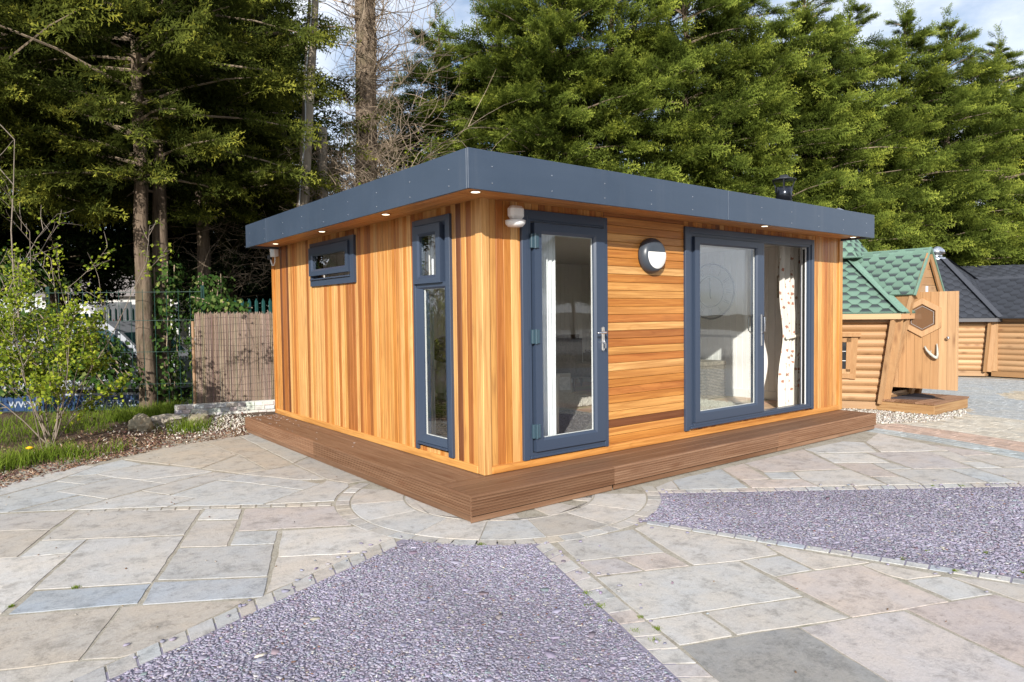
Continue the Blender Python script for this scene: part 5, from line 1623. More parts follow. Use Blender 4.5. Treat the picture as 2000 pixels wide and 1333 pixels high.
for k in range(6):
    j = (k + 1) % 6
    for a in (0, 6, 12): fs.append((a + k, a + j, a + 6 + j, a + 6 + k))
MB().add(vs, fs).build('window_frame', M['post'], dl, tuple(hc), color=pine(1.05))
MB().add(hexr(.20, .006), [(0, 1, 2, 3, 4, 5)]).build('pane', plain('amber_glass', (.16, .09, .05), .08, spec=.8), dl)
for r_ in (.165,):
    q = hexr(r_, .010)
    for k in range(6): MB().tube([q[k], q[(k + 1) % 6]], .003, 5).build('leading', plain('lead_grey', (.36, .36, .37), .4) if k == 0 else bpy.data.materials['lead_grey'], dl)
kn = H0 + ED * .905 + UP * .53 + ND * .0
MB().lathe([(.006, 0), (.008, .02), (.022, .03), (.024, .045), (.012, .055)], 14, tuple(kn), 'x').build('knob', M['chrome'], dl, smooth=True)
for ob in [o_ for o_ in bpy.data.objects if o_.name.startswith('knob') and o_.parent == dl]:
    for v_ in ob.data.vertices: v_.co.x = 2 * kn.x - v_.co.x
an = [(.55, .44), (.585, .40), (.64, .365), (.70, .335), (.745, .325), (.752, .36), (.745, .42), (.735, .47)]
pts = [H0 + ED * a + UP * b + ND * (.03 + .02 * math.sin(i * .45)) for i, (a, b) in enumerate(an)]
mb = MB().tube(pts[:5], [.010, .016, .020, .022, .020], 8).tube(pts[3:], [.020, .019, .015, .012, .006], 8)
mb.tube([pts[2], pts[2] + UP * .035 + ED * .02 + ND * .02], [.012, .004], 6)
mb.build('antler_handle', plain('antler', (.40, .40, .36), .6, var=.2, vscale=30), dl, smooth=True)
# small window on the left wall
wa, wb = hexpt(GC, 1.03, -120, .12), hexpt(GC, 1.03, 180, .12)
wa1, wb1 = hexpt(GC, 1.31, -120, 1.38), hexpt(GC, 1.31, 180, 1.38)
def wp(s_, z, o_=0.0):
    t = (z - .12) / 1.26
    p = wa.lerp(wb, s_).lerp(wa1.lerp(wb1, s_), t)
    return p + Vector((math.cos(R(-150)), math.sin(R(-150)), 0)) * o_
wf = empty('hut_window', tuple(wp(.6, .6))); wf.parent = gh; wf.matrix_parent_inverse = PM(gh).inverted()
def panel(s0, s1, z0, z1, o0, o1, name, mat, col=None, par=None):
    q = [(s0, z0), (s1, z0), (s1, z1), (s0, z1)]
    return MB().add([wp(a, z, o1) for a, z in q] + [wp(a, z, o0) for a, z in q], [(3, 2, 1, 0), (4, 5, 6, 7), (0, 1, 5, 4), (1, 2, 6, 5), (2, 3, 7, 6), (3, 0, 4, 7)]).build(name, mat, par or wf, tuple(wp(s0, z0)), color=col)
panel(.45, .75, .60, 1.0, .0, .044, 'pane', plain('dark_glass', (.03, .035, .04), .08, spec=.7))
for (s0, s1, z0, z1, nm) in ((.40, .45, .56, 1.06, 'window_frame'), (.75, .80, .56, 1.06, 'window_frame'), (.40, .80, .53, .60, 'sill_board'), (.40, .80, 1.0, 1.06, 'window_frame')):
    panel(s0, s1, z0, z1, .0, .060, nm, M['post'], pine(1.0))
panel(.33, .40, .45, 1.10, .03, .050, 'shutter', M['post'], pine(.95)); panel(.30, .85, 1.08, 1.13, .0, .085, 'head_board', M['post'], pine(1.0)); panel(.36, .82, .46, .53, .02, .055, 'apron_board', M['post'], pine(.95))
for z in (.72, .86): panel(.45, .75, z, z + .008, .044, .048, 'glazing_bar', M['white'])
# step in front of the hut door
stp = thing('hut_step', 'low decking step with black mat in front of the open hut door', 'step', (7.8, -.07, 0))
for i in range(6):
    y0 = -.46 + i * .131
    deck = [(w_, h) for w_, h in grooved(1, .122, .026, 6)]
    n = len(deck); vs = [(x, y0 + w_, .140 + h) for x in (7.262, 8.5) for w_, h in deck]
    MB().add(vs, [(k, (k + 1) % n, n + (k + 1) % n, n + k) for k in range(n)] + [tuple(range(n - 1, -1, -1)), tuple(range(n, 2 * n))]).build('step_board', M['deck_x'], stp, (7.9, y0, .14), color=tuple(c * 1.25 for c in dcol()))
MB().cbox(7.275, 7.30, -.45, .32, .0, .139, .003).build('side_board', M['deck_y'], stp, (7.28, 0, .07), color=(.40, .25, .12))
MB().cbox(7.301, 8.48, -.45, -.425, .0, .139, .003).build('side_board', M['deck_x'], stp, (7.9, -.44, .07), color=(.40, .25, .12))
mt = thing('door_mat', 'black half round rubber mat on the hut step', 'mat', (7.9, .0, .167))
mb = MB().prism([(7.45 + .0, .20)] + [(7.85 + .42 * math.cos(a), .20 + .42 * math.sin(a)) for a in np.linspace(math.pi, 2 * math.pi, 15)], .168, .178)
mb.build('mat', plain('mat_rubber', (.05, .04, .045), .8, var=.3, vscale=60), mt)

# black roofed hut with lean-to at the right
BC = (14.85, 2.42)
bh = thing('black_roof_hut', 'log hut with black shingle roof and shiny dome cap behind the open door', 'hut', (BC[0], BC[1], 0))
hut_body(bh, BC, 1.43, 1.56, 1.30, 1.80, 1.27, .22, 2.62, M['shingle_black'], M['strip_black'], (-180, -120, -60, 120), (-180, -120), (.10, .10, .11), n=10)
MB().lathe([(.22, 2.60), (.20, 2.68), (.13, 2.69), (.13, 2.76), (.19, 2.765), (.18, 2.85), (.10, 2.93), (.02, 2.95)], 20, (BC[0], BC[1], 0)).build('chimney_cap', plain('polished_steel', (.7, .72, .75), .18, 1.0), bh, smooth=True)
xw = lambda s_, z, o_: Vector((0, 0, 0))
wa, wb = hexpt(BC, 1.43, -120, .12), hexpt(BC, 1.43, 180, .12)
wa1, wb1 = hexpt(BC, 1.56, -120, 1.30), hexpt(BC, 1.56, 180, 1.30)
def wp(s_, z, o_=0.0):
    t = (z - .12) / 1.18
    return wa.lerp(wb, s_).lerp(wa1.lerp(wb1, s_), t) + Vector((math.cos(R(-150)), math.sin(R(-150)), 0)) * o_
wf = empty('hut_window', tuple(wp(.6, .6))); wf.parent = bh; wf.matrix_parent_inverse = PM(bh).inverted()
panel(.56, .74, .60, .95, .0, .044, 'pane', plain('dark_glass_b', (.03, .035, .04), .08, spec=.7), par=wf)
for (s0, s1, z0, z1, nm) in ((.51, .56, .55, 1.02, 'window_frame'), (.74, .80, .55, 1.02, 'window_frame'), (.51, .80, .53, .60, 'sill_board'), (.51, .80, .95, 1.02, 'window_frame')):
    panel(s0, s1, z0, z1, .0, .060, nm, M['post'], pine(1.0), wf)
panel(.44, .51, .45, 1.06, .03, .05, 'shutter', M['post'], pine(.95), wf)
for z in (.71, .83): panel(.56, .74, z, z + .01, .044, .048, 'glazing_bar', M['white'], None, wf)

ex = thing('log_annex', 'log annexe with black shingle roof joined to the black roofed hut', 'building', (14.9, -.8, 0))
log_wall(ex, (14.22, -3.2, .12), (14.22, 1.08, .12), (14.22, -3.2, 1.30), (14.22, 1.08, 1.30), 10, (-1, 0, 0), .82)
beam(ex, 'plinth_board', [(14.2, -3.2, .065), (14.2, 1.05, .065)], .11, .03, (-1, 0, 0), M['log'], pine(.8))
beam(ex, 'corner_post', [(14.2, 1.0, .12), (14.2, 1.0, 1.30)], .12, .05, (-1, 0, 0), M['post'], pine(.95))
P = [(13.98, 1.35, 1.262), (13.98, -3.4, 1.262), (15.30, -3.4, 2.185), (15.30, 1.9, 2.185)]
rp = face('roof_panel', P, M['strip_black'], ex); shingles(rp, [P[1], P[0], P[3], P[2]], M['shingle_black'], .30, .115)
face('roof_panel', [(16.6, 1.6, 1.262), (16.6, -3.4, 1.262), (15.30, -3.4, 2.185), (15.30, 1.9, 2.185)], M['strip_black'], ex)
MB().add([(15.30, -3.4, 2.20), (15.30, 1.9, 2.20), (15.20, -3.4, 2.13), (15.20, 1.9, 2.13), (15.40, -3.4, 2.13), (15.40, 1.9, 2.13)], [(0, 1, 3, 2), (0, 4, 5, 1)]).build('ridge_strip', M['strip_black'], ex)
MB().box(14.30, 16.4, -3.2, 1.0, .0, 1.27).build('wall_core', M['batten'], ex)

fc = thing('far_cabin', 'farther log cabin with long black shingle roof under the hedge', 'building', (21, 2, 0))
a, b = Vector((19.2, 3.9, 2.70)), Vector((24.5, -.4, 2.78)); dn = Vector((-.63, -.777, 0))
P = [a + dn * 1.7 + Vector((0, 0, -1.05)), b + dn * 1.7 + Vector((0, 0, -1.05)), b, a]
rp = face('roof_panel', P, M['strip_black'], fc); shingles(rp, P, M['shingle_black'], .34, .13)
face('roof_panel', [a, b, b - dn * 1.7 + Vector((0, 0, -1.05)), a - dn * 1.7 + Vector((0, 0, -1.05))], M['strip_black'], fc)
q0, q1 = a + dn * 1.4, b + dn * 1.4
log_wall(fc, (q0.x, q0.y, .1), (q1.x, q1.y, .1), (q0.x, q0.y, 1.75), (q1.x, q1.y, 1.75), 12, dn, .8)
beam(fc, 'barge_board', [a + dn * 1.7 + Vector((0, 0, -1.03)), a + Vector((0, 0, .02))], .10, .03, (-.777, .63, 0), M['post'], pine(1.0))
# ------------------------------------------------------------------ foliage kit
def spray_tpl(seed, nb=13, sub=3, wid=.034):
    """flat feathery conifer spray along +x, unit length; every branchlet a thin blade"""
    g_ = np.random.default_rng(seed); V, F, A = [], [], []
    def blade(p, an, l, w_, z0, z1, a0, a1):
        d = np.array([math.cos(an), math.sin(an)]); n_ = np.array([-d[1], d[0]]); o = len(V)
        b = p + d * l * .15; t = p + d * l
        V.extend([(*(b + n_ * w_), z0 + .01), (*(b - n_ * w_), z0 + .01), (t[0], t[1], z1)])
        A.extend([a0, a0, a1]); F.append((o, o + 1, o + 2))
    zf = lambda x: .10 * x - .20 * x * x
    blade(np.array([0, 0.]), 0, 1.0, .016, 0, zf(1), .1, .8)
    for i in range(nb):
        t = .06 + .90 * i / (nb - 1) + g_.uniform(-.03, .03); s_ = 1 if i % 2 else -1
        an = s_ * g_.uniform(.45, .95); l = (.46 * (1 - .60 * t)) * g_.uniform(.7, 1.2); p = np.array([t, 0.])
        z0 = zf(t); z1 = z0 + g_.uniform(-.12, .10)
        blade(p, an, l, wid * (1 - .4 * t), z0, z1, .15 + .3 * t, .55 + .45 * t)
        d = np.array([math.cos(an), math.sin(an)])
        for k in range(sub):
            f = .25 + .6 * k / max(1, sub - 1); q = p + d * l * f
            blade(q, an + (-1) ** k * s_ * g_.uniform(.45, .85), l * g_.uniform(.35, .6) * (1.2 - .5 * f), wid * .8, z0 + (z1 - z0) * f, z0 + (z1 - z0) * f + g_.uniform(-.07, .07), .3 + .3 * t, .6 + .4 * t)
    return np.array(V), np.array(F), np.array(A)
TPL = [spray_tpl(s_) for s_ in (1, 2, 3)]
TPL_COARSE = [spray_tpl(s_, 9, 2, .05) for s_ in (4, 5)]

def place(tpls, pos, X, Zr, sc, age0, tint, g_):
    """stamp templates; X = direction, Zr = rough normal"""
    Xn = X / np.linalg.norm(X, axis=1, keepdims=True)
    Y = np.cross(Zr, Xn); Y /= np.linalg.norm(Y, axis=1, keepdims=True) + 1e-9
    Z = np.cross(Xn, Y)
    idx = g_.integers(0, len(tpls), len(pos))
    Vs, Fs, As, Ts, off = [], [], [], [], 0
    for k, (tv, tf, ta) in enumerate(tpls):
        s_ = idx == k
        if not s_.any(): continue
        p = pos[s_][:, None, :] + sc[s_][:, None, None] * (tv[None, :, 0:1] * Xn[s_][:, None] + tv[None, :, 1:2] * Y[s_][:, None] + tv[None, :, 2:3] * Z[s_][:, None])
        n = len(p)
        Vs.append(p.reshape(-1, 3)); Fs.append((tf[None] + (np.arange(n) * len(tv))[:, None, None] + off).reshape(-1, 3))
        As.append(np.clip(ta[None] * age0[s_][:, None], 0, 1).ravel()); Ts.append(np.repeat(tint[s_], len(tv)))
        off += n * len(tv)
    return np.concatenate(Vs), np.concatenate(Fs), np.concatenate(As), np.concatenate(Ts)

WIND = np.array([.79, -.61, .0])
def crown(seed, H, z0, rad, nb, ns, size=(.34, .62), prof=2.2, wind=.3, up=.45, inner=.22, tpl=None, fat=.13):
    """conifer crown round the z axis: plume shaped boughs from the trunk, sprays crowded along each"""
    g_ = np.random.default_rng(seed)
    u = g_.uniform(0, 1, nb); h = z0 + (H - z0) * (1 - (1 - u) ** .80) * .97
    az = g_.uniform(0, 2 * np.pi, nb)
    tt = (h - z0) / (H - z0)
    Rb = rad * np.clip(1 - tt ** prof, .03, 1) ** .85 * g_.uniform(.52, 1.22, nb) * np.clip(.55 + tt * 3.0, 0, 1)
    e = g_.uniform(.05, .55, nb) + .25 * tt
    hd = np.stack([np.cos(az), np.sin(az)], 1)
    pos, X, Z, sc, ag, ti = [], [], [], [], [], []
    bt = g_.uniform(0, 1, nb)
    Zu = np.array([0, 0, 1.0])
    for k in range(ns):
        s_ = inner + (1.0 - inner) * ((k + g_.uniform(0, 1, nb)) / ns) ** .75
        x = hd * (Rb * s_)[:, None]
        z = h + Rb * (np.tan(e) * s_ * .7 - .22 * s_ ** 2)
        t3 = np.concatenate([hd, (np.tan(e) * .7 - .44 * s_)[:, None]], 1)
        lat = np.stack([-hd[:, 1], hd[:, 0], np.zeros(nb)], 1)
        wd = fat * (1.25 - s_)                       # plume narrows to its tip
        d = t3 * .9 + lat * (g_.normal(0, .45, nb))[:, None] + Zu * (g_.uniform(-.1, up, nb))[:, None] + WIND * wind * g_.uniform(.3, 1.3, (nb, 1))
        p = np.concatenate([x, z[:, None]], 1) + lat * (g_.normal(0, 1, nb) * wd * Rb)[:, None] + Zu * (g_.normal(0, .55, nb) * wd * Rb)[:, None]
        nz = Zu * .55 + g_.normal(0, .55, (nb, 3)) + np.concatenate([hd, np.zeros((nb, 1))], 1) * .45
        pos.append(p); X.append(d); Z.append(nz)
        sc.append(g_.uniform(*size, nb) * (1 - .25 * tt) * np.clip(Rb / rad * 1.6 + .25, .35, 1)); ag.append(.16 + .92 * s_ ** 2.2 + g_.normal(0, .10, nb)); ti.append(np.clip(bt * .65 + .35 * g_.uniform(0, 1, nb), 0, 1))  # steep age falloff also paints deep shade into the gaps between boughs
    n = 26; zz = np.linspace(H - 1.6, H + .25, n)    # leader
    pos.append(np.stack([g_.normal(0, .06, n), g_.normal(0, .06, n), zz], 1)); X.append(np.concatenate([g_.normal(0, .45, (n, 2)), np.ones((n, 1))], 1))
    Z.append(g_.normal(0, 1, (n, 3))); sc.append(np.linspace(.7, .3, n)); ag.append(np.full(n, .8)); ti.append(g_.uniform(0, 1, n))
    return place(tpl or TPL, *map(np.concatenate, (pos, X, Z, sc, ag, ti)), g_), (h, az, Rb, e)

def tree_proto(name, seed, H, z0, rad, nb, ns, leaf, barkm, tr=.16, lean=(0, 0), **kw):
    (V, F, A, T), (h, az, Rb, e) = crown(seed, H, z0, rad, nb, ns, **kw)
    lx = lambda z: lean[0] * z / H; ly = lambda z: lean[1] * z / H
    V = V + np.stack([lean[0] * V[:, 2] / H, lean[1] * V[:, 2] / H, V[:, 2] * 0], 1)
    cr_ = np_mesh('crown', V, F, leaf, {'age': A, 'tint': T})
    g_ = np.random.default_rng(seed + 50); mb = MB()
    zs = np.linspace(-.6, H * .96, 14)
    mb.tube([(lx(z) + g_.normal(0, .03), ly(z) + g_.normal(0, .03), z) for z in zs], [tr * (1 - .9 * max(0, z) / H) * (1.25 if z < 0 else 1) + .012 for z in zs], 10)
    tr_ = bpy.data.meshes.new('trunk'); tr_.from_pydata(mb.v, [], mb.f); tr_.materials.append(barkm)
    tr_.polygons.foreach_set('use_smooth', [True] * len(tr_.polygons))
    mb = MB()
    for i in range(0, len(h), 2):
        P = []
        for s_ in (0, .35, .7, .95):
            P.append((lx(h[i]) + math.cos(az[i]) * Rb[i] * s_, ly(h[i]) + math.sin(az[i]) * Rb[i] * s_, h[i] + Rb[i] * (math.tan(e[i]) * s_ * .7 - .22 * s_ * s_)))
        mb.tube(P, [.028, .02, .012, .004], 4, False)
    lm = bpy.data.meshes.new('limbs'); lm.from_pydata(mb.v, [], mb.f); lm.materials.append(M['twig'])
    return dict(crown=cr_, trunk=tr_, limbs=lm)
def plant_tree(proto, name, label, loc, scale=1.0, rot=0.0, group=None, leaf=None, cat='tree', sz=1.0):
    t = thing(name, label, cat, loc, group)
    t.scale = (scale, scale, scale * sz); t.rotation_euler = (0, 0, rot)
    for k in ('trunk', 'limbs', 'crown'):
        o = bpy.data.objects.new(k, proto[k]); COL.objects.link(o); o.parent = t
        if k == 'limbs': o['kind'] = 'stuff'
        if k == 'crown' and leaf is not None:
            o.material_slots[0].link = 'OBJECT'; o.material_slots[0].material = leaf
    return t

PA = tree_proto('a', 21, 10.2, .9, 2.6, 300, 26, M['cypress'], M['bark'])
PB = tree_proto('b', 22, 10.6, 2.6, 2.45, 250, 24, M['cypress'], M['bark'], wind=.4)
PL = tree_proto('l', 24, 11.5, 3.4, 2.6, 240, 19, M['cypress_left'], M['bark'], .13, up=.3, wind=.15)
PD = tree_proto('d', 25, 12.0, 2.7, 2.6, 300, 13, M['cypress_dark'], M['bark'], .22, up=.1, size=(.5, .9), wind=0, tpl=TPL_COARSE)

HEDGE = [(6.3, 10.6, 'B', .85, 'thin topped cypress at the left end of the hedge'),
         (7.3, 9.4, 'B', .93, 'cypress with bare dark trunk behind the roof corner'),
         (8.0, 8.3, 'B', 1.0, 'cypress with high crown behind the front of the flat roof'),
         (9.5, 7.7, 'A', 1.05, 'cypress behind the middle of the flat roof'),
         (11.0, 6.7, 'A', 1.02, 'bright green cypress left of the stove flue'),
         (12.8, 6.4, 'A', 1.04, 'cypress standing directly behind the stove flue'),
         (15.0, 5.8, 'A', 1.02, 'cypress behind the green roofed hut'),
         (17.4, 5.8, 'B', 1.0, 'cypress behind the black hut with the dome cap'),
         (19.9, 5.3, 'A', 1.06, 'tall cypress behind the far cabin, right part of the hedge'),
         (22.6, 5.1, 'B', 1.05, 'cypress with pointed leader near the right edge'),
         (25.6, 4.6, 'A', 1.08, 'rightmost cypress of the hedge against the sky'),
         (28.8, 4.2, 'A', 1.1, 'cypress at the far right end of the hedge')]
for i, (x, y, k, s_, lab) in enumerate(HEDGE):
    plant_tree(dict(A=PA, B=PB)[k], 'cypress_tree', lab, (x, y, -.07), s_, i * 2.4, 'cypress hedge trees')

# left hand trees
plant_tree(PL, 'conifer_tree', 'yellow green conifer with slim bare trunk at the left verge', (-.95, 8.03, 0), 1.0, .4, leaf=None)
plant_tree(PL, 'conifer_tree', 'yellow green conifer at the upper left edge', (-3.0, 9.2, -.3), 1.03, 2.2)
plant_tree(PL, 'conifer_tree', 'conifer with ivy at its foot behind the reed screen', (.30, 9.43, -.3), 1.02, 4.0)
plant_tree(PD, 'dark_conifer', 'dark conifer filling the shade left of the utility pole', (1.9, 13.4, -.4), .95, 0)
plant_tree(PD, 'dark_conifer', 'dark conifer behind the white van', (-1.6, 14.5, -.4), 1.0, 2.6)
plant_tree(PD, 'dark_conifer', 'dark conifer at the far left behind the shrub', (-4.6, 13.2, -.4), 1.05, 3.9)
plant_tree(PD, 'dark_conifer', 'dark conifer deep in the left background', (.6, 17.0, -.4), 1.0, 5.1)
plant_tree(PD, 'dark_conifer', 'dark conifer beyond the leaning trunk', (1.3, 11.4, -.4), .8, 5.6)

plant_tree(PD, 'dark_conifer', 'dark conifer low behind the cut trunk', (5.2, 17.2, -.4), .72, 1.3)

# ------------------------------------------------------------------ bare trunks and twigs
def twigs(g_, n, start, L, r0, droop=.15, up=.3, kids=3, nseg=5, dirf=None):
    mb = MB()
    for k in range(n):
        p = Vector(start(g_)); d = Vector(dirf(g_) if dirf else g_.normal(0, 1, 3)).normalized(); l = L * g_.uniform(.5, 1.2)
        P = [p.copy()]
        for j in range(nseg):
            d = (d + Vector(g_.normal(0, .22, 3)) + Vector((0, 0, up * .2 - droop * .25))).normalized(); p = p + d * l / nseg; P.append(p.copy())
        mb.tube(P, [r0 * (1 - .85 * j / nseg) for j in range(nseg + 1)], 3, False)
        for c_ in range(kids):
            q = P[g_.integers(1, nseg)].copy(); d2 = (d + Vector(g_.normal(0, .7, 3))).normalized(); Q = [q.copy()]
            for j in range(3):
                d2 = (d2 + Vector(g_.normal(0, .25, 3))).normalized(); q = q + d2 * l * .14; Q.append(q.copy())
            mb.tube(Q, [r0 * .45, r0 * .35, r0 * .25, r0 * .12], 3, False)
    return mb
g_ = np.random.default_rng(77)
tk = thing('old_conifer', 'thick brown trunk tangled with dead twigs behind the roof', 'tree', (3.22, 8.58, -.4))
mb = MB(); zs = np.linspace(-.5, 11, 24)
mb.tube([(3.22 + .012 * z + g_.normal(0, .012), 8.58 + g_.normal(0, .012), z) for z in zs], [.235 - .004 * z for z in zs], 14)
mb.build('trunk', M['bark'], tk, smooth=True)
twigs(g_, 750, lambda g: (3.25 + .22 * math.cos(a_ := g.uniform(0, 6.28)), 8.58 + .22 * math.sin(a_), g.uniform(2.2, 9.5)), .75, .009, .4, .2, 3,
      dirf=lambda g: (g.normal(.1, .8), g.normal(-.5, .8), g.normal(.1, .6))).build('dead_twigs', M['twig'], tk)['kind'] = 'stuff'
twigs(g_, 70, lambda g: (3.35, 8.6, g.uniform(3.0, 9.0)), 2.6, .015, .1, .5, 9, 8, dirf=lambda g: (g.normal(.9, .5), g.normal(-.3, .6), g.normal(.35, .3))).build('branches', M['twig'], tk)['kind'] = 'stuff'
twigs(g_, 8, lambda g: (3.1, 8.6, g.uniform(4.5, 8.0)), 1.5, .018, .2, .3, 4, 7, dirf=lambda g: (-.8, g.normal(.4, .3), g.normal(.3, .3))).build('branches', M['twig'], tk)['kind'] = 'stuff'
st_ = thing('cut_trunk', 'pale cut off trunk wrapped in brown twigs beside the utility pole', 'stump', (2.12, 8.1, -.4))
mb = MB().tube([(2.08 + .012 * z, 8.11, z) for z in np.linspace(-.4, 4.98, 10)], [.13 - .008 * z for z in np.linspace(-.4, 4.98, 10)], 12); mb.build('trunk', M['bark_pale'], st_, smooth=True)
MB().lathe([(.086, 4.975), (.080, 4.99), (.01, 4.992)], 12, (2.14, 8.11, 0)).build('cut_face', plain('cut_wood', (.42, .30, .18), .8), st_)
twigs(g_, 750, lambda g: (2.55 + g.normal(0, .42), 8.1 + g.normal(0, .25), g.uniform(2.3, 4.6)), .85, .008, .35, .1, 3, dirf=lambda g: (g.normal(.3, .8), g.normal(-.2, .6), g.normal(-.05, .5))).build('dead_twigs', M['twig'], st_)['kind'] = 'stuff'
ln = thing('leaning_conifer', 'leaning brown trunk with broken pale branches in the left trees', 'tree', (2.5, 9.7, -.4))
mb = MB().tube([(2.50, 9.72, -.5), (2.36, 9.80, 2.2), (2.24, 9.89, 3.6), (2.05, 10.12, 5.3), (1.67, 10.4, 8.1), (1.5, 10.6, 10)], [.20, .18, .16, .15, .12, .09], 12); mb.build('trunk', M['bark'], ln, smooth=True)
for P in ([(1.95, 10.15, 6.0), (1.75, 10.1, 6.3), (1.45, 10.05, 6.42), (1.2, 10.0, 6.45)], [(2.0, 10.1, 5.6), (1.85, 10.05, 5.75), (1.65, 10.0, 5.8)]):
    MB().tube(P, [.045, .035, .025, .015], 6).build('broken_branch', M['bark_pale'], ln)
twigs(g_, 220, lambda g: (g.uniform(.2, 2.2), g.uniform(8.6, 10.2), g.uniform(2.2, 4.2)), .9, .005, .3, .1, 3, dirf=lambda g: (g.normal(0, .8), g.normal(-.2, .6), g.normal(0, .4))).build('dead_twigs', M['twig'], ln)['kind'] = 'stuff'

yt = thing('young_tree', 'pale green young tree just coming into leaf behind the roof', 'tree', (4.3, 8.7, -.1))
g_ = np.random.default_rng(15); mb = MB(); LP, LN, LU, LS, LA = [], [], [], [], []
for k in range(26):
    p = Vector((4.3 + g_.normal(0, .25), 8.7 + g_.normal(0, .25), 2.2 + g_.uniform(0, .8))); d = Vector((g_.normal(0, .45), g_.normal(0, .45), 1)).normalized(); P = [p.copy()]
    for j in range(8):
        d = (d + Vector(g_.normal(0, .16, 3))).normalized(); p = p + d * .30; P.append(p.copy())
        for _ in range(g_.poisson(9)):
            LP.append(p + Vector(g_.normal(0, .12, 3))); LN.append(Vector(g_.normal(0, .7, 3)) + Vector((-.3, -.4, .5))); LU.append(Vector(g_.normal(0, 1, 3))); LS.append(g_.uniform(.04, .08)); LA.append(g_.uniform(.1, .9))
    mb.tube(P, [.014 - .0014 * j for j in range(9)], 4, False)
mb.tube([(4.3, 8.7, -.3), (4.3, 8.7, 1.5), (4.3, 8.7, 2.4)], [.05, .045, .035], 8)
mb.build('stems', M['stem'], yt)
YT = (LP, LN, LU, LS, LA)

# utility pole with step irons and cable
po = thing('utility_pole', 'weathered wooden utility pole with step irons and grey cable', 'pole', (1.45, 7.9, -.4))
pz = np.linspace(-.5, 9.0, 12); px_ = lambda z: 1.63 + (z - 3.54) * .0744; py_ = lambda z: 7.82 - (z - 3.54) * .008
MB().tube([(px_(z), py_(z), z) for z in pz], [.125 - .0045 * z for z in pz], 16).build('shaft', bark('weathered_pole', (.13, .105, .08), (.34, .29, .225), 3.0), po, smooth=True)
for i, z in enumerate(np.arange(4.2, 8.6, .42)):
    s_ = 1 if i % 2 else -1
    MB().tube([(px_(z), py_(z), z), (px_(z) + .215 * s_ * .79, py_(z) - .215 * s_ * .61, z + .01), (px_(z) + .222 * s_ * .79, py_(z) - .222 * s_ * .61, z + .04)], .010, 6).build('step_iron', plain('galvanised', (.35, .36, .37), .5, .5), po)
MB().tube([(px_(z) - .085 + .02 * math.sin(z * 3), py_(z) - .095, z) for z in np.linspace(1, 8.9, 30)], .012, 6).build('cable', plain('cable_grey', (.42, .43, .44), .6), po)

# ------------------------------------------------------------------ leaves: ivy, shrub, grass
def leaf_quads(P, N, U, size, age, tint, fold=.25):
    """pointed leaves: two triangles folded on the midrib"""
    N = N / np.linalg.norm(N, axis=1, keepdims=True)
    U = U - N * (U * N).sum(1, keepdims=True); U /= np.linalg.norm(U, axis=1, keepdims=True) + 1e-9
    W = np.cross(N, U); s_ = size[:, None]
    a = P; b = P + U * s_ * .5 + W * s_ * .42 + N * s_ * fold * .5; c = P + U * s_; d = P + U * s_ * .5 - W * s_ * .42 + N * s_ * fold * .5
    V = np.stack([a, b, c, d], 1).reshape(-1, 3); n = len(P); o = (np.arange(n) * 4)[:, None]
    F = np.concatenate([o + np.array([[0, 2, 1]]), o + np.array([[0, 3, 2]])])
    return V, F, np.repeat(age, 4), np.repeat(tint, 4)
V, F, A, T = leaf_quads(*(np.array([tuple(v) for v in q]) for q in YT[:3]), np.array(YT[3]), np.array(YT[4]), g_.uniform(0, 1, len(YT[0])), .35)
link('leaves', np_mesh('leaves', V, F, M['shrub_leaf'], {'age': A, 'tint': T}), None, yt)['kind'] = 'stuff'
def ivy(name, label, pts, n, rad, size=(.05, .09), seed=3, spread=None, stem=None):
    g_ = np.random.default_rng(seed); pts = np.array(pts); k = g_.uniform(0, len(pts) - 1.001, n); i = k.astype(int); f = (k - i)[:, None]
    c = pts[i] * (1 - f) + pts[i + 1] * f; a = g_.uniform(0, 6.28, n); r_ = rad * g_.uniform(.75, 1.5, n)
    o = np.stack([np.cos(a), np.sin(a), np.zeros(n)], 1)
    P = c + o * r_[:, None] + g_.normal(0, .05, (n, 3))
    N = o + g_.normal(0, .45, (n, 3)) + np.array([0, 0, .35]); U = np.tile(np.array([0, 0, -1.0]), (n, 1)) + g_.normal(0, .5, (n, 3))
    V, F, A, T = leaf_quads(P, N, U, g_.uniform(*size, n), np.clip(g_.normal(.35, .22, n), 0, 1) ** 1.2, g_.uniform(0, 1, n))
    root = thing(name, label, 'ivy', tuple(pts[0]))
    link('leaves', np_mesh('leaves', V, F, M['ivy_leaf'], {'age': A, 'tint': T}), None, root)['kind'] = 'stuff'
    mb = MB()
    for j in range(5):
        q = [tuple(p + np.array([math.cos(j * 1.3), math.sin(j * 1.3), 0]) * rad * .85 + g_.normal(0, .03, 3)) for p in pts]
        mb.tube(q, .010, 4, False)
    mb.build('stems', M['twig'], root)
tk2 = thing('ivy_clad_tree', 'stout grey trunk behind the slim conifer trunk on the verge', 'tree', (-.70, 8.25, -.1))
MB().tube([(-.70, 8.25, -.4), (-.70, 8.25, .5), (-.66, 8.28, 1.6), (-.64, 8.3, 2.8), (-.6, 8.3, 5.0)], [.20, .165, .14, .12, .08], 12).build('trunk', M['bark'], tk2, smooth=True)
ivy('ivy_climber', 'variegated ivy climbing the stout trunk on the verge', [(-.70, 8.25, .1), (-.68, 8.26, .8), (-.66, 8.28, 1.6), (-.62, 8.3, 2.4)], 1500, .22, (.05, .095), 31)
ivy('ivy_climber', 'dark ivy climbing the trunk left of the reed screen', [(-.10, 7.9, .0), (-.06, 7.9, .9), (.05, 8.1, 1.6), (.2, 8.6, 2.2)], 1500, .22, (.05, .09), 32)
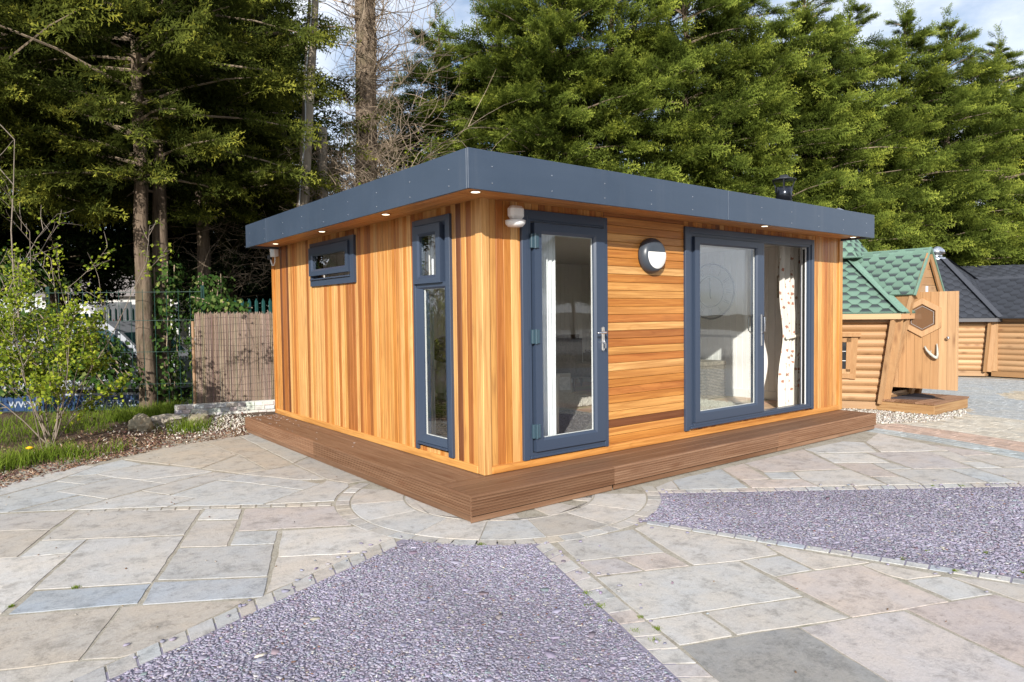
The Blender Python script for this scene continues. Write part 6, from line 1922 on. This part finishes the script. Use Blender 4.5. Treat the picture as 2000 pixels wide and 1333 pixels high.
ivy('ivy_climber', 'ivy spilling over the top left corner of the reed screen', [(-.30, 7.05, 1.75), (.0, 6.95, 1.68), (.12, 6.85, 1.60)], 420, .20, (.05, .09), 33)
ivy('ivy_hedge', 'mass of dark ivy on the wire fence behind the shrub', [(-2.9, 8.9, .3), (-2.5, 8.65, 1.0), (-2.0, 8.35, .6), (-1.7, 8.15, 1.15), (-1.4, 7.9, .45), (-2.2, 8.5, 1.6), (-2.9, 8.9, 1.3), (-3.4, 9.3, 1.9)], 3000, .30, (.055, .10), 34)
ivy('ivy_hedge', 'ivy hanging in the shade under the left conifers', [(-4.2, 10.0, .4), (-3.6, 9.8, 1.8), (-3.0, 9.6, 2.6), (-2.4, 9.4, 2.0), (-4.0, 10.0, 2.4)], 2200, .45, (.06, .11), 35)

# young shrub with fresh leaves
sh = thing('young_shrub', 'young multi stemmed shrub with fresh yellow green leaves at left', 'shrub', (-2.50, 4.95, .0))
g_ = np.random.default_rng(9)
mb = MB(); LP, LN, LU, LS, LA = [], [], [], [], []
RIGHT = Vector((.79, -.61, 0)); AWAY = Vector((.61, .79, 0))
def branch(p, d, L, r0, depth, leafy):
    P = [p.copy()]; n = 7
    for j in range(n):
        d = (d + Vector(g_.normal(0, .07, 3)) + Vector((0, 0, .04))).normalized(); p = p + d * (L / n); P.append(p.copy())
    mb.tube(P, [(r0 * (1 - .75 * j / n)) * .72 + .001 for j in range(n + 1)], 6 if depth == 0 else 4, False)
    for j in range(1, n + 1):
        q = P[j]
        if depth >= 1 or q.z < 2.0:
            m_ = 0
            lf_ = leafy * max(.07, min(1.0, (2.6 - q.z) / 1.4)) * min(1.0, .35 + q.z * 1.1)
            for _ in range(int(g_.poisson(4.2 * lf_ if depth else 1.2 * lf_))):
                LP.append(q + Vector(g_.normal(0, .035, 3))); LN.append(Vector(g_.normal(0, .6, 3)) + Vector((-.3, -.5, .6))); LU.append(d + Vector(g_.normal(0, .7, 3))); LS.append(g_.uniform(.022, .055)); LA.append(g_.uniform(.05, 1))
        if depth < 2 and j > 1 and g_.uniform() < (.95 if depth == 0 else .70):
            s_ = Vector(g_.normal(0, 1, 3)); s_ = (s_ - d * s_.dot(d)).normalized()
            branch(q.copy(), (d * .75 + s_ * .75 + Vector((0, 0, .1))).normalized(), L * g_.uniform(.26, .46) * (1.15 - .4 * j / n), r0 * .5 * (1 - .6 * j / n) + .002, depth + 1, leafy)
B0 = Vector((-2.50, 4.95, -.02))
for (rx, az_, rise, L, r0, lf) in ((-.02, 0, 1, 3.5, .019, .8), (.08, .1, .75, 2.2, .014, 1), (-.28, .0, .9, 2.5, .011, 1), (.40, .0, .9, 2.4, .010, .9), (-.55, .1, .75, 1.9, .009, 1), (.50, -.1, .7, 1.5, .009, 1), (.2, -.3, .8, 1.5, .010, 1), (-.15, -.3, .8, 1.6, .010, 1), (-.75, -.1, .55, 1.6, .010, 1), (.25, .35, .8, 1.9, .010, 1), (.55, .2, .6, 1.3, .008, 1)):
    branch(B0 + RIGHT * g_.normal(0, .03) + AWAY * g_.normal(0, .03), (RIGHT * rx * .72 + AWAY * az_ + Vector((0, 0, rise))).normalized(), L, r0, 0, lf)
mb.build('stems', M['stem'], sh, smooth=True)
V, F, A, T = leaf_quads(*(np.array([tuple(v) for v in q]) for q in (LP, LN, LU)), np.array(LS), np.array(LA), g_.uniform(0, 1, len(LP)), .35)
link('leaves', np_mesh('leaves', V, F, M['shrub_leaf'], {'age': A, 'tint': T}), None, sh)['kind'] = 'stuff'

# grass
def grass(name, label, n, fpos, hgt, seed):
    g_ = np.random.default_rng(seed); P = fpos(g_, n); n = len(P); z = verge_z(P[:, 0], P[:, 1]) - .005
    a = g_.uniform(0, 6.28, n); h = g_.uniform(*hgt, n); ln_ = g_.normal(0, .42, (n, 2)) * h[:, None]
    w_ = g_.uniform(.002, .0045, n); dx, dy = np.cos(a) * w_, np.sin(a) * w_
    b = np.stack([P[:, 0], P[:, 1], z], 1)
    m1 = b + np.stack([ln_[:, 0] * .35, ln_[:, 1] * .35, h * .6], 1); t = b + np.stack([ln_[:, 0], ln_[:, 1], h], 1); o = np.stack([dx, dy, 0 * dx], 1)
    V = np.stack([b - o, b + o, m1 + o * .8, m1 - o * .8, t], 1).reshape(-1, 3); k = (np.arange(n) * 5)[:, None]
    F = np.concatenate([k + np.array([[0, 1, 2]]), k + np.array([[0, 2, 3]]), k + np.array([[3, 2, 4]])])
    A = np.tile(np.array([.1, .1, .5, .5, .9]), n) * np.repeat(g_.uniform(.6, 1.1, n), 5)
    o = link(name, np_mesh(name, V, F, M['grass'], {'age': np.clip(A, 0, 1), 'tint': np.repeat(g_.uniform(0, 1, n), 5)}))
    tag(o, label, 'grass', kind='stuff')
def gpatch(g_, n):
    r_ = g_.uniform(4.55, 8.6, n); a = np.radians(g_.uniform(94, 172, n)); x = CEN[0] + r_ * np.cos(a); y = CEN[1] + r_ * np.sin(a)
    nn = vnoise(x, y, 2.6, 21) + .35 * vnoise(x, y, 7, 22)
    k = ((nn > .22) | ((r_ > 6.1) & (nn > -.18))) & (fence_d(x, y) < .1) & ~((x > -1.75) & (y > 4.9) & (y < 6.6))
    return np.stack([x, y], 1)[k]
grass('verge_grass', 'fresh green grass growing over the soil verge', 21000, gpatch, (.03, .17), 41)
def clump(cs, s_):
    def f(g_, n):
        c = np.array(cs)[g_.integers(0, len(cs), n)]; return c + g_.normal(0, s_, (n, 2))
    return f
grass('grass_tuft', 'bright grass tufts at the paving edge by the dandelion', 3200, clump([(-2.9, 4.15), (-2.55, 4.35), (-3.2, 3.95), (-1.5, 6.6), (-1.1, 6.9), (-.8, 7.2), (-.95, 5.25)], .15), (.06, .22), 42)
dd = thing('dandelion', 'single yellow dandelion flower in the grass tuft', 'flower', (-2.72, 4.25, .02))
MB().tube([(-2.72, 4.25, .0), (-2.72, 4.245, .14)], .003, 5).build('stalk', M['shrub_leaf'], dd)
MB().lathe([(.006, .135), (.030, .145), (.034, .155), (.015, .165)], 12, (-2.72, 4.245, 0)).build('flower_head', plain('dandelion_yellow', (.85, .50, .01), .6), dd)
# bark and dead leaf litter
def litpos(g_, n):
    r_ = 4.36 + np.abs(g_.normal(0, .75, n)); a = np.radians(g_.uniform(92, 175, n)); return np.stack([CEN[0] + r_ * np.cos(a), CEN[1] + r_ * np.sin(a)], 1)
V, F, A1 = chips(9000, litpos, (.015, .06), (.003, .008), [(.17, .10, .07), (.24, .15, .10), (.10, .06, .045), (.36, .28, .20), (.50, .45, .38)], [4, 3, 3, 1, .6], .5, .012, seed=12, z0=0)
V[:, 2] += verge_z(V[:, 0], V[:, 1])
tag(link('bark_litter', np_mesh('bark_litter', V, F, M['litter'], A1)), 'brown bark chips and dead leaves along the paving edge', 'litter', kind='stuff')
V, F, A1 = chips(900, lambda g, n: np.stack([g.normal(-.6, .40, n), g.normal(5.45, .38, n)], 1), (.012, .045), (.004, .015), [(.62, .58, .52), (.50, .46, .40), (.36, .31, .25)], [3, 3, 2], .5, .02, seed=13, z0=0)
V[:, 2] += verge_z(V[:, 0], V[:, 1])
tag(link('rubble', np_mesh('rubble', V, F, M['chips'], A1)), 'pale rubble and stone chips at the end of the deck', 'rubble', kind='stuff')
# rocks
def rock(label, c, s_, seed, col):
    g_ = np.random.default_rng(seed); bm = bmesh.new(); bmesh.ops.create_icosphere(bm, subdivisions=3, radius=1)
    q = [g_.normal(0, 1, 3) for _ in range(9)]
    for v in bm.verts:
        d = np.array(v.co); k = 1.0
        for w_ in q:
            w_ = w_ / np.linalg.norm(w_); t = d @ w_
            if t > .72: k = min(k, .72 / t)
        k *= 1 + .04 * math.sin(9 * d[0] + 7 * d[1] * seed) + .03 * math.sin(17 * d[2] + 5 * d[0])
        v.co = Vector(d * k)
    z = float(verge_z(np.array([c[0]]), np.array([c[1]]))[0])
    mm = Matrix.Translation((c[0], c[1], z + s_[2] * .45)) @ Matrix.Rotation(seed, 4, 'Z') @ Matrix.Diagonal((*s_, 1))
    o = MB().bm(bm, mm).build('boulder', M['stone'], None, (c[0], c[1], z), color=col)
    tag(o, label, 'rock', 'boulders on the verge')
rock('rounded boulder at the left of the row on the verge', (-1.46, 5.62), (.17, .15, .17), 2, (.30, .27, .20))
rock('long low boulder between two rounded ones on the verge', (-1.12, 5.85), (.24, .13, .10), 3, (.40, .37, .32))
rock('squat boulder nearest the paving beside the rubble', (-.80, 5.55), (.18, .15, .13), 4, (.34, .30, .23))
rock('small pale boulder behind the rubble near the stone kerb', (-.62, 6.05), (.15, .10, .09), 5, (.44, .42, .38))
# ------------------------------------------------------------------ boundary at the left
KA, KB = Vector((-.86, 6.56, 0)), Vector((.62, 6.12, 0))
kd = (KB - KA).normalized(); kn_ = Vector((kd.y, -kd.x, 0))
if kn_.y > 0: kn_ = -kn_
kw = thing('stone_kerb', 'low pale rock faced concrete kerb under the reed screen', 'kerb', tuple(KA))
def kbox(par, s0, s1, z0, z1, o0, o1, name, mat, col, b=.006):
    bm = bmesh.new(); bmesh.ops.create_cube(bm, size=1)
    mm = Matrix((kd, -kn_, Vector((0, 0, 1)))).transposed().to_4x4(); mm.translation = KA
    for v in bm.verts: v.co = ((s0 + s1) / 2 + v.co.x * (s1 - s0), -(o0 + o1) / 2 + v.co.y * (o1 - o0), (z0 + z1) / 2 + v.co.z * (z1 - z0))
    bmesh.ops.bevel(bm, geom=bm.edges[:], offset=b, segments=1, affect='EDGES')
    return MB().bm(bm, mm).build(name, mat, par, tuple(KA + kd * s0), color=col)
kbox(kw, 0, (KB - KA).length, -.1, .205, -.05, .0, 'slab_core', M['stone'], (.52, .52, .50))
L = (KB - KA).length
for row in range(3):
    s_ = -.04 * row
    while s_ < L:
        w_ = random.uniform(.10, .17); a, b = max(.004, s_), min(L - .004, s_ + w_ - .008)
        if b - a > .03: kbox(kw, a, b, .006 + row * .064, .062 + row * .064, .0, random.uniform(.006, .016), 'stone_block', M['stone'], tuple(c * random.uniform(.9, 1.05) for c in (.60, .60, .575)), .005)
        s_ += w_
# reed screen
M['wire_dark'] = plain('reed_wire', (.07, .055, .048), .8)
rs = thing('reed_screen', 'brown reed screen panel bound with dark wire beside the garden room', 'screen', (-.5, 6.6, .2))
g_ = np.random.default_rng(61); mb = MB()
SA, SBv = Vector((-.55, 6.55, 0)), Vector((.56, 6.20, 0)); sd_ = (SBv - SA); sl_ = sd_.length; sd_.normalize(); sn = Vector((-sd_.y, sd_.x, 0))
cols = []
for i in range(330):
    s_ = sl_ * (i + g_.uniform(-.4, .4)) / 330; o_ = .02 * math.sin(s_ * 6) + g_.normal(0, .006)
    p0 = SA + sd_ * s_ + sn * o_; l = g_.normal(0, .006)
    mb.tube([(p0.x, p0.y, .20), (p0.x + sd_.x * l, p0.y + sd_.y * l, .8), (p0.x, p0.y, 1.53 + g_.normal(0, .018))], g_.uniform(.0022, .0042), 4, False)
    cols += [np.array((.30, .225, .175)) * g_.uniform(.55, 1.35) + g_.normal(0, .012, 3)] * 12
me = np_mesh('reeds', np.array(mb.v), np.array(mb.f), M['litter'], {'col': np.clip(np.array(cols), .02, .8)})
link('reeds', me, None, rs)['kind'] = 'stuff'
back = MB().add([tuple(SA + sn * .045 + Vector((0, 0, .21))), tuple(SBv + sn * .045 + Vector((0, 0, .21))), tuple(SBv + sn * .045 + Vector((0, 0, 1.50))), tuple(SA + sn * .045 + Vector((0, 0, 1.50))),
                 tuple(SA + sn * .055 + Vector((0, 0, .21))), tuple(SBv + sn * .055 + Vector((0, 0, .21))), tuple(SBv + sn * .055 + Vector((0, 0, 1.50))), tuple(SA + sn * .055 + Vector((0, 0, 1.50)))],
                [(0, 1, 2, 3), (7, 6, 5, 4), (0, 4, 5, 1), (1, 5, 6, 2), (2, 6, 7, 3), (3, 7, 4, 0)])
back.build('backing', plain('reed_backing', (.10, .075, .06), .95), rs)
for k in range(13):
    z = .28 + k * .098
    MB().tube([tuple(SA + sd_ * s_ + sn * (.02 * math.sin(s_ * 6) - .010) + Vector((0, 0, z + .018 * math.sin(s_ * 5 + k)))) for s_ in np.linspace(0, sl_, 14)], .0016, 4, False).build('wire', M['wire_dark'], rs)
MB().tube([tuple(SA - sd_ * .03 + Vector((0, 0, .15))), tuple(SA - sd_ * .03 + Vector((0, 0, 1.42)))], .022, 8).build('post', plain('post_wood', (.30, .18, .10), .8), rs)
# green weld mesh fence
wf_ = thing('mesh_fence', 'thin dark green welded wire fence in front of the white van', 'fence', (-.4, 7.2, 0))
FA, fd_ = Vector((-.30, 7.14, 0)), Vector((-.835, .55, 0)); gm = plain('green_wire', (.012, .045, .035), .5)
for i in range(27):
    p = FA + fd_ * (i * .178); MB().tube([(p.x, p.y, -.02), (p.x, p.y, 1.92)], .0045, 5).build('wire', gm, wf_)
for z in (.06, .45, .95, 1.44, 1.88):
    q = FA + fd_ * 4.7; MB().tube([(FA.x, FA.y - .009, z), (q.x, q.y - .009, z)], .0045, 5).build('wire', gm, wf_)
for i in (0, 13, 26):
    p = FA + fd_ * (i * .178) + Vector((.02, .03, 0)); MB().cbox(p.x - .025, p.x + .025, p.y - .02, p.y + .02, -.3, 1.98, .004).build('post', gm, wf_)
# green palisade fences
def palisade(label, a, b, z0, z1, n, mat, w_=.055):
    t = thing('palisade_fence', label, 'fence', tuple(a)); a, b = Vector(a), Vector(b); d = (b - a).normalized(); nn = Vector((-d.y, d.x, 0))
    for i in range(n):
        p = a.lerp(b, i / (n - 1)); q = [p - d * w_ / 2, p + d * w_ / 2]
        MB().add([(q[0].x, q[0].y, z0), (p.x - nn.x * .02, p.y - nn.y * .02, z0), (q[1].x, q[1].y, z0), (q[0].x, q[0].y, z1 - .06), (p.x - nn.x * .02, p.y - nn.y * .02, z1), (q[1].x, q[1].y, z1 - .06)], [(0, 1, 4, 3), (1, 2, 5, 4), (2, 0, 3, 5)]).build('pale', mat, t)
    for z in (z0 + .25, z1 - .35):
        MB().add([tuple(a + nn * .01 + Vector((0, 0, z))), tuple(b + nn * .01 + Vector((0, 0, z))), tuple(b + nn * .01 + Vector((0, 0, z + .05))), tuple(a + nn * .01 + Vector((0, 0, z + .05))),
                  tuple(a + nn * .05 + Vector((0, 0, z))), tuple(b + nn * .05 + Vector((0, 0, z))), tuple(b + nn * .05 + Vector((0, 0, z + .05))), tuple(a + nn * .05 + Vector((0, 0, z + .05)))],
                 [(0, 1, 2, 3), (7, 6, 5, 4), (0, 4, 5, 1), (1, 5, 6, 2), (2, 6, 7, 3), (3, 7, 4, 0)]).build('rail', mat, t)
    return t
teal = plain('teal_steel', (.02, .19, .155), .45); dkg = plain('dark_green_steel', (.012, .06, .055), .45)
palisade('dark green palisade fence above the reed screen', (.25, 8.1, -.3), (2.6, 6.9, -.3), -.3, 1.80, 24, dkg)
palisade('teal palisade fence seen between the ivy trunks', (-.6, 15.0, -.4), (2.6, 12.6, -.4), -.4, 1.75, 30, teal)
tp = thing('teal_panel', 'teal sheet metal gate panel behind the van', 'gate', (-1.6, 15.4, -.4))
for i in range(9):
    p = Vector((-1.95 + i * .15, 15.75 - i * .11, 0)); MB().cbox(p.x, p.x + .13, p.y, p.y + .03, -.4, 1.62, .01).build('panel', plain('teal_sheet', (.03, .27, .22), .5) if i == 0 else bpy.data.materials['teal_sheet'], tp)
cp = thing('concrete_post', 'tall cream concrete post behind the wire fence', 'post', (.86, 13.6, -.4))
MB().cbox(.76, .96, 13.5, 13.7, -.4, 2.1, .02).build('shaft', plain('cream_concrete', (.56, .53, .46), .8, var=.1), cp); MB().cbox(.72, 1.0, 13.46, 13.74, 2.1, 2.18, .015).build('cap', bpy.data.materials['cream_concrete'], cp)
cp = thing('concrete_post', 'slim cream concrete post beside the ivy trunk', 'post', (.15, 14.0, -.4))
MB().cbox(.10, .24, 13.95, 14.09, -.4, 1.85, .015).build('shaft', bpy.data.materials['cream_concrete'], cp); MB().cbox(.06, .28, 13.91, 14.13, 1.85, 1.92, .012).build('cap', bpy.data.materials['cream_concrete'], cp)
wr = thing('white_rail', 'white painted rail across the teal fence', 'barrier', (.5, 13.7, .8)); MB().cbox(.30, 1.0, 13.44, 13.49, .86, 1.04, .006).build('board', M['white'], wr)
for x in (.34, .95): MB().cbox(x, x + .05, 13.495, 13.54, -.4, 1.0, .004).build('upright', M['white'], wr)
# white house far behind
hs = thing('white_house', 'white rendered house with grey roof far behind the van', 'house', (.6, 29, -.4))
render_w = plain('white_render', (.48, .47, .46), .85, var=.05, vscale=2)
fx, fy = Vector((.79, -.61, 0)), Vector((.61, .79, 0)); hp = Vector((1.6, 29.5, -.4))
def hbox(par, a0, a1, d0, d1, z0, z1, name, mat):
    vs = []
    for z in (z0, z1):
        for a, d in ((a0, d0), (a1, d0), (a1, d1), (a0, d1)): vs.append(tuple(hp + fx * a + fy * d + Vector((0, 0, z))))
    return MB().add(vs, [(0, 3, 2, 1), (4, 5, 6, 7), (0, 1, 5, 4), (1, 2, 6, 5), (2, 3, 7, 6), (3, 0, 4, 7)]).build(name, mat, par)
hbox(hs, -3.0, 4.0, 0, 6, 0, 2.9, 'wall', render_w)
P = [hp + fx * -3.3 + fy * -.3 + Vector((0, 0, 2.85)), hp + fx * 4.3 + fy * -.3 + Vector((0, 0, 2.85)), hp + fx * 4.3 + fy * 3 + Vector((0, 0, 4.6)), hp + fx * -3.3 + fy * 3 + Vector((0, 0, 4.6))]
face('roof', P, plain('grey_tile', (.16, .14, .13), .8, var=.2), hs)
for a in (-1.2, .8, 2.6):
    w_ = hbox(hs, a, a + .9, -.03, .02, 1.5, 2.5, 'window', plain('dark_pane', (.05, .06, .07), .1)); hbox(w_, a - .08, a + .98, -.06, -.031, 1.42, 1.49, 'sill', M['white'])
sg = thing('sign_board', 'white board with red lettering on posts before the white house', 'sign', (-.2, 20.5, 0))
sp_ = Vector((.15, 20.2, 0))
def sbox(a0, a1, d0, d1, z0, z1, name, mat):
    vs = []
    for z in (z0, z1):
        for a, d in ((a0, d0), (a1, d0), (a1, d1), (a0, d1)): vs.append(tuple(sp_ + fx * a + fy * d + Vector((0, 0, z))))
    return MB().add(vs, [(0, 3, 2, 1), (4, 5, 6, 7), (0, 1, 5, 4), (1, 2, 6, 5), (2, 3, 7, 6), (3, 0, 4, 7)]).build(name, mat, sg)
sbox(-.9, .75, 0, .04, 1.15, 2.0, 'board', M['white']); sbox(-.8, -.72, .045, .1, -.4, 1.9, 'post', M['white']); sbox(.6, .68, .045, .1, -.4, 1.9, 'post', M['white'])
def text(body, loc, xd, size, mat, par, shear=0.0, ext=.003):
    cu = bpy.data.curves.new('lettering', 'FONT'); cu.body = body; cu.size = size; cu.extrude = ext; cu.shear = shear; cu.align_x = 'LEFT'
    cu.materials.append(mat)
    tmp = bpy.data.objects.new('lettering', cu); me = bpy.data.meshes.new_from_object(tmp); bpy.data.objects.remove(tmp)
    o = bpy.data.objects.new('lettering', me); COL.objects.link(o); o.parent = par; o.matrix_parent_inverse = PM(par).inverted()
    xd = Vector(xd).normalized(); z = Vector((0, 0, 1)); n_ = xd.cross(z)
    mw = Matrix((xd, z, n_)).transposed().to_4x4(); mw.translation = Vector(loc); o.matrix_basis = mw
    return o
text('úl', sp_ + fx * .15 + fy * -.006 + Vector((0, 0, 1.28)), fx, .42, plain('red_letter', (.55, .03, .03), .5), sg)

# ------------------------------------------------------------------ white van
vn = thing('white_van', 'small white van with blue web address band behind the wire fence', 'van', (-1.7, 10.0, -.40))
VF = Vector((.80, -.60, 0)); VL = Vector((.60, .80, 0)); V0 = Vector((-2.93, 10.66, -.41)) + VF * .0
def vp(x, y, z): return V0 + VF * x + VL * y + Vector((0, 0, z))
vw = plain('shaded_van_paint', (.34, .36, .40), .25, spec=.6); dk_ = plain('tinted_glass', (.02, .05, .055), .05, spec=.8)  # van is white; the shade it stands in is put into this grey
prof = [(0, .30), (0, 1.0), (.06, 1.65), (.20, 1.80), (1.95, 1.84), (2.20, 1.66), (2.66, 1.24), (3.3, 1.18), (3.95, 1.02), (4.2, .82), (4.25, .40), (4.15, .26)]
def arch(xc, r_): return [(xc + r_ * math.cos(a), .31 + r_ * math.sin(a)) for a in np.linspace(0, math.pi, 11)]
low = [(4.15, .26)] + arch(3.45, .37) + arch(.75, .37) + [(0, .30)]
outline = prof[:-1] + low[:-1]
n = len(outline)
W2 = 1.72
tum = lambda z: .10 * max(0, z - 1.15) / .7
vs = [vp(x, 0 + tum(z), z) for x, z in outline] + [vp(x, W2 - tum(z), z) for x, z in outline]
bm = bmesh.new(); bv = [bm.verts.new(v) for v in vs]
bm.faces.new(bv[:n]); bm.faces.new(bv[n:][::-1])
for i in range(n): bm.faces.new((bv[i], bv[(i + 1) % n], bv[n + (i + 1) % n], bv[n + i]))
bmesh.ops.recalc_face_normals(bm, faces=bm.faces[:]); bmesh.ops.triangulate(bm, faces=[f for f in bm.faces if len(f.verts) > 4])
MB().bm(bm).build('body', vw, vn)
def vquad(pts, off, name, mat, par=vn):
    q = [vp(x, -off + tum(z), z) for x, z in pts]; q2 = [vp(x, .004 + tum(z), z) for x, z in pts]; k = len(pts)
    return MB().add(q + q2, [tuple(range(k)), tuple(range(2 * k - 1, k - 1, -1))] + [(i, k + i, k + (i + 1) % k, (i + 1) % k) for i in range(k)]).build(name, mat, par)
dr = vquad([(1.35, .36), (2.95, .36), (2.95, 1.12), (2.60, 1.20), (1.35, 1.20)], .006, 'door', vw)
vquad([(1.42, 1.24), (2.52, 1.24), (2.14, 1.60), (2.0, 1.70), (1.42, 1.70)], .008, 'side_window', dk_)
vquad([(.15, .60), (4.05, .60), (4.05, .66), (.15, .66)], .012, 'rubbing_strip', M['rubber'])
vquad([(.12, .30), (2.98, .30), (2.98, .56), (.12, .56)], .008, 'blue_band', plain('van_blue', (.02, .05, .125), .35))
MB().add([vp(2.24, .14, 1.64), vp(2.64, .08, 1.26), vp(2.64, W2 - .08, 1.26), vp(2.24, W2 - .14, 1.64)], [(0, 1, 2, 3)]).build('windscreen', dk_, vn)
for xc in (3.45, .75):
    w_ = MB().tube([vp(xc, .03, .31), vp(xc, .23, .31)], .30, 24).build('wheel', M['rubber'], vn)
    MB().tube([vp(xc, .018, .31), vp(xc, .028, .31)], .19, 20).build('hub_cap', plain('hub_grey', (.42, .43, .45), .35, .6), w_)
    MB().tube([vp(xc, .24, .31), vp(xc, 1.0, .31)], .34, 20).build('wheel_well', M['rubber'], vn)
MB().tube([vp(2.45, -.16, 1.22), vp(2.45, -.02, 1.20)], [.10, .05], 10).build('mirror', M['black'], vn)
for x in (1.52,): MB().tube([vp(x, -.02, 1.08), vp(x + .16, -.02, 1.08)], .012, 6).build('handle', M['black'], dr)
tw_ = plain('pale_letter', (.32, .36, .42), .5); tk_ = plain('dark_letter', (.04, .045, .05), .5)
text('www.', vp(.30, -.014, .36), VF, .24, tw_, vn); text('gardens.com', vp(1.55, -.014, .36), VF, .24, tw_, vn)
text('0113 939 7', vp(1.45, -.014, .84), VF, .19, tk_, vn); text('P', vp(.55, -.014, .78), VF, .26, tk_, vn, .3)
# tarmac the van stands on
o = MB().add([vp(-6, -1.0, -.012), vp(14, -1.0, -.012), vp(14, 3.6, -.012), vp(-6, 3.6, -.012)], [(0, 1, 2, 3)]).build('road', plain('tarmac', (.07, .07, .072), .9, var=.25, vscale=6)); tag(o, 'grey tarmac strip the van is parked on', kind='structure')

# ------------------------------------------------------------------ trees around the viewpoint (seen in the glass)
plant_tree(PL, 'conifer_tree', 'conifer across the yard, mirrored in the entrance door glass', (9.0, -14.0, -.1), .95, 1.0)
plant_tree(PB, 'cypress_tree', 'cypress across the yard, mirrored in the sliding door glass', (13.5, -12.5, -.1), .8, 3.0)
for i, (x, y, k) in enumerate(((-9, -34, PA), (-4, -36, PB), (1, -35, PA), (6, -36, PB), (11, -34, PA), (16, -33, PB), (21, -30, PA), (26, -27, PB))):
    plant_tree(k, 'cypress_tree', 'cypress of the row across the yard behind the viewer, mirrored in the glazing', (x, y, -.1), .8, i * 1.7, 'cypress row across the yard')
